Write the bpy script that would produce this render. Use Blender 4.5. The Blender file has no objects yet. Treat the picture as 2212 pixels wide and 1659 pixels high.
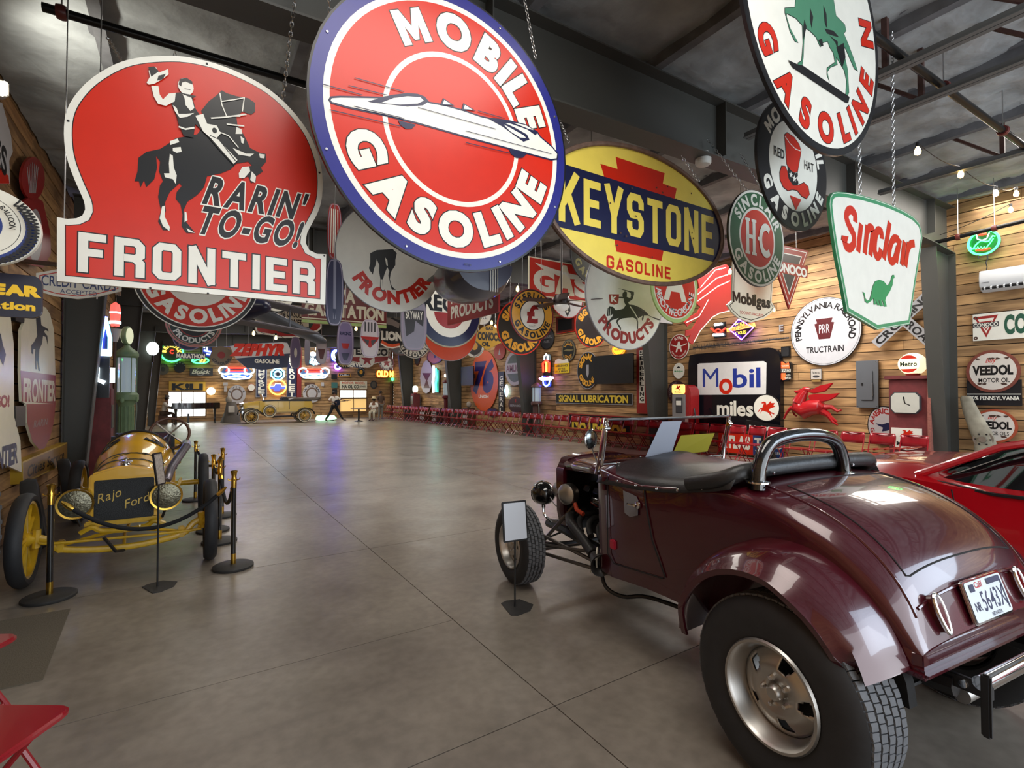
import bpy, math, random
from mathutils import Vector, Matrix, noise
random.seed(7)
SC=bpy.context.scene; C=SC.collection
PI=math.pi; rad=math.radians
sin,cos=math.sin,math.cos
# ---------------------------------------------------------------- camera, world, lights
F=1090; CAMZ=1.6; YAW=rad(32.78); PITCH=rad(1.08)
cam=bpy.data.objects.new('camera',bpy.data.cameras.new('camera')); C.objects.link(cam)
cam.data.sensor_width=36; cam.data.lens=36*F/2212; cam.data.clip_start=.05; cam.data.clip_end=200
cam.location=(0,0,CAMZ); cam.rotation_euler=(PI/2+PITCH,0,-YAW); SC.camera=cam
w=bpy.data.worlds.new('daylight'); SC.world=w; w.use_nodes=True
w.node_tree.nodes['Background'].inputs[0].default_value=(.86,.93,1,1)
w.node_tree.nodes['Background'].inputs[1].default_value=1.6
SC.view_settings.view_transform='Standard'; SC.view_settings.look='None'; SC.view_settings.gamma=1
SC.view_settings.use_curve_mapping=False
SC.view_settings.exposure=0.0
def area(loc,rot,sx,sy,e,col=(1,1,1)):
    l=bpy.data.lights.new('lamp','AREA'); l.shape='RECTANGLE'; l.size=sx; l.size_y=sy; l.energy=e; l.color=col
    o=bpy.data.objects.new('lamp',l); C.objects.link(o); o.location=loc; o.rotation_euler=rot; return o
# daylight through the open bay doors behind and to the right of the viewer
area((3.5,-5.6,2.3),(rad(90),0,0),9,3.6,225,(.90,.95,1))
# added uplight low at the open front, only to brighten the ceiling
area((4.5,-4.6,.25),(rad(155),0,0),10,2.0,170,(.92,.96,1))
area((8.2,-4.2,3.2),(rad(52),0,rad(-8)),7,2.6,300,(.66,.82,1))
# added lamps with no fixtures, brightening the deep hall and the right wall
for y,x,e in ((1.2,1.2,90),(5.6,9.7,230),(2.3,10.5,120),(6.8,2.6,90),(6.8,9.4,190),(13.6,1.6,70),(13.6,9.2,135),(20.4,1.8,110),(20.4,9.0,130),(27.2,2.4,150),(27.2,8.4,150),(31.8,5,210)):
    area((x,y,4.66+.03*x),(0,0,0),3.0,1.6,e,(1,.94,.86))
f_=(sin(YAW)*cos(PITCH),cos(YAW)*cos(PITCH),sin(PITCH)); r_=(cos(YAW),-sin(YAW),0)
u_=(r_[1]*f_[2]-r_[2]*f_[1],r_[2]*f_[0]-r_[0]*f_[2],r_[0]*f_[1]-r_[1]*f_[0])
def ray(x,y):
    a=(x-1106)/F; b=(829.5-y)/F
    return [f_[i]+a*r_[i]+b*u_[i] for i in range(3)]
def on(ax,val,x,y):
    """the point of the plane axis=val that stands at this place of the photograph"""
    d=ray(x,y); o=(0,0,CAMZ); t=(val-o[ax])/d[ax]
    return Vector([o[i]+t*d[i] for i in range(3)])
# ---------------------------------------------------------------- materials
MATS={}
def lin(h):
    if isinstance(h,tuple): c=[v/255 for v in h]
    else: c=[int(h[i:i+2],16)/255 for i in (0,2,4)]
    return tuple((v/12.92 if v<=.04045 else ((v+.055)/1.055)**2.4) for v in c)+(1,)
def mat(name,col,rough=.5,metal=0,coat=0,emit=0,var=0,scale=30,bump=0,alpha=1,trans=0,ior=1.5,ecol=None):
    if name in MATS: return MATS[name]
    m=bpy.data.materials.new(name); m.use_nodes=True; nt=m.node_tree; b=nt.nodes['Principled BSDF']
    c=lin(col); b.inputs['Base Color'].default_value=c; b.inputs['Roughness'].default_value=rough
    b.inputs['Metallic'].default_value=metal; b.inputs['Coat Weight'].default_value=coat; b.inputs['Coat Roughness'].default_value=.04
    b.inputs['IOR'].default_value=ior; b.inputs['Transmission Weight'].default_value=trans; b.inputs['Alpha'].default_value=alpha
    if emit:
        b.inputs['Emission Color'].default_value=lin(ecol) if ecol else c; b.inputs['Emission Strength'].default_value=emit
    if var or bump:
        tc=nt.nodes.new('ShaderNodeTexCoord'); n=nt.nodes.new('ShaderNodeTexNoise'); n.inputs['Scale'].default_value=scale; n.inputs['Detail'].default_value=5
        nt.links.new(tc.outputs['Object'],n.inputs['Vector'])
        if var:
            mx=nt.nodes.new('ShaderNodeMix'); mx.data_type='RGBA'; mx.blend_type='MULTIPLY'; mx.inputs[0].default_value=1
            rp=nt.nodes.new('ShaderNodeMapRange'); rp.inputs[1].default_value=.3; rp.inputs[2].default_value=.7; rp.inputs[3].default_value=1-var; rp.inputs[4].default_value=1+var*.4
            nt.links.new(n.outputs['Fac'],rp.inputs[0]); cr=nt.nodes.new('ShaderNodeCombineColor')
            for i in range(3): nt.links.new(rp.outputs[0],cr.inputs[i])
            mx.inputs[6].default_value=c; nt.links.new(cr.outputs[0],mx.inputs[7]); nt.links.new(mx.outputs[2],b.inputs['Base Color'])
        if bump:
            bp=nt.nodes.new('ShaderNodeBump'); bp.inputs['Strength'].default_value=bump; bp.inputs['Distance'].default_value=.01
            nt.links.new(n.outputs['Fac'],bp.inputs['Height']); nt.links.new(bp.outputs[0],b.inputs['Normal'])
    MATS[name]=m; return m
def enamel(name,col,rough=.3): return mat('enamel_'+name,col,rough,0,0,0,.05,8)
WHT=enamel('white',(226,224,212)); CRM=enamel('cream',(228,222,196)); RED=enamel('red',(196,36,12)); DRD=enamel('dark_red',(150,36,34))
BLK=enamel('black',(22,22,24)); NVY=enamel('navy',(28,32,66)); BLU=enamel('blue',(38,40,120)); YEL=enamel('yellow',(236,212,92)); GRN=enamel('green',(38,92,58))
AMB=enamel('amber',(222,160,44)); GRY=enamel('grey',(150,150,155)); ORG=enamel('orange',(214,84,42)); LGN=enamel('pale_green',(170,196,120)); MGR=enamel('mid_green',(36,140,84))
BRN=enamel('brown',(84,34,30)); DGR=enamel('dark_grey',(60,60,64)); PUR=enamel('purple_grey',(112,104,136))
BLACKM=mat('black_metal',(26,26,28),.4); STEEL=mat('dark_steel',(58,57,56),.45,.1,var=.1,scale=2); CHROME=mat('chrome',(225,225,225),.06,1)
ALU=mat('brushed_aluminium',(196,193,188),.36,1,var=.08,scale=14); BRASS=mat('brass',(200,160,70),.22,1); RUB=mat('rubber',(40,40,42),.62,var=.15,scale=20,bump=.1)
TREAD=mat('tread_rubber',(96,97,100),.75,var=.15,scale=40); RIMP=mat('rusty_rim',(122,98,86),.6,.3,var=.35,scale=20,bump=.3); ZINC=mat('zinc_chain',(190,190,190),.3,1)
REDM=mat('red_chair_paint',(140,14,28),.28,0,.4); WOODM=mat('dark_wood',(78,48,30),.5,var=.2)
GLASS=mat('clear_glass',(225,238,232),.03,trans=1,ior=1.1)
# ---------------------------------------------------------------- mesh building
def link(name,me,m,parent=None,loc=None):
    o=bpy.data.objects.new(name,me); C.objects.link(o)
    if m is not None: me.materials.append(m)
    if parent is not None: o.parent=parent
    if loc is not None: o.location=loc
    return o
class MB:
    def __init__(s): s.v=[]; s.f=[]; s.M=None
    def add(s,v,f):
        n=len(s.v)
        s.v+= [tuple(s.M@Vector(p)) for p in v] if s.M else [tuple(p) for p in v]
        s.f+=[[i+n for i in q] for q in f]; return s
    def box(s,c,d,rz=0,rx=0,ry=0):
        x,y,z=[k/2 for k in d]; R=Matrix.Rotation(rz,3,'Z')@Matrix.Rotation(ry,3,'Y')@Matrix.Rotation(rx,3,'X'); c=Vector(c)
        v=[c+R@Vector((a*x,b*y,e*z)) for a in(-1,1) for b in(-1,1) for e in(-1,1)]
        return s.add(v,[(0,1,3,2),(4,6,7,5),(0,4,5,1),(2,3,7,6),(0,2,6,4),(1,5,7,3)])
    def frame(s,d):
        d=Vector(d).normalized(); a=Vector((0,0,1)) if abs(d.z)<.9 else Vector((1,0,0)); u=d.cross(a).normalized(); return u,d.cross(u)
    def tube(s,path,r,n=8,closed=False,cap=True,flat=1):
        P=[Vector(p) for p in path]; k=len(P); rs=r if isinstance(r,(list,tuple)) else [r]*k; v=[];f=[]; u=None
        for i,p in enumerate(P):
            d=(P[(i+1)%k]-P[i-1]) if (closed or 0<i<k-1) else (P[1]-P[0] if i==0 else P[-1]-P[-2])
            d=d.normalized() if d.length>1e-9 else Vector((0,0,1))
            if u is None: u,_=s.frame(d)
            u=(u-d*u.dot(d)); u=u.normalized() if u.length>1e-6 else s.frame(d)[0]; q=d.cross(u)
            v+=[p+(u*cos(2*PI*j/n)+q*sin(2*PI*j/n)*flat)*rs[i] for j in range(n)]
        for i in range(k if closed else k-1):
            a=i*n; b=((i+1)%k)*n
            f+=[(a+j,a+(j+1)%n,b+(j+1)%n,b+j) for j in range(n)]
        if cap and not closed: f+=[list(range(n))[::-1],list(range((k-1)*n,k*n))]
        return s.add(v,f)
    def cyl(s,a,b,r,r2=None,n=16,cap=True): return s.tube([a,b],[r,r if r2 is None else r2],n,cap=cap)
    def lathe(s,prof,o=(0,0,0),ax=(0,0,1),n=24,cap=True):
        """profile of (radius, height) turned about the axis"""
        o=Vector(o); d=Vector(ax).normalized(); u,q=s.frame(d); v=[];f=[]; k=len(prof)
        for r,h in prof: v+=[o+d*h+(u*cos(2*PI*j/n)+q*sin(2*PI*j/n))*r for j in range(n)]
        for i in range(k-1): f+=[(i*n+j,i*n+(j+1)%n,(i+1)*n+(j+1)%n,(i+1)*n+j) for j in range(n)]
        if cap:
            if prof[0][0]>1e-6: f.append(list(range(n))[::-1])
            if prof[-1][0]>1e-6: f.append(list(range((k-1)*n,k*n)))
        return s.add(v,f)
    def ball(s,c,r,n=12,sc=(1,1,1)):
        c=Vector(c); v=[];f=[]; m=n//2
        for i in range(m+1):
            t=PI*i/m
            for j in range(n): v.append(c+Vector((sin(t)*cos(2*PI*j/n)*sc[0],sin(t)*sin(2*PI*j/n)*sc[1],cos(t)*sc[2]))*r)
        for i in range(m): f+=[(i*n+j,i*n+(j+1)%n,(i+1)*n+(j+1)%n,(i+1)*n+j) for j in range(n)]
        return s.add(v,f)
    def loft(s,secs,closed=False,caps=False):
        k=len(secs[0]); v=[p for q in secs for p in q]; f=[]
        for i in range(len(secs)-1):
            for j in range(k if closed else k-1): f.append((i*k+j,i*k+(j+1)%k,(i+1)*k+(j+1)%k,(i+1)*k+j))
        if caps: f+=[list(range(k))[::-1],list(range((len(secs)-1)*k,len(secs)*k))]
        return s.add(v,f)
    def prism(s,pts,y0,y1,ax=1):
        """2D outline (x,z) pushed from y0 to y1"""
        n=len(pts)
        g=(lambda p,y:(p[0],y,p[1])) if ax==1 else ((lambda p,y:(y,p[0],p[1])) if ax==0 else (lambda p,y:(p[0],p[1],y)))
        return s.add([g(p,y0) for p in pts]+[g(p,y1) for p in pts],[list(range(n)),list(range(n,2*n))[::-1]]+[(i,i+n,(i+1)%n+n,(i+1)%n) for i in range(n)])
    def build(s,name,m,parent=None,smooth=40,loc=None,bevel=0,kind=None):
        me=bpy.data.meshes.new(name); me.from_pydata(s.v,[],s.f); me.validate()
        import bmesh as B
        b=B.new(); b.from_mesh(me); B.ops.remove_doubles(b,verts=b.verts,dist=1e-6)
        try: B.ops.recalc_face_normals(b,faces=b.faces)
        except Exception: pass
        if bevel:
            B.ops.bevel(b,geom=[e for e in b.edges if len(e.link_faces)==2 and e.calc_face_angle(0)>.6],offset=bevel,segments=2,affect='EDGES',clamp_overlap=True)
        b.to_mesh(me); b.free()
        if smooth:
            me.shade_smooth(); me.set_sharp_from_angle(angle=rad(smooth))
        o=link(name,me,m,parent,loc)
        if kind: o['kind']=kind
        return o
def tag(o,label,cat,group=None,kind=None):
    o['label']=label; o['category']=cat
    if group: o['group']=group
    if kind: o['kind']=kind
    return o
def thing(name,label,cat,loc=(0,0,0),rz=0,group=None):
    o=bpy.data.objects.new(name,None); C.objects.link(o); o.location=loc; o.rotation_euler=(0,0,rz); o.empty_display_size=.1
    return tag(o,label,cat,group)
def dup(root,loc,rz=None,label=None,group=None,scale=None):
    def cp(o,par):
        c=o.copy(); C.objects.link(c)
        if par is not None: c.parent=par; 
        for k in kids.get(o,[]): cp(k,c)
        return c
    kids={}
    st=[root]
    while st:
        o=st.pop()
        for k in o.children: kids.setdefault(o,[]).append(k); st.append(k)
    r=cp(root,None); r.location=loc
    if rz is not None: r.rotation_euler=(0,0,rz)
    if label: r['label']=label
    if group: r['group']=group
    if scale: r.scale=scale
    return r
# ---------------------------------------------------------------- flat print: pictures and lettering on signs
GL={}
def glyph(ch,off=0):
    k=(ch,round(off,3))
    if k in GL: return GL[k]
    if ch=='M' and off>=.035:
        _,_,a0,a1=glyph('M',0); H=caph(); W=a1-a0; a0-=.03; W+=.06
        P=inset([(a0+x*W,y*H) for x,y in ((0,0),(.24,0),(.24,.56),(.43,.12),(.57,.12),(.76,.56),(.76,0),(1,0),(1,1),(.74,1),(.5,.46),(.26,1),(0,1))],-(off-.05)*.9)
        GL[k]=(P,[list(range(len(P)))],min(p[0] for p in P),max(p[0] for p in P)); return GL[k]
    cu=bpy.data.curves.new('g','FONT'); cu.body=ch; cu.offset=off; cu.resolution_u=4; cu.size=1
    ob=bpy.data.objects.new('g',cu); me=bpy.data.meshes.new_from_object(ob)
    v=[(p.co.x,p.co.y) for p in me.vertices]; f=[list(p.vertices) for p in me.polygons]
    bpy.data.objects.remove(ob); bpy.data.curves.remove(cu); bpy.data.meshes.remove(me)
    if not v: v=[(0,0)]
    x0=min(p[0] for p in v); x1=max(p[0] for p in v)
    GL[k]=(v,f,x0,x1); return GL[k]
CAPH=None
def caph():
    global CAPH
    if CAPH is None:
        v=glyph('H',0)[0]; CAPH=max(p[1] for p in v)
    return CAPH
class Pic:
    def __init__(s): s.p={}; s.k=0; s.fn=None
    def add(s,name,m,v,f,layer=None):
        if layer is None: s.k+=1
        L=s.k if layer is None else layer
        if s.fn: v=[s.fn(p) for p in v]
        a=s.p.setdefault((name,m.name),([],[])); n=len(a[0])
        a[0].extend([(p[0],p[1],L) for p in v]); a[1].extend([[i+n for i in q] for q in f]); return s
    def poly(s,name,m,pts): return s.add(name,m,pts,[list(range(len(pts)))])
    def ell(s,name,m,cx,cy,rx,ry=None,n=56,rot=0):
        ry=rx if ry is None else ry
        return s.poly(name,m,[(cx+rx*cos(t)*cos(rot)-ry*sin(t)*sin(rot),cy+rx*cos(t)*sin(rot)+ry*sin(t)*cos(rot)) for t in [2*PI*i/n for i in range(n)]])
    def ring(s,name,m,cx,cy,r0,r1,n=56,k=1,a0=0,a1=2*PI):
        v=[];f=[]
        for i in range(n+1):
            t=a0+(a1-a0)*i/n; v+=[(cx+r0*cos(t),cy+r0*k*sin(t)),(cx+r1*cos(t),cy+r1*k*sin(t))]
        for i in range(n): f.append((2*i,2*i+1,2*i+3,2*i+2))
        return s.add(name,m,v,f)
    def line(s,name,m,pts,w,closed=False):
        P=[Vector(p) for p in pts]; n=len(P); ws=w if isinstance(w,(list,tuple)) else [w]*n; v=[];f=[]
        for i in range(n):
            d=((P[(i+1)%n]-P[i]).normalized()+(P[i]-P[i-1]).normalized()) if (closed or 0<i<n-1) else (P[1]-P[0] if i==0 else P[-1]-P[-2])
            d=d.normalized() if d.length>1e-9 else Vector((1,0)); q=Vector((-d.y,d.x))*ws[i]/2
            if closed or 0<i<n-1:
                e=(P[i]-P[i-1]).normalized(); c=max(.5,abs(e.dot(d))); q=q/c
            v+=[tuple(P[i]+q),tuple(P[i]-q)]
        for i in range(n if closed else n-1):
            j=(i+1)%n; f.append((2*i,2*i+1,2*j+1,2*j))
        return s.add(name,m,v,f)
    def rect(s,name,m,cx,cy,w,h): return s.poly(name,m,[(cx-w/2,cy-h/2),(cx+w/2,cy-h/2),(cx+w/2,cy+h/2),(cx-w/2,cy+h/2)])
    def text(s,name,m,t,cx,cy,h,w=None,off=.03,xs=1,rot=0,slant=0,gap=.1,align=0,grow=0):
        """block lettering, cap height h, fitted to width w"""
        k=h/caph(); x=0; V=[];Fc=[]
        for ch in t:
            if ch==' ': x+=.28; continue
            v,f,x0,x1=glyph(ch,off); _,_,a0,a1=glyph(ch,0)
            n=len(V); V+=[(p[0]-a0+x,p[1]) for p in glyph(ch,off+grow)[0]] ; Fc+=[[i+n for i in q] for q in glyph(ch,off+grow)[1]]; x+=a1-a0+gap
        W=x-gap
        kx=k*xs if w is None else w/W
        ca,sa=cos(rot),sin(rot); o=[]
        for p in V:
            px=(p[0]-W/2*(1-align))*kx; py=(p[1]-caph()/2)*k; px+=py*slant; o.append((cx+px*ca-py*sa,cy+px*sa+py*ca))
        s.add(name,m,o,Fc)
        if off+grow>.03 and not grow and off>.02:
            s.k+=1; x=0; V=[];F2=[]
            for ch in t:
                if ch==' ': x+=.28; continue
                v,f,_,_=glyph(ch,off if ch=='M' else off*.45); _,_,a0,a1=glyph(ch,0); n=len(V); V+=[(p[0]-a0+x,p[1]) for p in v]; F2+=[[i+n for i in q] for q in f]; x+=a1-a0+gap
            o=[]
            for p in V:
                px=(p[0]-W/2*(1-align))*kx; py=(p[1]-caph()/2)*k; px+=py*slant; o.append((cx+px*ca-py*sa,cy+px*sa+py*ca))
            s.add(name,m,o,F2,s.k-.6)
        return s
    def arc(s,name,m,t,cx,cy,r,h,mid=90,span=None,bottom=False,off=.03,xs=1,gap=.12,grow=0,ky=1):
        """lettering round a circle of radius r (the foot of the letters); mid is the angle of its middle"""
        k=h/caph(); ws=[]; x=0
        for ch in t:
            if ch==' ': ws.append((x,None,0,0)); x+=.3*xs; continue
            _,_,a0,a1=glyph(ch,0); ws.append((x+(a1-a0)*xs/2,ch,a0,a1)); x+=((a1-a0)*xs+gap)
        W=x-gap; rr=r+h/2
        ang=(W*k/rr) if span is None else rad(span)
        s.k+=1; L=s.k
        for c,ch,a0,a1 in ws:
            if ch is None: continue
            q=(c/W-.5)*ang; th=rad(mid)+(q if bottom else -q); ro=th+(PI/2 if bottom else -PI/2)
            for oo,LL in ((off+grow,L),)+(((off*.45,L+.4),) if off>.04 and not grow else ()):
             if ch=='M' and LL>L: continue
             v,f,_,_=glyph(ch,oo); o=[]
             for p in v:
                px=(p[0]-(a0+a1)/2)*k*xs; py=(p[1]-caph()/2)*k
                o.append((cx+rr*cos(th)+px*cos(ro)-py*sin(ro),cy+(rr*sin(th)+px*sin(ro)+py*cos(ro))*ky))
             s.add(name,m,o,f,LL)
        return s
    def build(s,root,sx=1,sz=None,y=-.003,step=.00035):
        sz=sx if sz is None else sz; cnt={}
        for (name,mn),(v,f) in s.p.items():
            me=bpy.data.meshes.new(name); me.from_pydata([(p[0]*sx,y-step*p[2],p[1]*sz) for p in v],[],f)
            link(name,me,bpy.data.materials[mn],root)
        return root
def ell_pts(cx,cy,rx,ry=None,n=48):
    ry=rx if ry is None else ry; return [(cx+rx*cos(2*PI*i/n),cy+ry*sin(2*PI*i/n)) for i in range(n)]
def rrect(cx,cy,w,h,r,n=5):
    o=[]
    for k,(a,b) in enumerate(((1,1),(-1,1),(-1,-1),(1,-1))):
        for i in range(n+1):
            t=PI/2*(k+i/n); o.append((cx+a*(w/2-r)+r*cos(t),cy+b*(h/2-r)+r*sin(t)))
    return o
def panel(root,pts,m,t=.02,sx=1,sz=None,name='panel'):
    sz=sx if sz is None else sz
    return MB().prism([(p[0]*sx,p[1]*sz) for p in pts],-.0025,t).build(name,m,root,smooth=30)
def chain(root,a,b,name='chain',fine=True):
    """steel chain of oval links from a to b"""
    a=Vector(a); b=Vector(b); d=b-a; L=d.length; mb=MB(); d.normalize()
    if not fine: return MB().cyl(a,b,.004,n=5).build(name,ZINC,root)
    n=max(2,int(L/.034)); u,q=mb.frame(d)
    for i in range(n):
        c=a+d*(L*(i+.5)/n); s=u if i%2 else q; h=L/n*.66
        mb.tube([c+d*h*cos(t)+s*.011*sin(t) for t in [2*PI*k/8 for k in range(8)]],.0032,4,closed=True)
    return mb.build(name,ZINC,root)
ROT={'Y':0,'R':-PI/2,'L':PI/2}
def sign(name,label,cat,plane,val,cx,cy,x0=None,x1=None,group=None,rz=None,up=None):
    """an upright sign: its plane (Y: across the hall, R / L: on the side walls), its centre as read from the photograph; returns root and half width"""
    ax=1 if plane=='Y' else 0
    c=on(ax,val,cx,cy); o=thing(name,label,cat,c,ROT[plane] if rz is None else rz,group)
    if x0 is None: return o,1
    a=on(ax,val,x0,cy); b=on(ax,val,x1,cy)
    return o,(b-a).xy.length/2
def local(root,plane,val):
    """photo place -> the sign's own (x,z) in metres"""
    ax=1 if plane=='Y' else 0; c=root.location.copy()
    def g(p):
        q=on(ax,val,p[0],p[1])-c
        return ((q.x if plane=='Y' else (-q.y if plane=='R' else q.y)),q.z)
    return g
def zm(x0,y0,s): return lambda p:(x0+p[0]*s,y0+p[1]*s)
def smoothpts(pts,n=3,closed=True):
    """Catmull-Rom through the points"""
    P=[Vector(p) for p in pts]; k=len(P); o=[]
    for i in range(k if closed else k-1):
        p0,p1,p2,p3=(P[i-1],P[i],P[(i+1)%k],P[(i+2)%k]) if closed else (P[max(i-1,0)],P[i],P[i+1],P[min(i+2,k-1)])
        for j in range(n):
            t=j/n; o.append(tuple(.5*((2*p1)+(p2-p0)*t+(2*p0-5*p1+4*p2-p3)*t*t+(3*p1-p0-3*p2+p3)*t**3)))
    if not closed: o.append(tuple(P[-1]))
    return o
# ---------------------------------------------------------------- the hall
XL,XR,YF,Y0=-1.6,12.0,34.0,-5.8
BAY=[3.5,10.2,16.9,23.6,30.3]
def ceil_z(x): return 4.72+.03*x
def wood_mat(name,axis):
    m=bpy.data.materials.new(name); m.use_nodes=True; nt=m.node_tree; N=nt.nodes; Lk=nt.links; b=N['Principled BSDF']
    g=N.new('ShaderNodeNewGeometry'); oi=N.new('ShaderNodeObjectInfo'); mp=N.new('ShaderNodeMapping'); ad=N.new('ShaderNodeVectorMath'); ad.operation='MULTIPLY_ADD'
    cb=N.new('ShaderNodeCombineXYZ')
    for i in range(3): Lk.new(oi.outputs['Random'],cb.inputs[i])
    ad.inputs[1].default_value=(37,53,71); Lk.new(cb.outputs[0],ad.inputs[0]); Lk.new(g.outputs['Position'],ad.inputs[2])
    mp.inputs['Scale'].default_value=(.7,7,7) if axis=='x' else (7,.7,7); Lk.new(ad.outputs[0],mp.inputs['Vector'])
    n=N.new('ShaderNodeTexNoise'); n.inputs['Scale'].default_value=1.6; n.inputs['Detail'].default_value=6; n.inputs['Distortion'].default_value=1.2; Lk.new(mp.outputs[0],n.inputs['Vector'])
    n2=N.new('ShaderNodeTexNoise'); n2.inputs['Scale'].default_value=1.3; n2.inputs['Detail'].default_value=2; Lk.new(ad.outputs[0],n2.inputs['Vector'])
    r1=N.new('ShaderNodeValToRGB'); e=r1.color_ramp.elements; e[0].position=.25; e[0].color=lin((138,106,72)); e[1].position=.68; e[1].color=lin((204,166,116)); x=e.new(.5); x.color=lin((178,142,98)); Lk.new(n.outputs['Fac'],r1.inputs['Fac'])
    r2=N.new('ShaderNodeValToRGB'); e=r2.color_ramp.elements; e[0].position=0; e[0].color=(.72,.70,.70,1); e[1].position=1; e[1].color=(1.08,1.02,.95,1); Lk.new(oi.outputs['Random'],r2.inputs['Fac'])
    mx=N.new('ShaderNodeMix'); mx.data_type='RGBA'; mx.blend_type='MULTIPLY'; mx.inputs[0].default_value=1; Lk.new(r1.outputs[0],mx.inputs[6]); Lk.new(r2.outputs[0],mx.inputs[7])
    r3=N.new('ShaderNodeValToRGB'); e=r3.color_ramp.elements; e[0].position=.3; e[0].color=(.42,.38,.36,1); e[1].position=.52; e[1].color=(1,1,1,1); Lk.new(n2.outputs['Fac'],r3.inputs['Fac'])
    m2=N.new('ShaderNodeMix'); m2.data_type='RGBA'; m2.blend_type='MULTIPLY'; m2.inputs[0].default_value=.8; Lk.new(mx.outputs[2],m2.inputs[6]); Lk.new(r3.outputs[0],m2.inputs[7]); Lk.new(m2.outputs[2],b.inputs['Base Color'])
    b.inputs['Roughness'].default_value=.6
    bp=N.new('ShaderNodeBump'); bp.inputs['Strength'].default_value=.3; bp.inputs['Distance'].default_value=.004; Lk.new(n.outputs['Fac'],bp.inputs['Height']); Lk.new(bp.outputs[0],b.inputs['Normal'])
    return m
WX=wood_mat('rough_pine_across','x'); WY=wood_mat('rough_pine_along','y')
GAPM=mat('shadow_gap_boarding',(40,28,20),.9)
def unit_plank(axis,m):
    mb=MB(); mb.box((0,0,0),(1,1,1)); me=bpy.data.meshes.new('plank'); me.from_pydata(mb.v,[],mb.f); me.materials.append(m); return me
def planked_wall(name,axis,pos,a0,a1,z0,z1fn,inward,m,n_max=215):
    back=MB()
    t=.12
    if axis=='y': back.box((pos-inward*t/2-inward*.03,(a0+a1)/2,z1fn/2),(t,a1-a0,z1fn+.1))
    else: back.box(((a0+a1)/2,pos-inward*t/2-inward*.03,z1fn/2),(a1-a0,t,z1fn+.1))
    w=back.build(name,GAPM,smooth=0); w['kind']='structure'
    me=unit_plank(axis,m); h=.19; rows=int(z1fn/h); rr=random.Random(hash(name)%1000 if False else len(name)*13); cnt=0
    per=n_max/rows; ml=(a1-a0)/per
    for r in range(rows):
        a=a0
        off=rr.random()*ml
        first=True
        while a<a1-.05:
            L=(off if first else ml*(.75+.5*rr.random())); first=False
            L=max(.4,L); b=min(a1,a+L)
            if a1-b<.5: b=a1
            o=bpy.data.objects.new('plank',me); C.objects.link(o); o.parent=w
            th=.03+rr.random()*.012; g=.004
            zc=z0+(r+.5)*h
            if axis=='y': o.location=(pos-inward*.03+inward*th/2,(a+b)/2,zc); o.scale=(th,b-a-g,h-.012-rr.random()*.006)
            else: o.location=((a+b)/2,pos-inward*.03+inward*th/2,zc); o.scale=(b-a-g,th,h-.012-rr.random()*.006)
            a=b; cnt+=1
    return w
planked_wall('wall_right','y',XR+.02,Y0,YF,0,5.32,-1,WY)
planked_wall('wall_left','y',XL-.02,Y0,YF,0,4.95,1,WY,200)
planked_wall('wall_far','x',YF+.02,XL,XR,0,5.2,-1,WX,100)
# floor of sealed concrete slabs with sawn joints
def concrete():
    m=bpy.data.materials.new('sealed_concrete'); m.use_nodes=True; nt=m.node_tree; N=nt.nodes; Lk=nt.links; b=N['Principled BSDF']
    g=N.new('ShaderNodeNewGeometry')
    def nz(s,d,dist=0):
        n=N.new('ShaderNodeTexNoise'); n.inputs['Scale'].default_value=s; n.inputs['Detail'].default_value=d; n.inputs['Distortion'].default_value=dist; Lk.new(g.outputs['Position'],n.inputs['Vector']); return n
    a=nz(.9,6,.6); c=nz(14,6); d=nz(2.6,3,.2)
    r1=N.new('ShaderNodeValToRGB'); e=r1.color_ramp.elements; e[0].position=.3; e[0].color=lin((116,107,98)); e[1].position=.7; e[1].color=lin((152,143,131)); Lk.new(a.outputs['Fac'],r1.inputs['Fac'])
    r2=N.new('ShaderNodeValToRGB'); e=r2.color_ramp.elements; e[0].position=.35; e[0].color=(.86,.86,.86,1); e[1].position=.65; e[1].color=(1.06,1.06,1.06,1); Lk.new(c.outputs['Fac'],r2.inputs['Fac'])
    r3=N.new('ShaderNodeValToRGB'); e=r3.color_ramp.elements; e[0].position=.2; e[0].color=(.86,.87,.86,1); e[1].position=.75; e[1].color=(1,1,1,1); Lk.new(d.outputs['Fac'],r3.inputs['Fac'])
    mx=N.new('ShaderNodeMix'); mx.data_type='RGBA'; mx.blend_type='MULTIPLY'; mx.inputs[0].default_value=1; Lk.new(r1.outputs[0],mx.inputs[6]); Lk.new(r2.outputs[0],mx.inputs[7])
    m2=N.new('ShaderNodeMix'); m2.data_type='RGBA'; m2.blend_type='MULTIPLY'; m2.inputs[0].default_value=1; Lk.new(mx.outputs[2],m2.inputs[6]); Lk.new(r3.outputs[0],m2.inputs[7]); Lk.new(m2.outputs[2],b.inputs['Base Color'])
    rr=N.new('ShaderNodeMapRange'); rr.inputs[1].default_value=.3; rr.inputs[2].default_value=.7; rr.inputs[3].default_value=.28; rr.inputs[4].default_value=.38; Lk.new(d.outputs['Fac'],rr.inputs[0]); Lk.new(rr.outputs[0],b.inputs['Roughness'])
    bp=N.new('ShaderNodeBump'); bp.inputs['Strength'].default_value=.35; bp.inputs['Distance'].default_value=.004
    wv=nz(5,3,0); mm=N.new('ShaderNodeMath'); mm.operation='ADD'; Lk.new(wv.outputs['Fac'],mm.inputs[0]); mk=N.new('ShaderNodeMath'); mk.operation='MULTIPLY'; mk.inputs[1].default_value=.15; Lk.new(c.outputs['Fac'],mk.inputs[0]); Lk.new(mk.outputs[0],mm.inputs[1])
    Lk.new(mm.outputs[0],bp.inputs['Height']); Lk.new(bp.outputs[0],b.inputs['Normal'])
    return m
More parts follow.
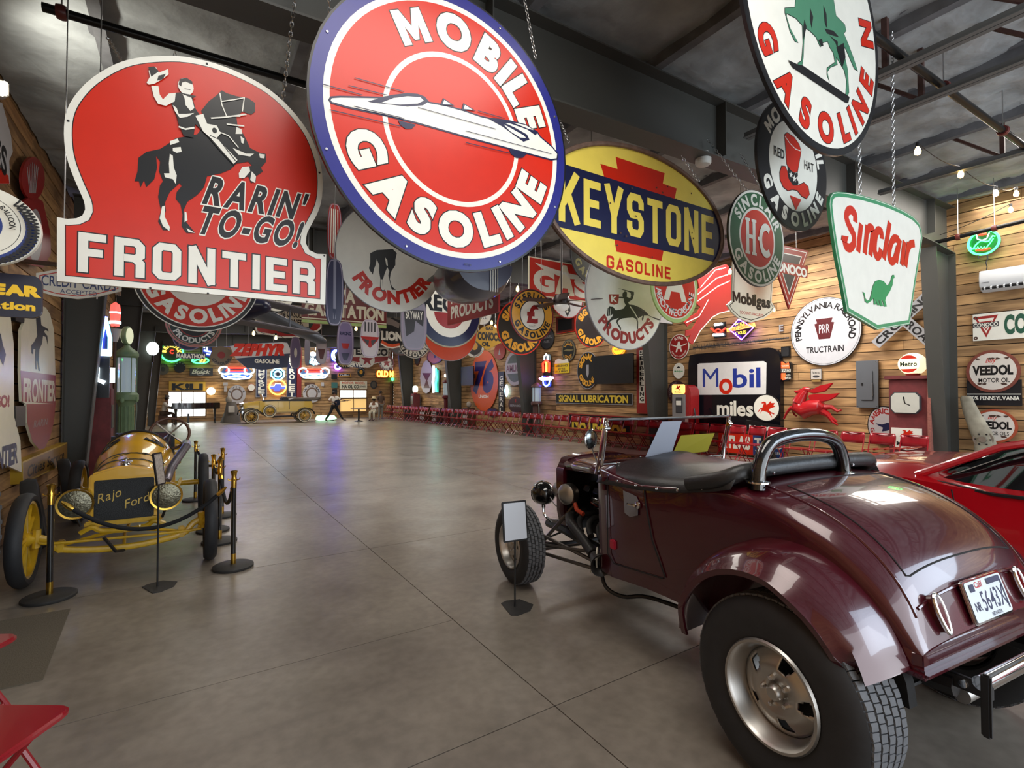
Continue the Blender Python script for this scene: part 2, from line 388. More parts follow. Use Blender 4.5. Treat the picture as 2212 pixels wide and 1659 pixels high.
CONC=concrete(); JOINT=mat('joint_dirt',(74,68,60),.9)
fl=MB().box(((XL+XR)/2,(Y0+YF)/2,-.06),(XR-XL+.3,YF-Y0+.3,.1)).build('floor',JOINT,smooth=0); fl['kind']='structure'
xs=[XL-.1,1.6,4.8,8.0,XR+.1]; ys=[Y0-.1,-4.1,-1.0,2.08,5.2,8.3,11.4,14.5,17.6,20.7,23.8,26.9,30,YF+.1]
for i in range(len(xs)-1):
    yy=ys if i else sorted(ys+[3.25])
    for j in range(len(yy)-1):
        g=.003
        MB().box(((xs[i]+xs[i+1])/2,(yy[j]+yy[j+1])/2,-.005),(xs[i+1]-xs[i]-2*g,yy[j+1]-yy[j]-2*g,.01)).build('slab',CONC,fl,smooth=0)
# ceiling: sprayed foam between purlins
FOAM=mat('grey_sprayed_foam',(160,166,168),.95,var=.4,scale=2.2,bump=1)
FOAM.node_tree.nodes['Bump'].inputs['Distance'].default_value=.05
nx,ny=96,280; v=[];f=[]
pur=[XL+.9+1.52*k for k in range(9)]
for j in range(ny+1):
    y=Y0+(YF-Y0)*j/ny
    for i in range(nx+1):
        x=XL+(XR-XL)*i/nx; p=Vector((x,y,0))
        a=noise.noise(p*3.2)*.05+noise.noise(p*8)*.04+noise.noise(p*.7)*.03
        v.append((x,y,ceil_z(x)+.1+a))
for j in range(ny):
    for i in range(nx): q=j*(nx+1)+i; f.append((q,q+nx+1,q+nx+2,q+1))
m_=MB(); m_.add(v,f); ce=m_.build('ceiling',FOAM,smooth=0); ce['kind']='structure'; ce.data.shade_smooth()
rf=MB().prism([(XL-.2,ceil_z(XL)+.32),(XR+.2,ceil_z(XR)+.32),(XR+.2,ceil_z(XR)+.4),(XL-.2,ceil_z(XL)+.4)],Y0,YF).build('ceiling_deck',STEEL,ce,smooth=0)
PURL=mat('foamed_purlin',(104,106,110),.85,var=.3,scale=6,bump=.5)
for x in pur:
    z=ceil_z(x)
    MB().box((x,(Y0+YF)/2,z+.1),(.012,YF-Y0,.2)).box((x+.04,(Y0+YF)/2,z),(.09,YF-Y0,.012)).box((x-.03,(Y0+YF)/2,z+.15),(.07,YF-Y0,.08)).build('purlin',PURL,ce,smooth=0)
FRAME=mat('painted_black_steel',(68,68,64),.5,.0,var=.1,scale=1.5)
for n,y in enumerate(BAY):
    t=bpy.data.objects.new('trim_%d'%(n+1),None); C.objects.link(t); t['kind']='structure'; t.location=(0,y,0)
    zb=lambda x: 4.02+.042*max(x,0)
    # rafter: web, flanges, stiffeners
    X=[XL+.1,.5,4,8,11.0,XR-.05]; ztop=[ceil_z(x)-.02 for x in X]; zbot=[3.95,4.0,4.17,4.3,4.25,4.2]
    MB().prism([(x,z) for x,z in zip(X,zbot)]+[(x,z) for x,z in zip(X[::-1],ztop[::-1])],-.006,.006).build('rafter_web',FRAME,t,smooth=0)
    fb=MB()
    for Zs,sg in ((zbot,-1),(ztop,1)):
        for i in range(len(X)-1):
            a,b_=X[i],X[i+1]; za,zb2=Zs[i],Zs[i+1]
            fb.add([(a,-.13,za-.008),(b_,-.13,zb2-.008),(b_,.13,zb2-.008),(a,.13,za-.008),(a,-.13,za+.008),(b_,-.13,zb2+.008),(b_,.13,zb2+.008),(a,.13,za+.008)],[(0,3,2,1),(4,5,6,7),(0,1,5,4),(1,2,6,5),(2,3,7,6),(3,0,4,7)])
    fb.build('rafter_flange',FRAME,t,smooth=0)
    sf=MB()
    for x in (2.0,5.0,8.05,11.0): sf.box((x,0,(4.1+.03*x+ceil_z(x))/2),(.012,.25,ceil_z(x)-4.1-.03*x))
    sf.build('stiffener',FRAME,t,smooth=0)
    for side,xw in (('L',XL),('R',XR)):
        s=1 if side=='L' else -1; d0,d1=(.26,.58) if side=='L' else (.5,.95); zt=4.2
        c=MB().prism([(xw+s*.01,0),(xw+s*d0,0),(xw+s*d1,zt),(xw+s*.01,zt)],-.005,.005)
        c.build('column_web',FRAME,t,smooth=0)
        k=MB()
        for a,b_ in ((d0,d1),(.02,.02)):
            k.add([(xw+s*(a-.007),-.12,0),(xw+s*(a+.007),-.12,0),(xw+s*(a+.007),.12,0),(xw+s*(a-.007),.12,0),(xw+s*(b_-.007),-.12,zt),(xw+s*(b_+.007),-.12,zt),(xw+s*(b_+.007),.12,zt),(xw+s*(b_-.007),.12,zt)],[(0,3,2,1),(4,5,6,7),(0,1,5,4),(1,2,6,5),(2,3,7,6),(3,0,4,7)])
        k.build('column_flange',FRAME,t,smooth=0)
# ---------------------------------------------------------------- wheels
def tyre_mesh(name,par,r,w,rr,m=RUB,cx=(0,0,0),ax=(1,0,0),n=64):
    h=w/2
    pr=[(rr,-h*.78),(rr+.01,-h*.9),((r+rr)/2,-h*1.04),(r-.035,-h*.95),(r-.012,-h*.8),(r-.010,-h*.3),(r-.010,h*.3),(r-.012,h*.8),(r-.035,h*.95),((r+rr)/2,h*1.04),(rr+.01,h*.9),(rr,h*.78)]
    return MB().lathe(pr,cx,ax,n,cap=False).build(name,m,par)
def tread_mesh(par,r,w,cx=(0,0,0),ribs=5,N=76):
    """ribs of separate tread blocks with sawtooth edges"""
    mb=MB(); h=w*.40; bw=2*h/ribs
    for k in range(ribs):
        a=-h+k*bw+.005; b=-h+(k+1)*bw-.005
        for i in range(N):
            t0=2*PI*(i+(k%2)*.5)/N; t1=t0+2*PI/N*.86; tm=(t0+t1)/2; z=.006*(1 if i%2 else -1)
            def P(x,t,q): return (cx[0]+x,cx[1]+q*cos(t),cx[2]+q*sin(t))
            r0=r-.014; dr=lambda x: r-.004*abs(x/h)**3
            pts=[(a,t0),(b,t0+.012),(b+z*.4,tm),(b,t1+.012),(a,t1),(a+z*.4,tm)]
            v=[P(x,t,r0) for x,t in pts]+[P(x,t,dr(x)) for x,t in pts]
            mb.add(v,[(6,7,8,9,10,11)]+[(j,(j+1)%6,(j+1)%6+6,j+6) for j in range(6)])
    o=mb.build('tread',TREAD,par,smooth=0); o['kind']='stuff'; return o
def slot_wheel(par,c,r,w,rr,side,fine=True):
    """five-slot alloy wheel; side=-1 when its face looks to -x"""
    wh=bpy.data.objects.new('wheel',None); C.objects.link(wh); wh.parent=par; wh.location=c
    tyre_mesh('tyre',wh,r,w,rr)
    tread_mesh(wh,r,w,N=76 if fine else 60)
    s=side; f=s*w/2
    MB().lathe([(rr+.012,f*.93),(rr+.006,f*1.0),(rr-.004,f*1.0),(rr-.014,f*.9),(rr-.022,f*.55),(rr-.03,f*.45),(rr-.035,f*.3)],(0,0,0),(1,0,0),48,cap=False).lathe([(rr-.01,-f*.9),(rr-.02,f*.3)],(0,0,0),(1,0,0),48,cap=False).build('rim',ALU,wh)
    # dished disc with five real slots
    mb=MB(); NR,NA=8,100; R=[.03,.062,.085,.1,.118,.136,.152,rr-.034]
    xo=[.52,.53,.60,.62,.56,.47,.40,.34]
    ok=lambda q,a: not (3<=q<=5 and abs(((a/NA*5)%1)-.5)<[0,0,0,.15,.19,.15][min(q,5)])
    v=[(f*xo[q],R[q]*(rr/.205)*cos(2*PI*a/NA),R[q]*(rr/.205)*sin(2*PI*a/NA)) for q in range(NR) for a in range(NA)]
    fc=[(q*NA+a,q*NA+(a+1)%NA,(q+1)*NA+(a+1)%NA,(q+1)*NA+a) for q in range(NR-1) for a in range(NA) if ok(q,a)]
    mb.add(v,fc); d=mb.build('slotted_disc',ALU,wh,smooth=60)
    sm=d.modifiers.new('t','SOLIDIFY'); sm.thickness=.012; sm.offset=0
    MB().lathe([(.02,0),(.15,0),(.16,.02)],(-s*.01,0,0),(1,0,0),24).build('brake_drum',BLACKM,wh)
    MB().lathe([(0,f*.82),(.022,f*.8),(.032,f*.72),(.034,f*.55)],(0,0,0),(1,0,0),20,cap=False).build('hub_cap',ALU,wh)
    for i in range(5):
        t=2*PI*i/5; MB().lathe([(.011,f*.5),(.012,f*.62),(.008,f*.72),(0,f*.74)],(0,.055*cos(t),.055*sin(t)),(1,0,0),8).build('wheel_nut',CHROME,wh)
    return wh
# ---------------------------------------------------------------- the maroon hot rod
PAINT=mat('maroon_paint',(70,12,25),.25,.15,1,var=.05,scale=3); VINYL=mat('black_vinyl',(34,34,35),.42,bump=.15,scale=60); DARKIN=mat('dark_inside',(10,8,9),.8)
PRIMER=mat('grey_primer',(120,120,126),.6); GLOSSB=mat('gloss_black',(16,16,18),.12,0,1)
TINT=mat('tinted_glass',(150,120,125),.02,trans=1,ior=1.05)
HR=thing('hot_rod','maroon open hot rod roadster with black cockpit cover and roll hoop','car',(2.794,1.077,0),rad(-6.55))
def crossbody(y,wb,wt,zb,zbelt,zt,e=2.6,n=26,tuck=0):
    """section from the left sill over the deck to the right sill"""
    o=[(-wb,y,zb),(-wb-.004,y,zb+.05)]
    for i in range(1,4): t=i/4; o.append((-(wb+(wt-wb)*t**.8),y,zb+.05+(zbelt-zb-.05)*t))
    for i in range(n+1):
        t=PI*(i/n); c=cos(t); s_=sin(t)
        x=-wt*(abs(c)**(2/e))*(1 if c>0 else -1); z=zbelt+(zt-zbelt)*(s_**(2/e))
        o.append((x,y,z))
    for i in (3,2,1): t=i/4; o.append(((wb+(wt-wb)*t**.8),y,zb+.05+(zbelt-zb-.05)*t))
    o+=[(wb+.004,y,zb+.05),(wb,y,zb)]
    return o
# rear body and deck
S=[(.98,.60,.615,.44,1.045,1.075),(.80,.60,.615,.45,1.06,1.10),(.6,.60,.61,.46,1.08,1.14),(.42,.595,.605,.52,1.09,1.175),(.28,.59,.60,.56,1.075,1.185),(.14,.585,.595,.58,1.04,1.165),(0,.58,.59,.59,.99,1.13),(-.12,.575,.58,.60,.93,1.08),(-.22,.565,.57,.61,.85,1.015),(-.29,.56,.56,.61,.78,.945),(-.335,.55,.55,.61,.72,.875),(-.36,.545,.545,.612,.69,.815),(-.385,.54,.54,.615,.67,.745),(-.405,.535,.535,.615,.655,.69)]
def dense(T,k=4):
    o=[]
    for i in range(len(T)-1):
        p0,p1,p2,p3=T[max(0,i-1)],T[i],T[i+1],T[min(len(T)-1,i+2)]
        for j in range(k):
            t=j/k; o.append(tuple(.5*(2*b+(c-a)*t+(2*a-5*b+4*c-d)*t*t+(3*b-a-3*c+d)*t**3) for a,b,c,d in zip(p0,p1,p2,p3)))
    return o+[T[-1]]
S=dense(S)
MB().loft([crossbody(*s,n=40) for s in S]).build('rear_body',PAINT,HR,smooth=50)
MB().prism([(p[0],p[2]) for p in crossbody(*S[-1])][:],-.405,-.41).build('tail_panel',PAINT,HR,smooth=0)
MB().box((0,-.38,.60),(1.12,.1,.035)).build('body_sill_bead',PAINT,HR,bevel=.012)
# deck lid: raised outline and seam
def decky(x,y):
    # height of the deck surface
    import bisect
    ys=[s[0] for s in S]
    for a,b in zip(S[:-1],S[1:]):
        if b[0]<=y<=a[0]:
            t=(a[0]-y)/(a[0]-b[0]); wt=a[2]+(b[2]-a[2])*t; zb=a[4]+(b[4]-a[4])*t; zt=a[5]+(b[5]-a[5])*t
            q=min(1,abs(x)/wt); return zb+(zt-zb)*(1-q**2.6)**(1/2.6)
    return S[-1][5]
def on_deck(path,r,name,m,n=6,dz=0): 
    return MB().tube([(x,y,decky(x,y)+dz) for x,y in path],r,n).build(name,m,HR)
L_=[(-.40,.20)]+[(-.40-.02*(i/14),.2-.5*(i/14)) for i in range(15)]+[(-.42+.02*i,-.305) for i in range(1,42)]+[(.42-.02*(i/14),-.305+.5*(i/14)) for i in range(15)]+[(.40-.04*i,.20) for i in range(21)]
on_deck(L_,.004,'deck_lid_seam',DARKIN)
on_deck([(-.475,.30-.66*i/24) for i in range(25)],.006,'belt_moulding',PAINT); on_deck([(.475,.30-.66*i/24) for i in range(25)],.006,'belt_moulding',PAINT)
on_deck([(-.45+.045*i,-.352) for i in range(21)],.007,'tail_bead',PAINT)
# cowl and doors (front body)
S2=[(.98,.60,.615,.44,1.045,1.06),(1.15,.60,.615,.42,1.05,1.075),(1.3,.595,.61,.40,1.06,1.09),(1.42,.585,.60,.40,1.07,1.12),(1.47,.57,.585,.40,1.07,1.12)]
MB().loft([crossbody(*s) for s in S2]).build('cowl',PAINT,HR,smooth=50)
MB().prism([(p[0],p[2]) for p in crossbody(*S2[-1])],1.465,1.47).build('firewall',PAINT,HR,smooth=0)
# door seams, hinge, handle with primer patch
xs_=lambda z: -.6185
MB().tube([(-.6175,.965,1.045),(-.6195,.95,.95),(-.617,.90,.75),(-.610,.80,.56)],.0045,5).build('door_seam',DARKIN,HR)
MB().tube([(-.612,1.33,1.05),(-.612,1.33,.55),(-.606,1.27,.50),(-.607,.82,.55)],.004,5).build('door_seam',DARKIN,HR)
MB().prism([(1.085,.985),(1.155,.99),(1.142,.855),(1.09,.84),(1.02,.865),(1.015,.955),(1.03,.975)],-.620,-.6225,ax=0).build('primer_patch',PRIMER,HR,smooth=0)['label']='bare grey primer patch round the door handle'
dh=MB(); dh.lathe([(.022,0),(.022,.008),(.010,.014),(.010,.03)],(-.622,1.015,.928),(-1,0,0),14); dh.tube([(-.65,1.015,.928),(-.654,1.05,.926),(-.652,1.08,.924)],.008,8); dh.build('door_handle',CHROME,HR)
MB().box((-.60,1.28,.62),(.035,.05,.06)).build('red_marker',mat('red_marker',(170,40,60),.4),HR,bevel=.006)
MB().box((-.612,1.37,1.0),(.015,.03,.09)).build('hinge',PAINT,HR,bevel=.005)
# hood top and radiator shell
Hs=[]
for y,wt,zb,zt in ((1.47,.53,1.06,1.115),(1.75,.47,1.035,1.10),(2.05,.41,1.01,1.08),(2.28,.355,.985,1.065)):
    Hs.append([(-wt*abs(cos(PI*i/20))**.6*(1 if i<10 else -1),y,zb+(zt-zb)*sin(PI*i/20)**.8-(0.03 if i in(0,20) else 0)) for i in range(21)])
h_=MB().loft(Hs).build('hood',PAINT,HR,smooth=50); q=h_.modifiers.new('t','SOLIDIFY'); q.thickness=.012
so=[(-.34,.44),(-.375,.6),(-.38,.95),(-.33,1.045),(-.2,1.075),(0,1.085),(.2,1.075),(.33,1.045),(.38,.95),(.375,.6),(.34,.44)]
si=[(p[0]*.90,.44+(p[1]-.44)*.93) for p in so]
for nm,y0,y1 in (('radiator_shell',2.25,2.36),):
    mb=MB(); n=len(so)
    v=[(p[0],y0,p[1]) for p in so]+[(p[0],y1,p[1]) for p in so]+[(p[0],y0,p[1]) for p in si]+[(p[0],y1,p[1]) for p in si]
    f=[]
    for i in range(n-1): f+=[(i,i+1,n+i+1,n+i),(2*n+i,3*n+i,3*n+i+1,2*n+i+1),(i,2*n+i,2*n+i+1,i+1),(n+i,n+i+1,3*n+i+1,3*n+i)]
    mb.add(v,f).build(nm,PAINT,HR,smooth=50)
MB().prism(si,2.27,2.33).build('radiator',BLACKM,HR,smooth=0)
# engine bay
eb=MB(); eb.box((0,1.85,.62),(.40,.56,.36)).box((0,1.85,.86),(.22,.5,.16)).box((0,2.18,.7),(.26,.1,.3)).box((0,1.56,.70),(.5,.16,.5)); eb.build('engine',mat('engine_black',(24,24,25),.45),HR,bevel=.02)
cy=MB(); 
for k in range(4): cy.box((-.23,1.66+.13*k,.80),(.12,.08,.05),ry=.5)
cy.lathe([(.055,0),(.062,.015),(.062,.30),(.05,.33)],(-.27,1.62,.745),(0,1,0),18); cy.build('valve_cover',GLOSSB,HR,bevel=.006)
al=MB(); al.lathe([(.0,0),(.03,.0),(.033,-.02),(.078,-.03),(.082,-.07),(.078,-.13),(.05,-.145)],(-.30,2.30,.76),(0,-1,.0),24)
al.lathe([(.07,0),(.085,.02),(.085,.09),(.06,.11),(.03,.115),(.0,.115)],(-.33,2.18,.77),(-1,-.3,0),24)
al.build('alternator',ALU,HR)
MB().tube([(-.36,2.1,.70),(-.37,2.06,.66),(-.36,1.98,.64)],.018,8).build('red_wire_cap',mat('orange_wire',(190,70,40),.5),HR)
hd=MB()
for k,y in enumerate((2.16,2.03,1.90,1.77)):
    hd.tube(smoothpts([(-.22,y,.62),(-.33,y-.01,.62),(-.40,y-.05,.58),(-.44,y-.14,.53)],4,False),.024,10)
hd.tube(smoothpts([(-.40,2.12,.60),(-.46,2.0,.57),(-.50,1.78,.51),(-.54,1.60,.46)],5,False),.036,12); hd.build('exhaust_header',mat('header_coating',(50,49,48),.45,.4),HR)
MB().lathe([(.036,0),(.055,.08),(.075,.15),(.078,.155),(.066,.15),(.04,.10)],(-.545,1.57,.455),(-.30,-.93,-.12),24,cap=False).build('exhaust_cone',mat('header_coating',(50,49,48),.45,.4),HR)
MB().tube([(-.56,1.52,.45)]+[(-.565+.072*cos(t)*.4,1.51+.03*cos(t),.45+.08*sin(t)) for t in [i*PI/9 for i in range(0,14)]]+[(-.55,1.60,.36),(-.5,1.68,.30)],.006,6).build('white_cord',mat('white_cord',(215,210,195),.5),HR)
# chassis
ch=MB()
for s in (-1,1):
    ch.tube([(s*.30,2.62,.42),(s*.33,2.3,.44),(s*.40,1.5,.42),(s*.42,.4,.42),(s*.36,-.1,.50),(s*.34,-.42,.52)],.042,8)
ch.box((0,2.55,.43),(.62,.06,.06)).box((0,.6,.42),(.85,1.6,.05)); ch.build('chassis_rail',BLACKM,HR)
ax_=MB(); ax_.tube(smoothpts([(-.66,2.46,.34),(-.52,2.46,.33),(-.38,2.46,.27),(0,2.46,.255),(.38,2.46,.27),(.52,2.46,.33),(.66,2.46,.34)],4,False),.026,8); ax_.cyl((-.6,0,.37),(.6,0,.37),.04); ax_.ball((0,0,.38),.13,14); ax_.build('axle',BLACKM,HR)
sp=MB()
for k in range(4): sp.tube([(-.42+.05*k,2.47,.33+.012*k),(0,2.47,.42),(.42-.05*k,2.47,.33+.012*k)],.008,4)
sp.build('leaf_spring',BLACKM,HR)
rr_=MB()
for s in (-1,1):
    rr_.tube([(s*.52,2.44,.40),(s*.45,1.52,.36)],.014,7).tube([(s*.52,2.44,.24),(s*.45,1.52,.33)],.014,7); rr_.tube([(s*.50,2.38,.34),(s*.30,2.2,.66)],.016,7)
rr_.tube([(-.58,2.30,.30),(.55,2.30,.28)],.011,6).tube([(-.54,2.28,.34),(-.42,1.55,.45)],.013,6)
rr_.build('steering_rod',mat('grey_steel_rod',(110,104,100),.35,.7),HR)
fl_=MB(); fl_.tube(smoothpts([(-.5,1.56,.40),(-.52,1.48,.27),(-.45,1.38,.22),(-.33,1.25,.24),(-.3,.8,.28)],5,False),.014,8); fl_.build('brake_hose',BLACKM,HR)
for s in (-1,1):
    slot_wheel(HR,(s*.69,0,.385),.385,.27,.20,s,fine=True)
    w_=slot_wheel(HR,(s*.69,2.46,.325),.325,.20,.185,s,fine=False); 
# headlamps
for s in (-1,1):
    hl=bpy.data.objects.new('headlamp',None); C.objects.link(hl); hl.parent=HR; hl.location=(s*.37,2.60,.70)
    MB().lathe([(0,-.12),(.05,-.11),(.085,-.075),(.105,-.02),(.108,.02),(.10,.04)],(0,0,0),(0,1,0),28,cap=False).build('lamp_bucket',GLOSSB,hl)
    MB().lathe([(.10,.035),(.108,.04),(.10,.055),(.09,.05)],(0,0,0),(0,1,0),28,cap=False).build('lamp_rim',CHROME,hl)
    MB().lathe([(.092,.045),(.06,.06),(0,.066)],(0,0,0),(0,1,0),24,cap=False).build('lens',GLASS,hl)
    MB().tube(smoothpts([(0,0,-.10),(0,-.01,-.19),(s*-.03,-.08,-.24),(s*-.05,-.16,-.30)],4,False),.011,8).cyl((0,0,-.10),(0,0,-.13),.02).build('lamp_stalk',CHROME,hl)
    MB().tube(smoothpts([(0,-.1,0),(s*-.02,-.18,-.08),(s*-.05,-.26,-.06)],4,False),.006,5).build('cable',GRY,hl)
# windscreen
ws=bpy.data.objects.new('windscreen',None); C.objects.link(ws); ws.parent=HR
zt,yt,zb_,yb=1.425,1.375,1.115,1.44
fr=MB(); fr.tube([(-.57,yb,zb_),(-.57,yt,zt),(.57,yt,zt),(.57,yb,zb_)],.010,8,closed=True); fr.build('windscreen_frame',CHROME,ws)
for s in (-1,1):
    MB().tube([(s*.6,yb+.02,1.05),(s*.595,yb,1.15),(s*.59,yt,zt+.01)],[.02,.015,.011],8).build('post',CHROME,ws)
    MB().lathe([(0,-.02),(.012,-.018),(.012,.02),(.006,.03),(.010,.045),(0,.055)],(s*.59,yt,zt-.06),(0,0,1),10).lathe([(.016,-.02),(.016,.02)],(s*.585,yt,zt-.06),(1,0,0),10).build('clamp',CHROME,ws)
MB().add([(-.57,yb,zb_),(.57,yb,zb_),(.57,yt,zt),(-.57,yt,zt)],[(0,1,2,3)]).build('glass_pane',TINT,ws,smooth=0).modifiers.new('t','SOLIDIFY').thickness=.005
pc=Pic(); 
MB().add([(.02,1.40,1.15),(.38,1.405,1.16),(.42,1.37,1.30),(.08,1.37,1.295)],[(0,1,2,3)]).build('yellow_card',mat('olive_card',(150,140,26),.6),ws,smooth=0)
MB().add([(-.22,1.41,1.15),(.02,1.41,1.15),(.09,1.372,1.40),(-.10,1.372,1.40)],[(0,1,2,3)]).build('grey_card',mat('grey_card',(150,156,170),.6),ws,smooth=0)
MB().add([(-.10,1.40,1.135),(.02,1.40,1.14),(.03,1.385,1.175),(-.09,1.385,1.17)],[(0,1,2,3)]).build('small_white_card',mat('white_card',(215,215,218),.6),ws,smooth=0)
mr=MB(); mr.lathe([(0,.012),(.05,.008),(.062,0),(.064,-.008),(.055,-.012)],(-.72,1.36,1.30),(.35,-1,0),22,cap=False); mr.build('side_mirror',mat('mirror_glass',(120,125,125),.15,1),ws)
MB().lathe([(.066,-.004),(.068,0),(.062,.006)],(-.72,1.36,1.30),(.35,-1,0),22,cap=False).tube([(-.72,1.37,1.29),(-.68,1.40,1.22),(-.62,1.43,1.13)],.006,6).lathe([(.0,0),(.05,.0),(.03,.03),(0,.04)],(-.72,1.365,1.30),(-.35,1,0),18).build('mirror_stalk',CHROME,ws)
# cockpit cover in black vinyl
g=[];NX=24;NY=26
for j in range(NY+1):
    t=j/NY; y=.34+(1.43-.34)*t; row=[]
    for i in range(NX+1):
        u=i/NX*2-1; wt=.628; x=wt*u
        zb0=1.055+ (.13)*max(0,(1-t)/1)**2.2
        z=zb0+.075*(1-abs(u)**3)*(.6+.6*t)+.05*math.exp(-((x-.0)**2+(y-1.28)**2)/.02)+.03*math.exp(-((x+.25)**2+(y-1.2)**2)/.03)
        z+=.035*math.exp(-((t-.03)/.06)**2)*(1-abs(u)**4)+noise.noise(Vector((x*4,y*4,0)))*.010
        if abs(u)>.97: z-=.045
        row.append((x,y,z))
    g.append(row)
o_=MB().loft(g).build('cockpit_cover',VINYL,HR,smooth=60); o_.modifiers.new('t','SOLIDIFY').thickness=.006
rl=MB(); rl.tube(smoothpts([(-.61,.62,1.12),(-.60,.42,1.17),(-.52,.34,1.215),(-.3,.32,1.23),(0,.315,1.235),(.3,.32,1.23),(.52,.34,1.215),(.6,.42,1.17),(.61,.62,1.12)],4,False),.035,12,flat=1.2).build('padded_roll',VINYL,HR)
for x,y,z in [(-.632,1.38,1.05),(-.633,1.2,1.045),(-.634,1.02,1.045),(-.634,.84,1.055),(-.632,.68,1.075),(-.62,.52,1.11),(-.60,.38,1.15),(-.4,.275,1.21),(.25,.275,1.21),(.5,.29,1.195),(-.45,1.43,1.12),(-.25,1.43,1.15),(0,1.43,1.16),(.25,1.43,1.15),(.45,1.43,1.12)]:
    MB().ball((x,y,z),.009,8).build('snap_fastener',CHROME,HR)
# roll hoop
MB().tube(smoothpts([(-.52,.27,1.14),(-.51,.27,1.24),(-.455,.27,1.335),(-.36,.27,1.375),(-.18,.27,1.39),(0,.27,1.375),(.10,.27,1.33),(.15,.27,1.24),(.16,.27,1.14)],5,False),.034,18).build('roll_hoop',GLOSSB,HR)
for x in (-.52,.16): MB().lathe([(.055,0),(.055,.008),(.038,.012)],(x,.27,1.172),(0,0,1),20).build('hoop_foot',CHROME,HR)
# fenders
def fender(s):
    secs=[]
    N=30
    for k in range(N+1):
        th=rad(7)+rad(143)*k/N
        cy_,cz=cos(th),sin(th)
        kk=k/N
        R=.455+.035*math.sin(PI*min(1,kk*1.1))-(.06*max(0,(kk-.62)/.38))
        ins=.055+.03*math.sin(PI*kk)
        def P(x,r): return (s*x,.03+r*cy_,.37+r*cz)
        wout=.86-.05*max(0,(kk-.7)/.3)-.09*max(0,(kk-.88)/.12)**2-.06*max(0,(.15-kk)/.15)
        secs.append([P(.555,R+ins+.02),P(.60,R+ins+.015),P(.66,R+ins+.012),P(.72,R+ins+.004),P(.78,R+ins-.014),P(wout-.035,R+ins-.042),P(wout-.01,R+ins-.07),P(wout,R+.005),P(wout-.006,R-.02),P(wout-.02,R-.02),P(wout-.03,R+.0),P(.76,R+ins-.05),P(.6,R+ins-.03),P(.56,R+ins-.03)])
    o=MB().loft(secs,closed=True,caps=True).build('fender',PAINT,HR,smooth=50); return o
for s in (-1,1): fender(s)
for s in (-1,1): MB().prism([(.40*cos(t)+.03,.46+.38*sin(t)) for t in [PI*i/14 for i in range(15)]],s*.55,s*.50,ax=0).build('wheel_well',DARKIN,HR,smooth=0)
# tail lights, plate, spreader bar
for x in (-.37,.29):
    tl=bpy.data.objects.new('tail_light',None); C.objects.link(tl); tl.parent=HR; tl.location=(x,-.388,.775); tl.rotation_euler=(-.35,0,0)
    td=[(.026*sin(t)*(.78+.22*cos(t)),.05*cos(t)) for t in [2*PI*i/28 for i in range(28)]]
    MB().tube([(p[0]*1.1,-.006,p[1]*1.35) for p in td],.008,8,closed=True).build('bezel',CHROME,tl)
    MB().prism([(p[0]*1.05,p[1]*1.3) for p in td],-.010,.03).build('red_lens',mat('dark_red_lens',(70,8,14),.08,0,1),tl,smooth=30)
pl=bpy.data.objects.new('number_plate',None); C.objects.link(pl); pl.parent=HR; pl.location=(-.02,-.385,.775); pl.rotation_euler=(-.32,0,0)
MB().prism(rrect(0,0,.315,.165,.015),-.012,.0).build('plate_frame',CHROME,pl,bevel=.004)
P_=Pic(); P_.poly('plate_face',mat('plate_white',(214,222,226),.4),rrect(0,0,.295,.145,.012))
NB=mat('plate_navy',(24,30,70),.5); LR=mat('plate_red',(190,40,50),.5)
P_.text('lettering',NB,'5643X',.035,-.008,.07,.19,off=.01); P_.text('lettering',NB,'NR',-.10,-.02,.03,.045,off=.02); P_.text('state_lettering',LR,'Calif',-.045,.055,.022,.06,off=.01); P_.line('lettering',NB,[(.13,-.06),(.13,.05)],.008)
P_.text('lettering',NB,'NEVADA',.02,-.060,.014,.08,off=.01); P_.poly('sticker',NB,[(-.12,.035),(-.085,.035),(-.085,.062),(-.12,.062)]); P_.poly('sticker',NB,[(.02,.045),(.13,.045),(.13,.066),(.02,.066)])
P_.build(pl,1,y=-.0135,step=.0004)
sb=MB(); sb.cyl((-.36,-.50,.57),(.42,-.50,.57),.026,n=20); sb.build('spreader_bar',CHROME,HR)
for x in (-.36,.42):
    MB().box((x,-.515,.50),(.02,.03,.22)).build('bar_bracket',BLACKM,HR,bevel=.006)
    MB().box((x*.97,-.40,.545),(.02,.26,.05)).build('bumper_iron',BLACKM,HR,bevel=.004)
    MB().lathe([(.016,0),(.014,.008),(0,.01)],(x*.97-.01,-.45,.545),(-1,0,0),12).build('bolt',CHROME,HR)
MB().cyl((-.30,-.42,.47),(.30,-.42,.47),.028).build('exhaust_tip',ALU,HR)
MB().tube([(-.62,-.25,.42),(-.35,-.33,.50)],.008,6).build('fender_brace',BLACKM,HR)
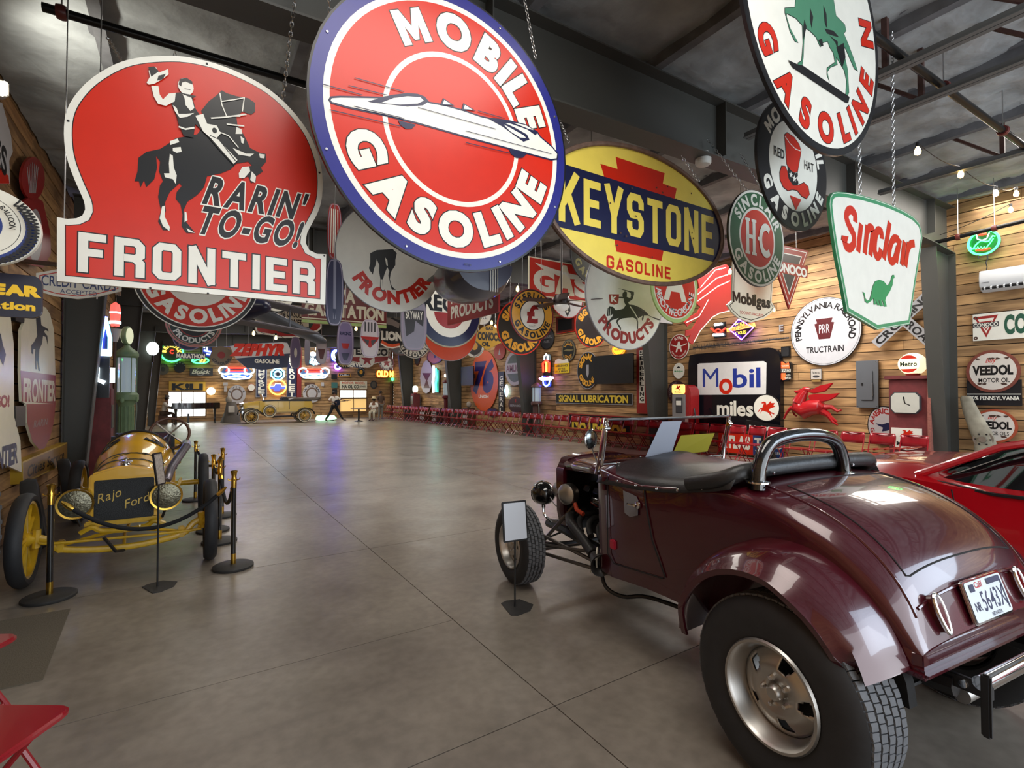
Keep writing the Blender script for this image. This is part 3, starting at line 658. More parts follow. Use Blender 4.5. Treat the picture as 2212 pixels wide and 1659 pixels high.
# ---------------------------------------------------------------- the yellow speedster
YP=mat('yellow_paint',(232,176,24),.28,0,.8,var=.06,scale=6); YF_=mat('yellow_frame_paint',(214,170,34),.4,0,.3,var=.2,scale=12)
CORE=mat('black_radiator_core',(30,32,32),.55,bump=.4,scale=160); GOLD=mat('gold_script',(190,160,80),.4,.5); LEATH=mat('brown_leather',(84,50,32),.5,var=.2)
RC=thing('speedster','yellow stripped vintage race car with black radiator behind a rope barrier','car',(-.46,5.73,0))
def wire_wheel(par,c,r,w,hubm,name='wheel',spokes=12,flat=False):
    wh=bpy.data.objects.new(name,None); C.objects.link(wh); wh.parent=par; wh.location=c
    h=w/2; MB().lathe([(r-.075,-h*.6),(r-.06,-h),(r-.03,-h*1.05),(r-.006,-h*.6),(r,0),(r-.006,h*.6),(r-.03,h*1.05),(r-.06,h),(r-.075,h*.6)],(0,0,0),(1,0,0),48,cap=False).build('tyre',RUB,wh)
    MB().lathe([(r-.09,-h*.7),(r-.07,-h*.75),(r-.07,h*.75),(r-.09,h*.7),(r-.09,-h*.7)],(0,0,0),(1,0,0),40,cap=False).build('rim',hubm,wh)
    mb=MB()
    for i in range(spokes):
        t=2*PI*i/spokes; mb.tube([(0,.04*cos(t),.04*sin(t)),(0,(r-.08)*cos(t),(r-.08)*sin(t))],[.022,.016],6)
    o=mb.build('spokes',hubm,wh); o['kind']='stuff'
    MB().lathe([(0,-.07),(.03,-.065),(.045,-.04),(.06,-.03),(.06,.03),(.045,.04),(.03,.065),(0,.07)],(0,0,0),(1,0,0),20,cap=False).build('hub',hubm,wh)
    return wh
for s in (-1,1):
    wire_wheel(RC,(s*.66,0,.385),.385,.10,YF_)
    wire_wheel(RC,(s*.66,2.5,.385),.385,.11,YF_)
a=MB(); a.tube(smoothpts([(-.60,0,.40),(-.52,0,.36),(-.44,-.02,.28),(-.2,-.02,.235),(0,-.02,.225),(.2,-.02,.235),(.44,-.02,.28),(.52,0,.36),(.60,0,.40)],4,False),.022,8,flat=1.3).build('front_axle',YF_,RC)
for s in (-1,1): MB().tube([(s*.585,0,.46),(s*.59,0,.31)],.028,8).build('kingpin',YF_,RC)
for k in range(4): MB().tube(smoothpts([(-.44+.07*k,0,.30+.016*k),(-.2+.04*k,0,.345+.01*k),(0,0,.375+.006*k),(.2-.04*k,0,.345+.01*k),(.44-.07*k,0,.30+.016*k)],3,False),.012,4).build('spring_leaf',YF_,RC)
for s in (-1,1): MB().box((s*.43,-.01,.30),(.05,.07,.10)).build('spring_shackle',YF_,RC,bevel=.008)
MB().tube(smoothpts([(-.56,-.06,.36),(-.42,-.07,.34),(.5,-.07,.31),(.56,-.06,.34)],3,False),.012,7).build('tie_rod',YF_,RC)
MB().tube([(.0,-.03,.24),(-.02,.25,.30),(.02,.9,.34)],.014,7).build('radius_rod',YF_,RC)
MB().tube([(-.13,-.15,.36),(-.05,-.12,.22),(.0,-.03,.2)],.014,6).build('start_crank',BLACKM,RC)
for s in (-1,1): MB().box((s*.20,1.3,.47),(.05,2.6,.09)).build('chassis_rail',YF_,RC,bevel=.008)
for s in (-1,1): MB().tube(smoothpts([(s*.30,-.06,.40),(s*.22,-.07,.44),(s*.16,-.05,.40),(0,-.05,.38)],4,False),.022,7).build('frame_horn',YF_,RC)
MB().box((0,0,.455),(.56,.06,.05)).build('cross_member',YF_,RC,bevel=.01)
# radiator
ro=[(-.245,.46),(-.255,.5),(-.255,.86),(-.235,.895),(-.15,.925),(-.05,.95),(.05,.95),(.15,.925),(.235,.895),(.255,.86),(.255,.5),(.245,.46)]
rs=MB().prism(ro,-.02,.10).build('radiator_shell',YP,RC,bevel=.015)
MB().prism(rrect(0,.655,.43,.36,.02),-.03,.0).build('radiator_core',CORE,RC,bevel=.004)
P_=Pic(); P_.text('gold_lettering',GOLD,'Rajo',-.105,.70,.075,.17,off=0,rot=.30,slant=.35); P_.text('gold_lettering',GOLD,'Ford',.09,.635,.075,.18,off=0,rot=.30,slant=.35)
P_.build(RC,1,y=-.0305)
cpn=MB(); cpn.lathe([(.04,0),(.04,.02),(.03,.03),(.012,.035),(.012,.055),(.02,.06),(.0,.075)],(0,.04,.945),(0,0,1),16).box((0,.04,.985),(.10,.015,.012)); cpn.build('radiator_cap',CHROME,RC)
# hood and cowl barrel
sec=[]
for y,wt,zl,zt,e in ((.10,.245,.62,.945,2.6),(.35,.265,.62,.985,2.4),(.62,.285,.62,1.03,2.3),(.85,.315,.62,1.09,2.2),(1.0,.345,.60,1.14,2.1),(1.35,.36,.58,1.165,2.1)):
    q=[(-wt,y,zl)]
    zb=zl+.14
    for i in range(25):
        t=PI*i/24; c=cos(t); q.append((-wt*abs(c)**(2/e)*(1 if c>0 else -1),y,zb+(zt-zb)*sin(t)**(2/e)))
    q.append((wt,y,zl)); sec.append(q)
MB().loft(sec).build('bonnet',YP,RC,smooth=50)
def bz(y,x,d=.004):
    for a_,b_ in zip(sec[:-1],sec[1:]):
        if a_[0][1]<=y<=b_[0][1]:
            t=(y-a_[0][1])/(b_[0][1]-a_[0][1]); best=None
            for p,q in zip(a_,b_):
                X=p[0]+(q[0]-p[0])*t; Z=p[2]+(q[2]-p[2])*t
                if best is None or abs(X-x)<best[0]: best=(abs(X-x),Z)
            return best[1]+d
    return sec[-1][12][2]+d
BKP=mat('black_paint_line',(24,22,20),.4)
for y0 in (.33,.56): MB().tube([(x,y0-.05+.0*x,bz(y0-.05,x,.002)) for x in [-.255+.51*i/20 for i in range(21)]],.006,5).build('bonnet_strap',BKP,RC)
MB().tube([(-.25,.30,bz(.3,-.24)),(-.12,.42,bz(.42,-.12)),(0,.5,bz(.5,0)),(.12,.48,bz(.48,.12)),(.27,.60,bz(.6,.26))],.005,5).build('bonnet_strap',BKP,RC)
def paint_num(cx,rot):
    pc=Pic(); pc.text('painted_number',BKP,'5',0,0,.17,.13,off=.05,slant=.2)
    for (nm,mn),(v,f) in pc.p.items():
        V=[]
        for p in v:
            x=cx+p[0]*cos(rot)-p[1]*sin(rot); y=1.0+ (p[0]*sin(rot)+p[1]*cos(rot))*1.0
            V.append((x,y,bz(min(1.3,max(.12,y)),x,.006)))
        MB().add(V,f).build('painted_number',BKP,RC,smooth=0)
paint_num(-.20,.25); paint_num(.19,-.25)
MB().tube([(-.36*cos(PI*i/20)**1 ,1.36,.72+.46*sin(PI*i/20)) for i in range(21)],.014,6).build('cowl_edge',BLACKM,RC)
en=MB(); en.box((.0,.55,.60),(.34,.7,.26)).box((.2,.5,.72),(.10,.5,.10)); en.build('engine_block',mat('ochre_engine',(150,96,40),.5),RC,bevel=.02)
MB().tube(smoothpts([(.22,.35,.74),(.30,.28,.76),(.33,.45,.84),(.42,.75,.97),(.46,.9,1.02)],4,False),.042,12).build('exhaust_elbow',mat('aluminised_pipe',(128,124,132),.35,.8,var=.2),RC)
MB().tube([(.46,.9,1.02),(.46,1.6,1.0),(.44,2.6,.9)],.045,12).build('exhaust_pipe',mat('aluminised_pipe',(128,124,132),.35,.8),RC)
for s in (-.33,.31):
    hl=bpy.data.objects.new('headlamp',None); C.objects.link(hl); hl.parent=RC; hl.location=(s,-.10,.66)
    MB().lathe([(.125,0),(.12,.03),(.09,.09),(.03,.12),(0,.12)],(0,0,0),(0,1,0),28,cap=False).build('lamp_shell',BLACKM,hl)
    MB().lathe([(.112,-.006),(.128,-.008),(.128,.012),(.12,.02)],(0,0,0),(0,1,0),30,cap=False).build('brass_rim',BRASS,hl)
    MB().lathe([(.114,0),(.06,-.012),(0,-.016)],(0,0,0),(0,1,0),26,cap=False).build('lens',mat('ribbed_lens',(120,116,96),.15,.6,var=.5,scale=60,bump=.4),hl)
    MB().tube([(0,.03,-.10),(s*-.1,.05,-.2)],.012,6).build('lamp_bracket',BLACKM,hl)
# cockpit
sw=bpy.data.objects.new('steering_wheel',None); C.objects.link(sw); sw.parent=RC; sw.location=(.29,1.62,1.12); sw.rotation_euler=(rad(62),0,0)
MB().tube([(.2*cos(2*PI*i/28),.2*sin(2*PI*i/28),0) for i in range(28)],.016,8,closed=True).build('wheel_rim',LEATH,sw)
for k in range(4): MB().tube([(0,0,-.02),(.19*cos(PI/4+k*PI/2),.19*sin(PI/4+k*PI/2),0)],.01,5).build('wheel_spoke',ALU,sw)
MB().tube([(.29,1.62,1.10),(.25,1.2,.95)],.016,7).build('steering_column',BLACKM,RC)
bd=MB(); bd.box((0,1.9,.62),(.66,1.1,.20)).box((0,2.3,.9),(.66,.16,.40)).box((0,1.95,.74),(.6,.5,.10)); bd.build('seat_body',BLACKM,RC,bevel=.04)
MB().box((.0,2.22,.92),(.58,.10,.34)).build('seat_squab',mat('maroon_leather',(70,24,40),.5),RC,bevel=.03)
MB().lathe([(.16,-.4),(.19,-.35),(.19,.35),(.16,.4)],(0,2.65,.80),(1,0,0),24).build('fuel_tank',YP,RC)
MB().tube([(.35,1.2,.50),(.38,1.6,.49),(.40,2.3,.47)],.02,6).build('side_rail',YF_,RC)
MB().tube([(-.6,2.5,.385),(.6,2.5,.385)],.035,10).build('rear_axle',YF_,RC)
# ---------------------------------------------------------------- red sports coupe beyond the hot rod
RP=mat('bright_red_paint',(176,10,24),.22,0,1); BG=mat('black_glass',(12,14,18),.04,0,1)
CV=thing('sports_coupe','bright red modern sports coupe parked beyond the maroon roadster','car',(5.9,.4,0),0)
# local x: -0.9 near side; y forward
prof=[(-1.9,.35,.70,.74),(-1.6,.30,.86,.92),(-1.0,.28,.93,1.0),(-.3,.25,.90,.96),(.4,.25,.87,.93),(1.0,.26,.88,.98),(1.35,.27,.91,1.03),(1.8,.28,.88,1.01),(2.3,.30,.74,.84),(2.55,.38,.58,.64)]
secs=[]
for y,zb,zs,zt in prof:
    hw=.93-.10*max(0,(y-1.7)/.9)-.06*max(0,(-1.2-y)/.8); o=[(-hw+.05,y,zb)]
    for i in range(1,5): t=i/5; o.append((-hw+.05*(1-sin(PI*t*.9)),y,zb+(zs-zb)*t))
    for i in range(21):
        u=-1+i/10; cr=1-abs(u)**3; o.append((hw*u*.995,y,zs+(zt-zs)*cr+.03*math.exp(-((abs(u)-.72)/.13)**2)*(1 if y>.8 else .2)))
    for i in range(4,0,-1): t=i/5; o.append((hw-.05*(1-sin(PI*t*.9)),y,zb+(zs-zb)*t))
    o.append((hw-.05,y,zb)); secs.append(o)
MB().loft(secs,caps=True).build('body_shell',RP,CV,smooth=55)
# cabin: glass house and red pillars
gh=[]
for y,w_,z in ((1.22,.66,.94),(.78,.66,1.20),(.35,.64,1.31),(-.1,.62,1.35),(-.6,.60,1.31),(-1.2,.56,1.08),(-1.6,.5,.96)):
    gh.append([(-.84 if False else -(w_+.18),y,.90)]+[(-(w_+.18*(1-t)),y,.90+(z-.90)*t) for t in (.5,.9)]+[(x*w_,y,z+.02*(1-x*x)) for x in (-.9,-.5,0,.5,.9)]+[((w_+.18*(1-t)),y,.90+(z-.90)*t) for t in (.9,.5)]+[((w_+.18),y,.90)])
MB().loft(gh).build('glasshouse',BG,CV,smooth=60)
for s in (-1,1):
    MB().tube([(s*.85,1.30,.93),(s*.76,.80,1.20),(s*.70,.36,1.32),(s*.67,-.1,1.355),(s*.66,-.6,1.32),(s*.66,-1.2,1.09),(s*.68,-1.65,.95)],.028,8).build('roof_pillar',RP,CV)
    MB().tube([(s*.78,1.18,.97),(s*.70,.78,1.215),(s*.64,.36,1.325)],.016,6).build('chrome_trim',ALU,CV)
    MB().tube([(s*.825,.62,.93),(s*.775,.50,1.06)],.008,5).build('quarter_trim',ALU,CV)
    MB().tube([(s*.935,-.5,.88),(s*.94,.1,.865),(s*.93,.8,.86),(s*.88,1.15,.90)],.014,5).build('window_seal',BLACKM,CV)
    MB().tube([(s*.935,1.05,.86),(s*.955,1.0,.6),(s*.94,1.02,.32)],.005,5).build('door_gap',DARKIN,CV)
MB().prism([(.55,-.55),(.52,.55),(0,.60),(-.55,.5),(-.55,-.5)],1.355,1.375,ax=2).build('roof_panel',RP,CV,bevel=.01).location=(0,-.3,-.02)
wb=MB().add([(-.74,1.28,.955),(.74,1.28,.955),(.60,.42,1.315),(-.60,.42,1.315)],[(0,1,2,3)]).build('windscreen',mat('green_glass',(70,76,70),.05,0,1),CV,smooth=0); wb.modifiers.new('t','SOLIDIFY').thickness=.006
for k in range(5): MB().box((-.45,1.75+.10*k,1.035-.012*k),(.34,.03,.012),rx=-.2).build('bonnet_vent',RP,CV,bevel=.004)
for k in range(5): MB().box((.45,1.75+.10*k,1.035-.012*k),(.34,.03,.012),rx=-.2).build('bonnet_vent',RP,CV,bevel=.004)
MB().tube([(-.5,1.32,.965),(-.1,1.25,.985),(.4,1.20,.99)],.009,5).build('wiper_arm',BLACKM,CV)
for sx in (-1,1):
    for sy in (-1.25,1.5):
        wh=bpy.data.objects.new('wheel',None); C.objects.link(wh); wh.parent=CV; wh.location=(sx*.83,sy,.34)
        tyre_mesh('tyre',wh,.34,.24,.25); MB().lathe([(.25,sx*.10),(.23,sx*.11),(.21,sx*.05),(.06,sx*.07),(.0,sx*.09)],(0,0,0),(1,0,0),30,cap=False).build('rim',ALU,wh)
        for k in range(5): MB().box((sx*.085,.13*cos(2*PI*k/5),.13*sin(2*PI*k/5)),(.03,.20,.05),rx=2*PI*k/5).build('rim_spoke',ALU,wh,bevel=.006)
# ---------------------------------------------------------------- stanchions and ropes
VEL=mat('black_velvet',(12,12,15),.8); CASTB=mat('cast_base',(48,47,46),.6,var=.2,scale=20)
def stanchion(x,y,label):
    t=thing('stanchion',label,'stanchion',(x,y,0),0,'brass stanchions round the yellow race car')
    MB().lathe([(.165,0),(.17,.006),(.17,.022),(.155,.03),(.03,.036)],n=40).build('base',CASTB,t)
    MB().lathe([(.022,.03),(.022,.13)],n=20,cap=False).build('lower_collar',BRASS,t)
    MB().lathe([(.021,.13),(.021,.74)],n=20,cap=False).build('post',GLOSSB,t)
    MB().lathe([(.023,.73),(.023,.82),(.020,.83),(.026,.87),(.031,.885),(.020,.89),(0,.88)],n=20,cap=False).build('brass_head',BRASS,t)
    for k in range(4): MB().tube([(.02*cos(k*PI/2),.02*sin(k*PI/2),.80),(.045*cos(k*PI/2),.045*sin(k*PI/2),.805),(.05*cos(k*PI/2),.05*sin(k*PI/2),.82)],.005,5).build('rope_ring',BRASS,t)
    return t
ST=[(-.888,5.30,'brass topped rope post at the left front of the yellow race car'),(.373,5.32,'brass topped rope post nearest the open floor, in front of the yellow race car'),(.31,6.30,'brass topped rope post second along the right of the yellow race car'),(.27,6.85,'brass topped rope post third along the right of the yellow race car'),(.40,7.60,'brass topped rope post beside the rear tyre of the yellow race car'),(.12,8.95,'farthest brass topped rope post behind the yellow race car')]
for s in ST: stanchion(*s)
def rope(a,b,sag,label):
    t=thing('barrier_rope',label,'rope',(a[0],a[1],.80),0,'velvet ropes of the barrier'); d=Vector((b[0]-a[0],b[1]-a[1],0))
    L=d.length; P=[]
    for i in range(17): u=.06/L+ (1-.12/L)*i/16; P.append((d.x*u,d.y*u,-sag*4*u*(1-u)+.01))
    MB().tube(P[1:-1],.017,10).build('velvet_rope',VEL,t)
    for p,q in ((P[0],P[1]),(P[-1],P[-2])): MB().tube([p,((p[0]+q[0])/2,(p[1]+q[1])/2,(p[2]+q[2])/2),q],[.008,.02,.017],8).build('brass_hook',BRASS,t)
rope(ST[0],ST[1],.36,'black velvet rope hanging low across the front of the yellow race car')
rope(ST[1],ST[2],.30,'black velvet rope along the side of the yellow race car, nearest length'); rope(ST[2],ST[3],.1,'short black velvet rope between the close pair of posts'); rope(ST[3],ST[4],.15,'black velvet rope beside the rear wheel of the yellow race car'); rope(ST[4],ST[5],.22,'black velvet rope to the farthest post')
# ---------------------------------------------------------------- label stands
def label_stand(name,x,y,label,cardw,cardz,cardh,rz,baserz,face):
    t=thing(name,label,'sign stand',(x,y,0),0)
    bm_=MB().prism([(-.13,-.07),(-.10,-.11),(.02,-.13),(.12,-.08),(.13,.06),(.04,.12),(-.02,.12)],0,.006,ax=2).build('base_plate',CASTB,t,smooth=0); bm_.rotation_euler=(0,0,baserz)
    MB().cyl((0,0,.005),(0,0,cardz+.01),.007,n=8).build('rod',BLACKM,t)
    c=bpy.data.objects.new('card_holder',None); C.objects.link(c); c.parent=t; c.location=(0,0,cardz+cardh/2); c.rotation_euler=(rad(-8),0,rz)
    MB().prism(rrect(0,0,cardw,cardh,.012),-.006,.006).build('frame',BLACKM,c,bevel=.002)
    MB().prism(rrect(0,0,cardw-.026,cardh-.026,.006),-.008,-.004).build('card',face,c,smooth=0)
    return t
label_stand('label_stand',2.08,3.19,'white card on a thin black floor stand before the front wheel of the maroon roadster',.205,.495,.295,rad(-8),.3,mat('bluish_white_card',(214,222,234),.35))  # first stand has a plain bluish white card face
label_stand('label_stand',-.19,5.12,'narrow edge-on card on a floor stand in front of the yellow race car',.12,.84,.27,rad(62),.9,mat('printed_card',(170,160,150),.5,var=.4,scale=60))
# ---------------------------------------------------------------- mat, big old tyre
MT=mat('ribbed_mat',(96,88,74),.9,bump=.5,scale=120)
c_=(-1.12,4.38); mt=MB().prism([(-.45,-.57),(.46,-.57),(.41,.56),(-.45,.56)],0,.008,ax=2).build('floor_mat',MT,smooth=0); mt.location=(-1.12,4.38,.0); tag(mt,'thin ribbed brown mat on the concrete beside the red folding chairs','mat')
OT=mat('worn_grey_rubber',(92,94,98),.8,var=.4,scale=14,bump=.6)
ot=thing('tractor_tyre','large worn grey tyre standing upright against the left wall','tyre',(-1.33,4.72,.6),rad(0))
MB().lathe([(.33,-.13),(.36,-.17),(.45,-.19),(.54,-.17),(.585,-.11),(.60,0),(.585,.11),(.54,.17),(.45,.19),(.36,.17),(.33,.13)],(0,0,0),(1,0,0),56,cap=False).build('carcass',OT,ot)
lg=MB()
for i in range(34):
    t=2*PI*i/34
    for s in (-1,1): lg.box((s*.085,.598*cos(t+s*.045),.598*sin(t+s*.045)),(.15,.03,.04),rx=t+PI/2)
lg.build('tread_lug',OT,ot)['kind']='stuff'
# ---------------------------------------------------------------- red folding chairs
def chair_base(label,group):
    t=thing('folding_chair',label,'chair',(0,0,0),0,group)
    MB().prism(rrect(0,0,.42,.40,.05),.425,.45,ax=2).build('seat',REDM,t,bevel=.008)
    b=[]
    for z,yb in ((.63,.215),(.70,.222),(.78,.235),(.83,.245)):
        b.append([(x,yb+.05*(1-(x/.21)**2)*1,z) for x in [-.205+.041*i for i in range(11)]])
    o=MB().loft(b).build('backrest',REDM,t,smooth=60); sd=o.modifiers.new('t','SOLIDIFY'); sd.thickness=.012
    for s in (-1,1):
        MB().tube([(s*.20,-.23,0),(s*.205,.12,.45),(s*.205,.24,.78),(s*.19,.26,.83)],.011,7).build('leg',REDM,t)
        MB().tube([(s*.19,-.12,.42),(s*.19,.23,0)],.011,7).build('leg',REDM,t)
    MB().tube([(-.205,.24,.80),(-.19,.262,.835),(.19,.262,.835),(.205,.24,.80)],.011,7).build('top_rail',REDM,t)
    MB().cyl((-.19,.16,.09),(.19,.16,.09),.009,n=6).build('stretcher',REDM,t); MB().cyl((-.2,-.13,.12),(.2,-.13,.12),.009,n=6).build('stretcher',REDM,t)
    return t
ch0=chair_base('glossy red folding chair nearest the viewer, lower left corner','red folding chairs by the left wall'); ch0.location=(-.615,2.40,0); ch0.rotation_euler=(0,0,rad(56.5))
dup(ch0,(-.93,3.25,0),rad(60),'second glossy red folding chair, beside the ribbed mat','red folding chairs by the left wall')
NUM=['first','second','third','fourth','fifth','sixth','seventh','eighth','ninth','tenth','eleventh','twelfth','thirteenth','fourteenth','fifteenth']
COLN=['nearest','second nearest','third nearest','fourth nearest','farthest']
k=0; Y=3.75; last=-1; q=0
while Y<32.3:
    b=sum(1 for v in BAY if v<Y)-1
    if b!=last: last=b; q=0
    dup(ch0,(10.85+.03*sin(k*2.1),Y,0),-PI/2+.05*sin(k*1.7),'%s red folding chair beyond the %s black column of the right wall'%(NUM[q],COLN[b]),'long row of red folding chairs')
    k+=1; q+=1; Y+=.5
# ---------------------------------------------------------------- hanging signs
def proj(p):
    v=(p[0],p[1],p[2]-CAMZ); q=sum(v[i]*f_[i] for i in range(3))
    return 1106+F*sum(v[i]*r_[i] for i in range(3))/q,829.5-F*sum(v[i]*u_[i] for i in range(3))/q
def circ(Y,x0,x1,yb=None,yt=None,ratio=None):
    """centre and half sizes (metres) of an upright oval hung across the hall, from the edges it shows"""
    a=on(1,Y,x0,400).x; b=on(1,Y,x1,400).x; rx=(b-a)/2; cx=(a+b)/2
    def ext(zc,rz):
        ys=[proj((cx+rx*cos(t),Y,zc+rz*sin(t)))[1] for t in [2*PI*i/48 for i in range(48)]]; return min(ys),max(ys)
    if yb is not None and yt is not None and ratio is None:
        zc,rz=2.5,rx
        for _ in range(30):
            t,b_=ext(zc,rz); k=(b_-t)/(2*rz); rz*= (yb-yt)/(b_-t); t,b_=ext(zc,rz); zc+=((t+b_)/2-(yt+yb)/2)/k
        return cx,zc,rx,rz
    rz=rx*(ratio or 1); zc=2.5
    for _ in range(30):
        t,b_=ext(zc,rz); k=(b_-t)/(2*rz); zc+=((b_-yb) if yb is not None else (t-yt))/k
    return cx,zc,rx,rz
def hang(name,label,Y,x0,x1,yb=None,yt=None,ratio=None,group='vintage signs hanging from the roof',chains=1,fine=False,edge=BLK,pan=True,t=.02,back=None):
    cx,zc,rx,rz=circ(Y,x0,x1,yb,yt,ratio)
    o=thing(name,label,'sign',(cx,Y,zc),0,group)
    if pan: panel(o,ell_pts(0,0,rx,rz),edge,t)
    if chains:
        for s in (-.45,.45):
            z0=rz*(1-.45**2)**.5*.98; chain(o,(s*rx,.01,z0),(s*rx*.9,.01,ceil_z(cx)-zc+.12),fine=fine)
    return o,rx,rz,Pic()
def inset(pts,d):
    n=len(pts); P=[Vector(p) for p in pts]; A=sum(P[i].x*P[(i+1)%n].y-P[(i+1)%n].x*P[i].y for i in range(n)); sg=1 if A>0 else -1; o=[]
    for i in range(n):
        e0=(P[i]-P[i-1]).normalized(); e1=(P[(i+1)%n]-P[i]).normalized(); n0=Vector((-e0.y,e0.x))*sg; n1=Vector((-e1.y,e1.x))*sg
        m=(n0+n1); m=m.normalized() if m.length>1e-6 else n0; c=max(.45,m.dot(n0)); o.append(tuple(P[i]+m*d/c))
    return o
# heavy block lettering drawn as strokes
def block_glyph(c,s=.24):
    a=s/2; W={'I':s,'M':.98,'L':.62,'T':.70,'E':.66,'F':.64}.get(c,.74); b=W-a; t=1-a; l=a; m=.5; k=.10
    O=[(a,l+k),(a,t-k),(a+k,t),(b-k,t),(b,t-k),(b,l+k),(b-k,l),(a+k,l)]
    G={'E':[[(W,t),(a,t),(a,l),(W,l)],[(a,m),(W-.07,m)]],'F':[[(W,t),(a,t),(a,0)],[(a,m),(W-.08,m)]],
    'R':[[(a,0),(a,t),(b-k,t),(b,t-k),(b,m+k-.04),(b-k,m-.02),(s*.99,m-.02)],[(b-k-.03,m-.02),(b,m-.14),(b,0)]],'P':[[(a,0),(a,t),(b-k,t),(b,t-k),(b,m+k-.06),(b-k,m-.06),(a,m-.06)]],
    'N':[[(a,0),(a,1)],[(b,0),(b,1)],[(a-.02,1),(b+.02,0)]],'T':[[(0,t),(W,t)],[(W/2,t),(W/2,0)]],'I':[[(a,0),(a,1)]],
    'K':[[(a,0),(a,1)],[(a+.04,.36),(W-.08,1)],[(.30,.62),(W-.06,0)]],'Y':[[(W/2,0),(W/2,.46)],[(W/2,.36),(.08,1)],[(W/2,.36),(W-.08,1)]],
    'S':[[(b,t-.24),(b,t-k),(b-k,t),(a+k,t),(a,t-k),(a,m+k),(a+k,m),(b-k,m),(b,m-k),(b,l+k),(b-k,l),(a+k,l),(a,l+k),(a,l+.24)]],
    'G':[[(b,t-.22),(b,t-k),(b-k,t),(a+k,t),(a,t-k),(a,l+k),(a+k,l),(b-k,l),(b,l+k),(b,m-.02),(W/2,m-.02)]],'C':[[(b,t-.22),(b,t-k),(b-k,t),(a+k,t),(a,t-k),(a,l+k),(a+k,l),(b-k,l),(b,l+k),(b,l+.22)]],
    'A':[[(.07,0),(W/2,.90),(W-.07,0)],[(.2,.28),(W-.2,.28)]],'L':[[(a,1),(a,l),(W,l)]],'M':[[(a,0),(a,1)],[(b,0),(b,1)],[(a,.98),(W/2,.3),(b,.98)]],
    'B':[[(a,0),(a,1)],[(a,t),(b-k,t),(b,t-k),(b,m+k),(b-k,m),(a,m)],[(a,m),(b-k,m),(b,m-k),(b,l+k),(b-k,l),(a,l)]],'H':[[(a,0),(a,1)],[(b,0),(b,1)],[(a,m),(b,m)]],'U':[[(a,1),(a,l+k),(a+k,l),(b-k,l),(b,l+k),(b,1)]],'D':[[(a,l),(a,t),(b-k,t),(b,t-k),(b,l+k),(b-k,l),(a,l)]]}
    return ([(O,True)] if c=='O' else [(q,False) for q in G.get(c,[])]),W
def block(pc,name,m,txt,cx,cy,h,w,s=.24,grow=0,gap=.14,rot=0,slant=0,hole=None):
    gl=[]; x=0; hs_=[]
    for c in txt:
        if c==' ': x+=.35; continue
        g,W=block_glyph(c,s); gl.append((x,g)); hs_.append((c,x,W)); x+=W+gap
    tot=x-gap; kx=w/tot; ca,sa=cos(rot),sin(rot); pc.k+=1; L=pc.k; jj=0
    for x0,g in gl:
        for q,cl in g:
            P=[Vector(p) for p in q]
            if grow and not cl:
                P[0]+= (P[0]-P[1]).normalized()*grow; P[-1]+=(P[-1]-P[-2]).normalized()*grow
            P2=[]
            for p in P:
                X=(p.x+x0-tot/2)*kx; Z=(p.y-.5)*h; X+=Z*slant; P2.append((cx+X*ca-Z*sa,cy+X*sa+Z*ca))
            k0=pc.k; pc.line(name,m,P2,(s+2*grow)*min(kx,h),cl); pc.k=k0
            # restore one shared layer
            A=pc.p[(name,m.name)][0]; n=len(P2)*2
            jj+=1
            for i in range(len(A)-n,len(A)): A[i]=(A[i][0],A[i][1],L+jj*.02)
    if hole:
        for c,x0,W in hs_:
            if c=='R': pc.rect('letter_hole_edge',BLK,(x0+W/2-.01-tot/2)*kx,cy+(.18)*h,.30*kx,.21*h) if False else (pc.rect('letter_hole_edge',BLK,cx+(x0+W/2-.01-tot/2)*kx,cy+.185*h,.30*kx,.20*h),pc.rect('letter_hole',hole,cx+(x0+W/2-.01-tot/2)*kx,cy+.185*h,.24*kx,.15*h))
# --- the shield-shaped red sign with horse and rider
Yf=3.3
o=thing('hanging_sign','big red shield-shaped sign with a rearing horse, its rider waving a hat','sign',on(1,Yf,415,400),0,'vintage signs hanging from the roof')
g=local(o,'Y',Yf); z1=zm(0,0,740/1754); Q=lambda pts,sm=0:[g(z1(p)) for p in (smoothpts(pts,sm) if sm else pts)]
arch=[(436,1075),(430,1030),(395,950),(355,850),(333,760),(328,650),(345,560),(392,480),(472,400),(590,330),(700,298),(830,287),(950,292),(1100,325),(1250,385),(1380,460),(1490,560),(1580,680),(1630,800),(1650,900),(1648,1010),(1630,1080),(1600,1140),(1572,1195),(1565,1245)]
out=[(292,1112),(345,1122),(392,1118),(422,1104)]+smoothpts(arch,3,False)+[(1582,1280),(1622,1300),(1670,1302),(1665,1560),(1100,1508),(292,1440)]
OUT=[g(z1(p)) for p in out][::-1]
panel(o,OUT,WHT,.02); P=Pic(); P.poly('thin_black_line',BLK,inset(OUT,.030)); P.poly('red_field',RED,inset(OUT,.034))
gw=lambda a,b,y:(g(z1((b,y)))[0]-g(z1((a,y)))[0])
cc=((g(z1((400,1320)))[0]+g(z1((1612,1400)))[0])/2,g(z1((1005,1358)))[1]); hh=(g(z1((480,1200)))[1]-g(z1((480,1405)))[1])
block(P,'letter_outline',BLK,'FRONTIER',cc[0],cc[1],hh,gw(400,1612,1358),.225,grow=.034,gap=.20); block(P,'lettering',WHT,'FRONTIER',cc[0],cc[1],hh,gw(400,1612,1358),.225,gap=.20)
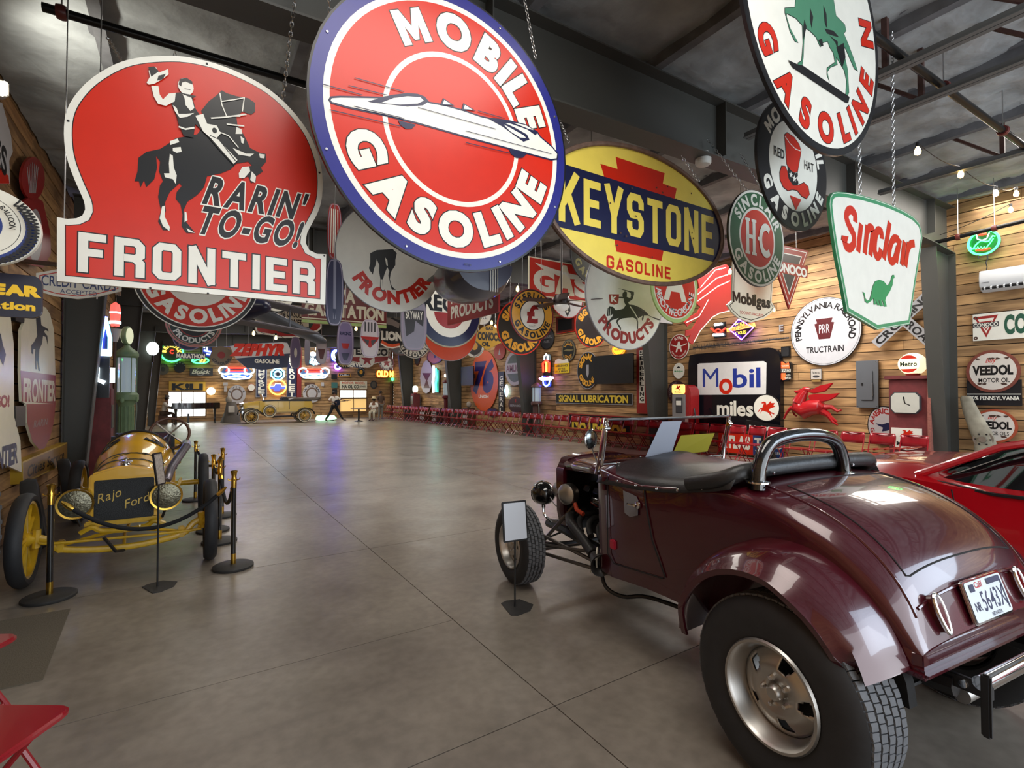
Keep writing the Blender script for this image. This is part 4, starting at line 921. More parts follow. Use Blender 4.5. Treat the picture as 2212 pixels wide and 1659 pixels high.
for t,(x,y),w,h in (("RARIN'",(1310,1020),490,130),('TO-GO!',(1280,1165),510,130)):
    c=((g(z1((x-w/2,y)))[0]+g(z1((x+w/2,y)))[0])/2,g(z1((x,y)))[1])
    W=gw(x-w/2,x+w/2,y); H=g(z1((x,y-h/2)))[1]-g(z1((x,y+h/2)))[1]
    P.text('script_outline',WHT,t,c[0],c[1],H,W,off=.03,slant=.3,grow=.04,gap=.22); P.text('script_lettering',BLK,t,c[0],c[1],H,W,off=.035,slant=.3,gap=.22)
horse=[(1110,490),(1135,465),(1160,480),(1210,495),(1270,505),(1305,530),(1305,575),(1285,590),(1240,575),(1210,600),(1215,640),(1240,680),(1262,720),(1280,760),(1330,785),(1360,790),(1362,830),(1335,860),(1345,880),(1310,905),(1310,930),(1285,940),(1270,905),(1240,920),(1222,900),(1250,860),(1290,850),(1270,830),(1210,840),(1180,870),(1130,890),(1060,905),(1045,960),(1010,1000),(960,1035),(940,1080),(955,1140),(1000,1195),(955,1195),(930,1160),(935,1100),(925,1050),(900,1020),(905,985),(930,955),(920,940),(870,985),(845,1040),(850,1080),(835,1130),(875,1180),(835,1180),(810,1135),(825,1080),(810,1010),(820,950),(835,930),(815,880),(820,830),(800,800),(805,860),(790,920),(750,960),(738,925),(720,962),(712,930),(690,930),(705,880),(710,810),(750,780),(820,765),(860,740),(900,710),(960,700),(1010,690),(1040,650),(1040,600),(1030,570),(1070,520)]
P.poly('horse',BLK,Q(horse))
P.poly('horse_markings',WHT,Q([(870,725),(910,712),(918,730),(872,745)])); P.poly('horse_markings',WHT,Q([(885,760),(925,755),(930,780),(905,785),(885,775)]))
P.poly('horse_markings',WHT,Q([(870,790),(885,800),(890,860),(905,900),(900,945),(885,920),(845,910),(840,890),(868,890),(865,840)]))
P.poly('horse_markings',WHT,Q([(830,1060),(846,1055),(843,1110),(870,1165),(868,1185),(835,1160),(818,1120)])); P.poly('horse_markings',WHT,Q([(945,1085),(955,1090),(960,1130),(945,1140)])); P.poly('horse_markings',WHT,Q([(955,1170),(1000,1195),(965,1190)]))
P.poly('horse_markings',WHT,Q([(1240,858),(1275,855),(1280,880),(1250,915),(1224,915),(1222,890)])); P.poly('horse_markings',WHT,Q([(1288,880),(1310,905),(1305,940),(1280,925)]));P.poly('horse_markings',WHT,Q([(1190,760),(1260,790),(1300,790),(1280,805),(1220,795)]))
P.poly('horse_markings',WHT,Q([(1210,655),(1235,665),(1240,690),(1205,690)])); P.poly('horse_markings',WHT,Q([(1230,700),(1250,715),(1245,740),(1235,735)])); P.poly('horse_markings',WHT,Q([(1325,790),(1355,795),(1352,815),(1330,812)]))
P.line('bridle',WHT,Q([(1125,480),(1135,540),(1160,600),(1230,600)]),.006); P.line('bridle',WHT,Q([(1130,525),(1200,515),(1250,505),(1240,575)]),.006); P.line('bridle',WHT,Q([(1080,610),(1150,605),(1260,590)]),.008); P.line('bridle',WHT,Q([(1160,640),(1200,645),(1250,650)]),.008);P.line('bridle',WHT,Q([(1120,680),(1170,700),(1220,760)]),.006)
P.poly('rider',BLK,Q([(880,540),(880,492),(905,480),(940,478),(985,505),(1000,560),(1020,590),(1060,640),(1110,690),(1220,820),(1195,850),(1120,770),(1060,700),(1000,640),(990,710),(940,700),(915,640),(905,600)]))
P.poly('rider_highlights',WHT,Q([(775,445),(812,448),(818,490),(835,515),(865,485),(900,482),(895,525),(850,548),(810,538),(788,500)])); P.poly('rider_highlights',WHT,Q([(752,430),(768,400),(762,368),(800,352),(815,378),(862,360),(864,388),(832,412),(790,436),(762,440)])); P.poly('hat_shade',BLK,Q([(760,350),(790,347),(815,372),(775,400)]));P.poly('hat_shade',BLK,Q([(812,395),(850,385),(835,412),(805,420)]))
P.ell('rider_highlights',WHT,*g(z1((952,450))),.036,.046,20); P.poly('rider_hair',BLK,Q([(915,440),(920,412),(955,405),(985,425),(985,440),(950,425),(932,430),(928,450)])); P.line('rider_hair',BLK,Q([(945,462),(975,466)]),.004)
P.poly('rider_highlights',WHT,Q([(935,490),(980,505),(995,560),(975,575),(950,545),(945,510)])); P.poly('rider_highlights',WHT,Q([(885,545),(905,560),(915,590),(955,590),(995,585),(960,605),(920,610),(895,575)]));P.line('rider_highlights',WHT,Q([(915,655),(950,668),(995,660)]),.009)
P.poly('rider_highlights',WHT,Q([(1000,600),(1040,590),(1060,640),(1110,650),(1130,690),(1110,712),(1215,825),(1195,845),(1080,715),(1040,680)])); P.line('rider_hair',BLK,Q([(1075,700),(1120,720),(1205,830)]),.005); P.ell('rider_hair',BLK,*g(z1((1098,675))),.012,.016,12);P.poly('neckerchief',BLK,Q([(935,485),(970,492),(1005,500),(990,510),(960,500)]))
P.build(o); chain(o,g(z1((632,325)))[:1]+(0.01,)+g(z1((632,325)))[1:],g(z1((515,20)))[:1]+(.3,)+g(z1((515,20)))[1:]); chain(o,(g(z1((1445,540)))[0],.01,g(z1((1445,540)))[1]),(g(z1((1530,350)))[0],.1,1.45))
for p in ((350,620),(1060,328),(1635,885),(770,1475),(1065,1502),(1570,1545),(1660,1310)): 
    q=g(z1(p)); MB().lathe([(.006,0),(.005,-.004),(0,-.005)],(q[0],-.003,q[1]),(0,1,0),8).build('screw',BLACKM,o)
# --- the very large round red sign with the racing car
o,rx,rz,P=hang('hanging_sign','largest round red sign with a blue rim and a long white racing car',2.9,660,1222,yb=588,chains=0)
MOB=o; P.ell('blue_rim',BLU,0,0,rx*.985,rz*.985,72); P.ell('white_ring',WHT,0,0,rx*.905,rz*.905,72); P.ell('red_field',RED,0,0,rx*.865,rz*.865,72)
P.ring('inner_white_ring',WHT,0,0,rx*.50,rx*.535,72)
for gr,m_,nm in ((.022,BLK,'letter_outline'),(0,WHT,'lettering')):
    P.arc(nm,m_,'MOBILE',0,0,rx*.595,rx*.215,mid=73,span=112,off=.065,grow=gr); P.arc(nm,m_,'GASOLINE',0,0,rx*.595,rx*.215,mid=-90,span=150,bottom=True,off=.065,grow=gr)
g=local(o,'Y',2.9); z2=zm(640,0,620/1659); Q=lambda pts,sm=0:[g(z2(p)) for p in (smoothpts(pts,sm) if sm else pts)]
car=[(183,580),(195,560),(250,556),(420,560),(500,562),(560,550),(640,540),(700,545),(740,560),(765,590),(850,605),(960,635),(1060,670),(1150,690),(1250,705),(1320,720),(1390,760),(1410,790),(1480,850),(1512,890),(1508,925),(1470,930),(1300,885),(1000,805),(700,720),(500,672),(300,630),(200,602)]
P.poly('racing_car_outline',NVY,Q(car)); P.poly('racing_car_body',WHT,inset(Q(car),.011))
P.poly('racing_car_outline',NVY,Q([(410,590),(480,570),(540,560),(640,545),(720,552),(765,590),(730,612),(640,620),(520,605),(440,598)])); P.poly('racing_car_body',WHT,Q([(490,597),(560,570),(640,560),(715,565),(735,585),(700,602),(600,608),(530,603)]))
P.poly('racing_car_outline',NVY,Q([(1090,680),(1180,690),(1240,700),(1320,720),(1395,765),(1380,785),(1330,750),(1230,715),(1205,715),(1260,740),(1330,780),(1345,810),(1310,822),(1250,780),(1190,735)])); P.poly('racing_car_body',WHT,Q([(1195,722),(1240,745),(1310,785),(1325,800),(1290,798),(1230,760)]))
P.poly('racing_car_body',WHT,Q([(1250,712),(1320,725),(1370,755),(1340,748)]))
for c in ((640,712),(1280,880)): P.poly('wheel',NVY,Q([(c[0]-55,c[1]-14),(c[0]+50,c[1]+12),(c[0]+25,c[1]+35),(c[0]-10,c[1]+36),(c[0]-40,c[1]+15)]))
for a in ([(830,610),(845,570),(912,615)],[(952,638),(962,600),(1035,645)]): P.poly('racing_car_outline',NVY,Q(a)); c=[sum(p[i] for p in a)/3 for i in (0,1)]; P.poly('windscreen',WHT,Q([(c[0]+(p[0]-c[0])*.6,c[1]+(p[1]-c[1])*.6) for p in a]))
P.line('trim_line',NVY,Q([(700,625),(1150,750)]),.004); P.line('trim_line',NVY,Q([(975,760),(1470,892)]),.004)
for a,b in (((335,455),(620,535)),((150,492),(380,555)),((300,500),(520,555)),((190,640),(600,735)),((975,828),(1240,892)),((1045,645),(1200,690)),((330,620),(620,690))): P.line('speed_line',NVY,Q([a,b]),.005)
P.text('small_lettering',BLK,'APG 98',*g(z2((985,1532))),.014,.05,off=.01)
P.build(o)
for zx,zy,tx,tz in ((1388,330,1340,10),(215,260,190,-60)):
    a=g(z2((zx,zy))); b=g(z2((tx,tz))); chain(o,(a[0],.01,a[1]),(b[0],.1,b[1]+.25))
for k in range(8):
    t=PI/8+k*PI/4; MB().lathe([(.009,0),(.007,-.005),(0,-.006)],(rx*.955*cos(t),-.004,rx*.955*sin(t)),(0,1,0),8).build('screw',ZINC,o)
# --- yellow oval with keystone
o,rx,rz,P=hang('hanging_sign','yellow oval sign with a dark blue band and a red keystone in a rusty frame',3.3,1168,1560,yb=617,yt=308,edge=RIMP,chains=0)
MB().tube([(rx*.985*cos(t),-.012,rz*.98*sin(t)) for t in [2*PI*i/72 for i in range(72)]],.022,8,closed=True).build('rusty_frame',RIMP,o)
P.ell('yellow_field',YEL,0,0,rx*.965,rz*.96,72)
g=local(o,'Y',3.3); z3=zm(1180,280,580/2005); Q=lambda pts,sm=0:[g(z3(p)) for p in pts]
P.poly('keystone',RED,Q([(402,256),(530,296),(516,204),(882,326),(868,404),(972,440),(958,512),(858,980),(522,912),(428,345)]))
zt=sum(g(z3(p))[1] for p in((150,275),(1250,600)))/2; zb=sum(g(z3(p))[1] for p in((40,720),(1260,990)))/2
def ellx(z): return rx*.965*max(0,1-(z/(rz*.96))**2)**.5
band=[(ellx(z),z) for z in [zb+(zt-zb)*i/12 for i in range(13)]]; P.poly('blue_band',NVY,band+[(-x,z) for x,z in band[::-1]])
a=g(z3((80,560))); b=g(z3((1240,790))); block(P,'lettering',YEL,'KEYSTONE',(a[0]+b[0])/2+.015,(zt+zb)/2,(zt-zb)*.80,b[0]-a[0],.23,gap=.17)
a=g(z3((447,990))); b=g(z3((925,1070))); block(P,'small_lettering',RED,'GASOLINE',(a[0]+b[0])/2,(a[1]+b[1])/2,.115,b[0]-a[0],.20,gap=.22)
P.build(o); chain(o,(g(z3((170,95)))[0],0,g(z3((170,95)))[1]),(g(z3((185,0)))[0],.15,g(z3((215,-15)))[1]+.12)); chain(o,(g(z3((1140,385)))[0],0,g(z3((1140,385)))[1]),(g(z3((1100,160)))[0],.15,g(z3((1100,150)))[1]))
rs=random.Random(3)
P=Pic(); RUSTM=mat('rust_spot',(72,48,38),.8)
for k in range(16): P.poly('rust_spot',RUSTM,[(cx_+rs.uniform(.006,.014)*cos(t),cy_+rs.uniform(.006,.014)*sin(t)) for cx_,cy_ in [(rs.uniform(-.9,.9)*rx*.8,rs.uniform(-.6,.6)*rz)] for t in [2*PI*i/7 for i in range(7)]])
P.k=60
for k_,(v_,f2) in P.p.items(): P.p[k_]=([(a_,b_,60) for a_,b_,_ in v_],f2)
P.build(o)
# --- white round sign with green statue of a rider
o,rx,rz,P=hang('hanging_sign','large white round sign with a green horse and red letters, cut by the top edge',1.73,1600,1900,yb=337,chains=0)
P.ell('black_rim',BLK,0,0,rx*.99,rz*.99,64); P.ell('white_field',WHT,0,0,rx*.945,rz*.945,64)
for gr,m_,nm in ((.022,BLK,'letter_outline'),(0,RED,'lettering')):
    P.arc(nm,m_,'GASOLINE',0,0,rx*.70,rx*.20,mid=-84,span=150,bottom=True,off=.05,grow=gr,xs=.95)
    P.arc(nm,m_,'N',0,0,rx*.70,rx*.20,mid=14,off=.05,grow=gr)
P.p.pop(('letter_outline',BLK.name),None) if False else None
g=local(o,'Y',1.73); z4=zm(1560,0,652/2080); Q=lambda pts,sm=0:[g(z4(p)) for p in pts]
hs=[(425,55),(495,50),(500,-20),(560,-120),(640,-220),(720,-160),(760,-20),(770,40),(780,110),(840,170),(850,215),(835,235),(870,320),(900,400),(930,495),(905,480),(870,400),(840,330),(835,370),(860,480),(865,560),(870,640),(850,680),(845,650),(850,560),(835,490),(800,430),(780,400),(790,450),(740,470),(720,500),(735,570),(715,520),(715,470),(770,430),(760,370),(735,330),(720,290),(690,300),(670,330),(640,260),(600,220),(570,200),(560,280),(555,400),(545,470),(515,465),(515,435),(540,420),(550,300),(545,180),(500,130),(440,100),(440,120),(465,200),(520,300),(495,290),(460,220),(425,90)]
P.poly('horse_shadow',BLK,Q(hs)); SGR=enamel('statue_green',(70,128,98)); P.poly('green_horse',SGR,inset(Q(hs),.004))
for a in ([(700,200),(760,215),(800,260),(760,250),(715,235)],[(735,250),(790,290),(790,350),(775,300)],[(560,140),(575,190),(552,280),(552,190)],[(600,60),(620,120),(610,200),(598,140)],[(655,280),(680,270),(690,320),(675,325)],[(780,330),(830,300),(842,400),(820,470)],[(690,40),(710,100),(715,200),(700,160)]): P.poly('horse_shadow',BLK,Q(a))
P.poly('statue_base',BLK,Q([(445,418),(515,450),(545,455),(870,672),(860,715),(845,712),(478,470)]))
P.build(o); chain(o,(-.5*rx,0,.85*rx),(-.5*rx,0,ceil_z(3)-o.location.z)); chain(o,(.5*rx,0,.85*rx),(.5*rx,0,ceil_z(3)-o.location.z))
# --- black ringed sign with top hat
o,rx,rz,P=hang('hanging_sign','black-ringed round sign with a red top hat, behind the green horse sign',2.27,1635,1785,yb=500,chains=0)
P.ell('black_ring',BLK,0,0,rx*.99,rz*.99,64); P.ell('white_field',WHT,0,0,rx*.69,rz*.69,56)
P.arc('lettering',WHT,'MOTOR',0,0,rx*.73,rx*.19,mid=112,span=82,off=.06); P.arc('lettering',WHT,'OIL',0,0,rx*.73,rx*.19,mid=30,span=40,off=.06)
P.arc('lettering',WHT,'GASOLINE',0,0,rx*.73,rx*.19,mid=-90,span=142,bottom=True,off=.06)
hat=[(-.30,.46),(-.22,.52),(0,.50),(.16,.42),(.22,.32),(.10,-.06),(-.02,-.12),(-.16,-.09),(-.24,-.02)]
sc=lambda pts:[(p[0]*rx*.9,p[1]*rx*.9) for p in pts]
P.poly('hat_outline',BLK,inset(sc(hat),-.006)); P.poly('red_hat',RED,sc(hat)); P.line('hat_edge',WHT,sc([(-.29,.44),(-.14,.36),(.04,.31),(.2,.32)]),.008)
P.poly('hat_band',BLK,sc([(-.22,-.04),(-.12,-.10),(.02,-.12),(.10,-.08),(.12,-.28),(.0,-.36),(-.12,-.33),(-.2,-.26)]))
brim=[(-.46,-.22),(-.40,-.10),(-.30,-.08),(-.24,-.14),(-.2,-.26),(-.06,-.35),(.14,-.30),(.30,-.22),(.44,-.26),(.48,-.38),(.38,-.48),(.22,-.47),(.08,-.40),(-.08,-.42),(-.22,-.47),(-.36,-.44),(-.45,-.34)]
P.poly('hat_outline',BLK,inset(sc(brim),-.006)); P.poly('red_hat',RED,sc(brim))
for x,y,r in ((-.12,-.18,.06),(-.01,-.22,.07),(.09,-.2,.06)): P.poly('white_star',WHT,sc([(x+(r if k%2==0 else r*.42)*cos(PI/2+k*PI/5),y+(r if k%2==0 else r*.42)*sin(PI/2+k*PI/5)) for k in range(10)]))
P.text('small_lettering',BLK,'RED',-rx*.43,rx*.10,rx*.14,rx*.28,off=.005); P.text('small_lettering',BLK,'HAT',rx*.43,rx*.10,rx*.14,rx*.28,off=.005)
P.poly('red_triangle',RED,sc([(-.16,-.54),(.20,-.54),(.02,-.76)])); P.build(o); chain(o,(-.3*rx,0,.94*rx),(-.32*rx,.2,ceil_z(4)-o.location.z+.12)); chain(o,(.3*rx,0,.94*rx),(.32*rx,.2,ceil_z(4)-o.location.z+.12))
# --- green ringed sign
o,rx,rz,P=hang('hanging_sign','green-ringed round sign with a red centre and two white initials',3.1,1572,1692,yb=620,chains=0)
P.ell('white_edge',WHT,0,0,rx*.99,rz*.99,64); P.ell('green_ring',GRN,0,0,rx*.945,rz*.945,64); P.ell('white_line',WHT,0,0,rx*.64,rz*.64,56); P.ell('red_centre',RED,0,0,rx*.59,rz*.59,56)
P.arc('lettering',WHT,'SINCLAIR',0,0,rx*.68,rx*.22,mid=88,span=135,off=.04); P.arc('lettering',WHT,'GASOLINE',0,0,rx*.68,rx*.22,mid=-90,span=135,bottom=True,off=.04)
for xx in (-.36,-.14): P.rect('initials',WHT,rx*xx,0,rx*.10,rx*.72); P.rect('initials',WHT,rx*xx,rx*.34,rx*.17,rx*.06); P.rect('initials',WHT,rx*xx,-rx*.34,rx*.17,rx*.06)
P.rect('initials',WHT,-rx*.25,0,rx*.2,rx*.08); P.ell('initials',WHT,rx*.02,0,rx*.04,n=12); P.ring('initials',WHT,rx*.29,0,rx*.145,rx*.25,32,k=1.45,a0=rad(50),a1=rad(310)); P.build(o); chain(o,(-.35*rx,0,.93*rx),(-.75*rx,.32,4.36-o.location.z)); chain(o,(.35*rx,0,.93*rx),(.4*rx,.32,4.36-o.location.z))
# --- white dinosaur sign
Yd=1.9
o=thing('hanging_sign','white five-sided sign with a green border, a green dinosaur and red letters','sign',on(1,Yd,1892,565),0,'vintage signs hanging from the roof'); g=local(o,'Y',Yd); zz=zm(1780,400,432/1280); Q=lambda pts,sm=0:[g(zz(p)) for p in (smoothpts(pts,sm) if sm else pts)]
ol=[(32,120),(38,75),(55,48),(85,42),(150,48),(240,66),(330,92),(420,124),(500,160),(570,202),(608,245),(622,290),(628,340),(610,470),(590,590),(545,890),(340,925),(145,812),(110,620),(75,440),(45,240)]
OL=Q(ol)[::-1]; DGN=enamel('border_green',(60,140,96)); panel(o,OL,DGN,.02); P=Pic(); P.poly('thin_white_line',WHT,inset(OL,.006)); P.poly('green_border',DGN,inset(OL,.011)); P.poly('white_field',WHT,inset(OL,.040))
sw_=abs(g(zz((200,350)))[0]-g(zz((227,350)))[0])
for pl_ in ([(196,238),(194,190),(170,160),(146,172),(140,210),(158,262),(186,318),(188,370),(166,402),(138,392),(126,350)],[(234,248),(214,428)],[(274,262),(256,440)],[(266,310),(286,274),(306,284),(306,320),(292,452)],[(366,345),(362,302),(340,292),(326,330),(320,415),(334,456),(352,448),(360,408)],[(416,238),(378,474)],[(474,352),(446,342),(424,376),(412,446),(424,486),(446,478),(468,400)],[(482,346),(456,494)],[(510,360),(492,512)],[(536,372),(516,520)],[(532,412),(548,380),(574,374)]):
    k0=P.k; P.line('red_lettering',RED,Q(smoothpts(pl_,3,False)),sw_)
P.poly('red_lettering',RED,Q([(108,322),(150,330),(140,372),(118,362),(104,350)]))
P.poly('green_dinosaur',MGR,Q([(240,682),(252,690),(258,725),(270,740),(285,735),(295,700),(305,650),(320,618),(345,606),(375,615),(395,640),(405,640),(420,615),(425,590),(432,575),(442,575),(445,595),(436,600),(432,640),(415,680),(390,720),(385,740),(395,778),(378,778),(368,740),(360,738),(372,775),(355,775),(345,738),(340,738),(350,770),(335,770),(325,735),(320,735),(328,765),(313,765),(310,725),(295,742),(272,758),(255,745),(250,710)]))
P.build(o)
for a,b in (((240,62),(235,-175)),((455,140),(455,-300))): p=g(zz(a)); q=g(zz(b)); chain(o,(p[0],.01,p[1]-.01),(q[0],.01,ceil_z(4.2)-o.location.z))
# ---------------------------------------------------------------- smaller hanging signs
GH='vintage signs hanging from the roof'
def ctr(o,Y,plane='Y'):
    g=local(o,plane,Y); return g
def rectsign(name,label,plane,val,x0,x1,yt,yb,m,xr=None,edge=None,ew=.015,round_=.0,group=GH,t=.02,chains=True):
    """upright board; yt/yb are read at its left edge"""
    ax=1 if plane=='Y' else 0
    a=on(ax,val,x0,yt); b=on(ax,val,x0,yb); c=on(ax,val,x1,yt)
    w_=(Vector((c.x,c.y))-Vector((a.x,a.y))).length; h=a.z-b.z; mid=Vector(((a.x+c.x)/2,(a.y+c.y)/2,(a.z+b.z)/2))
    o=thing(name,label,'sign',mid,ROT[plane],group)
    pts=rrect(0,0,w_,h,round_) if round_ else [(-w_/2,-h/2),(w_/2,-h/2),(w_/2,h/2),(-w_/2,h/2)]
    panel(o,pts,edge or m,t); P=Pic()
    if edge: P.poly('field',m,inset(pts,ew))
    if chains and plane=='Y' and group==GH:
        for s in (-.4,.4): chain(o,(s*w_,.01,h/2),(s*w_,.01,ceil_z(mid.x)-mid.z+.12),fine=False)
    return o,w_,h,P
def R(label,Y,x0,x1,yb,rings,arcs=(),yt=None,ratio=None,name='hanging_sign',chains=1):
    o,rx,rz,P=hang(name,label,Y,x0,x1,yb=yb,yt=yt,ratio=ratio,edge=rings[0][0],chains=chains,fine=Y<5.7)
    for m,q in rings: P.ell('disc',m,0,0,rx*q,rz*q,48)
    for t,m,r,h,mid,span,off in arcs: P.arc('lettering',m,t,0,0,rx*r,rx*h,mid=mid,span=span,bottom=mid<0,off=off,ky=rz/rx)
    return o,rx,rz,P
z3=zm(1180,280,580/2005); z5=zm(0,540,400/1382); z6=zm(320,600,420/2177); z7=zm(640,560,460/2120); z8=zm(1040,540,440/1738); z9=zm(1400,640,440/2147); z10=zm(1780,400,432/1280)
def cut(label,Y,zf,pts,m,center,name='hanging_sign',t=.02,group=GH,cat='sign',plane='Y',chains=True,sm=0):
    """a sign with an outline of its own"""
    o=thing(name,label,cat,on(1 if plane=='Y' else 0,Y,*zf(center)),ROT[plane],group); g=local(o,plane,Y)
    Qf=lambda p,k=0:[g(zf(q)) for q in (smoothpts(p,k) if k else p)]
    ol=Qf(pts,sm); panel(o,ol,m,t)
    if chains and plane=='Y':
        xs_=[p[0] for p in ol]; zt_=max(p[1] for p in ol)
        for q in (.3,.7): 
            xx=min(xs_)+(max(xs_)-min(xs_))*q; zz_=min(ol,key=lambda p:abs(p[0]-xx)-p[1]*.3)[1]
            chain(o,(xx,.01,zz_-.02),(xx,.01,ceil_z(o.location.x)-o.location.z+.12),fine=False)
    return o,g,Qf,ol,Pic()
def T(P,g,zf,m,t,x,y,w,h,off=.04,name='lettering',slant=0,rot=0,grow=0):
    c=((g(zf((x-w/2,y)))[0]+g(zf((x+w/2,y)))[0])/2,g(zf((x,y)))[1]); W=abs(g(zf((x+w/2,y)))[0]-g(zf((x-w/2,y)))[0]); H=abs(g(zf((x,y-h/2)))[1]-g(zf((x,y+h/2)))[1])
    P.text(name,m,t,c[0],c[1],H,W,off=off,slant=slant,rot=rot,grow=grow)
# cream shield
o,g,Q,ol,P=cut('pale cream shield sign with black letters, partly behind the green-ringed sign',4.6,z3,[(1395,985),(1690,1085),(1688,1200),(1682,1285),(1705,1330),(1680,1370),(1620,1412),(1530,1440),(1440,1412),(1385,1362),(1350,1308),(1388,1275),(1390,1150)],CRM,(1530,1250))
P.line('black_border',BLK,inset(ol[::-1],.035),.012,True); T(P,g,z3,BLK,'Mobilgas',1530,1270,275,78,.05); T(P,g,z3,RED,'SOCONY-VACUUM',1530,1375,170,22,.0); P.build(o)
# red triangle
o,g,Q,ol,P=cut('red and white downward triangle sign behind the green-ringed sign',4.1,z3,[(1655,838),(1958,906),(1812,1340)],DRD,(1810,1000))
P.poly('white_line',WHT,inset(ol,.03)); P.poly('red_field',DRD,inset(ol,.042)); P.poly('white_line',WHT,inset(ol,.11)); P.poly('dark_centre',DGR,inset(ol,.125))
P.poly('name_band',DRD,Q([(1672,970),(1952,1020),(1948,1112),(1668,1050)])); T(P,g,z3,WHT,'CONOCO',1810,1040,262,62,.05); P.build(o)
# red GAS board with winged A
o,w_,h,P=rectsign('hanging_sign','red board with big white GAS letters and a winged middle letter','Y',7.2,1142,1283,553,637,RED,edge=CRM,ew=.02)
P.text('lettering',WHT,'G',-.28*w_,-.08*h,h*.50,w_*.26,off=.06); P.text('lettering',WHT,'S',.32*w_,-.1*h,h*.5,w_*.22,off=.06)
P.poly('winged_letter',CRM,[(-.12*w_,-.38*h),(.0,.42*h),(.06*w_,.42*h),(.18*w_,-.38*h),(.09*w_,-.38*h),(.07*w_,-.2*h),(.0,-.2*h),(-.03*w_,-.38*h)]); P.poly('wing',WHT,[(-.42*w_,.36*h),(-.3*w_,.22*h),(-.05*w_,.1*h),(.02*w_,.18*h),(.12*w_,.08*h),(.25*w_,.1*h),(.36*w_,.2*h),(.12*w_,.22*h),(-.1*w_,.26*h)]); P.build(o)
# amber sterling disc
o,rx,rz,P=R('amber and black round sign with a red pound symbol, beside the ceiling fan',6.6,1102,1195,738,[(DRD,1),(BLK,.97),(AMB,.93),(BLK,.58),(WHT,.54)],[('STERLING',BLK,.64,.22,92,140,.05),('GASOLINE',BLK,.64,.22,-90,145,.05)])
P.text('pound_symbol',DRD,'£',0,.05*rx,.62*rx,.42*rx,off=.045); P.text('small_lettering',DGR,'QUALITY',0,-.42*rx,.07*rx,.34*rx,off=0); P.build(o)
SG=[('SIGNAL',AMB,.60,.26,100,120,.07),('GASOLINE',AMB,.60,.26,-90,150,.07)]
o,rx,rz,P=R('black round sign with amber letters and a red rim behind the pound symbol sign',8.6,1074,1172,767,[(RED,1),(BLK,.96)],SG); P.build(o)
o,rx,rz,P=R('dark round sign with yellow-green letters half hidden above the yellow oval sign',7.0,1232,1325,615,[(DGR,1),(enamel('olive_black',(34,32,20)),.95)],[('GASOLINE',enamel('olive_letter',(140,132,70)),.60,.24,-90,150,.05)]); P.build(o)
o,rx,rz,P=R('black round sign with amber letters half behind the white knight sign',9.6,1241,1310,751,[(RED,1),(BLK,.96)],SG); P.build(o)
# white knight sign
o,rx,rz,P=R('white round sign with a black horseman raising a lance',5.6,1264,1430,756,[(GRY,1),(WHT,.985)],[('PRODUCTS',DRD,.68,.19,-88,112,.06),('KNIGHT',DRD,.70,.19,92,84,.06)])
g=local(o,'Y',5.6); Q=lambda p:[g(z8(q)) for q in p]
P.poly('horseman',BLK,Q([(1075,500),(1090,482),(1120,485),(1145,515),(1180,510),(1210,500),(1230,470),(1215,445),(1212,415),(1175,410),(1090,400),(1175,400),(1205,400),(1200,385),(1205,365),(1222,352),(1240,360),(1240,385),(1238,400),(1268,412),(1275,390),(1270,365),(1160,325),(1272,352),(1300,358),(1300,380),(1288,420),(1262,440),(1250,445),(1258,465),(1300,470),(1350,490),(1395,520),(1440,570),(1500,598),(1528,602),(1515,590),(1440,565),(1420,560),(1385,560),(1380,590),(1372,605),(1365,590),(1375,560),(1330,585),(1335,620),(1335,675),(1325,675),(1328,620),(1318,590),(1290,575),(1240,580),(1200,585),(1170,600),(1160,620),(1190,665),(1188,690),(1175,665),(1150,620),(1150,600),(1170,580),(1110,600),(1085,625),(1075,660),(1066,660),(1072,620),(1100,585),(1120,560),(1120,545),(1100,560),(1070,565)]))
P.line('horse_tail_lines',WHT,Q([(1085,500),(1082,560)]),.008); P.line('horse_tail_lines',WHT,Q([(1100,500),(1096,560)]),.008); P.line('leg_line',WHT,Q([(1265,480),(1300,530),(1330,582)]),.02)
P.poly('shield',DRD,Q([(1085,378),(1172,378),(1166,455),(1130,468),(1092,455)])); T(P,g,z8,WHT,'K',1129,418,46,48,.03); P.build(o)
o,w_,h,P=rectsign('hanging_sign','white board with black and dark red letters behind the green-rimmed sign','Y',6.5,1372,1452,603,692,enamel('dull_white',(186,184,186)),edge=BLK,ew=.012); P.text('lettering',BLK,'Mobil',0,.14*h,h*.2,w_*.62,off=.03); P.text('lettering',DRD,'MARINE',0,-.16*h,h*.15,w_*.62,off=.03); P.build(o)
# pale green rimmed A sign
o,rx,rz,P=R('red round sign with a pale green rim and big cream A under the yellow oval',5.0,1405,1505,697,[(LGN,1),(CRM,.90),(RED,.865)],[('AERO-TYPE GASOLINE',WHT,.62,.19,-90,165,.03)])
P.poly('big_letter',CRM,[(p[0]*rx,p[1]*rx) for p in [(-.5,-.38),(-.1,.62),(.1,.62),(.5,-.38),(.27,-.38),(.18,-.12),(-.18,-.12),(-.27,-.38)]]); P.poly('winged',WHT,[(p[0]*rx,p[1]*rx) for p in [(-.8,.45),(-.4,.2),(-.1,.25),(.1,.25),(.4,.2),(.8,.45),(.3,.42),(0,.38),(-.3,.42)]]); P.build(o)
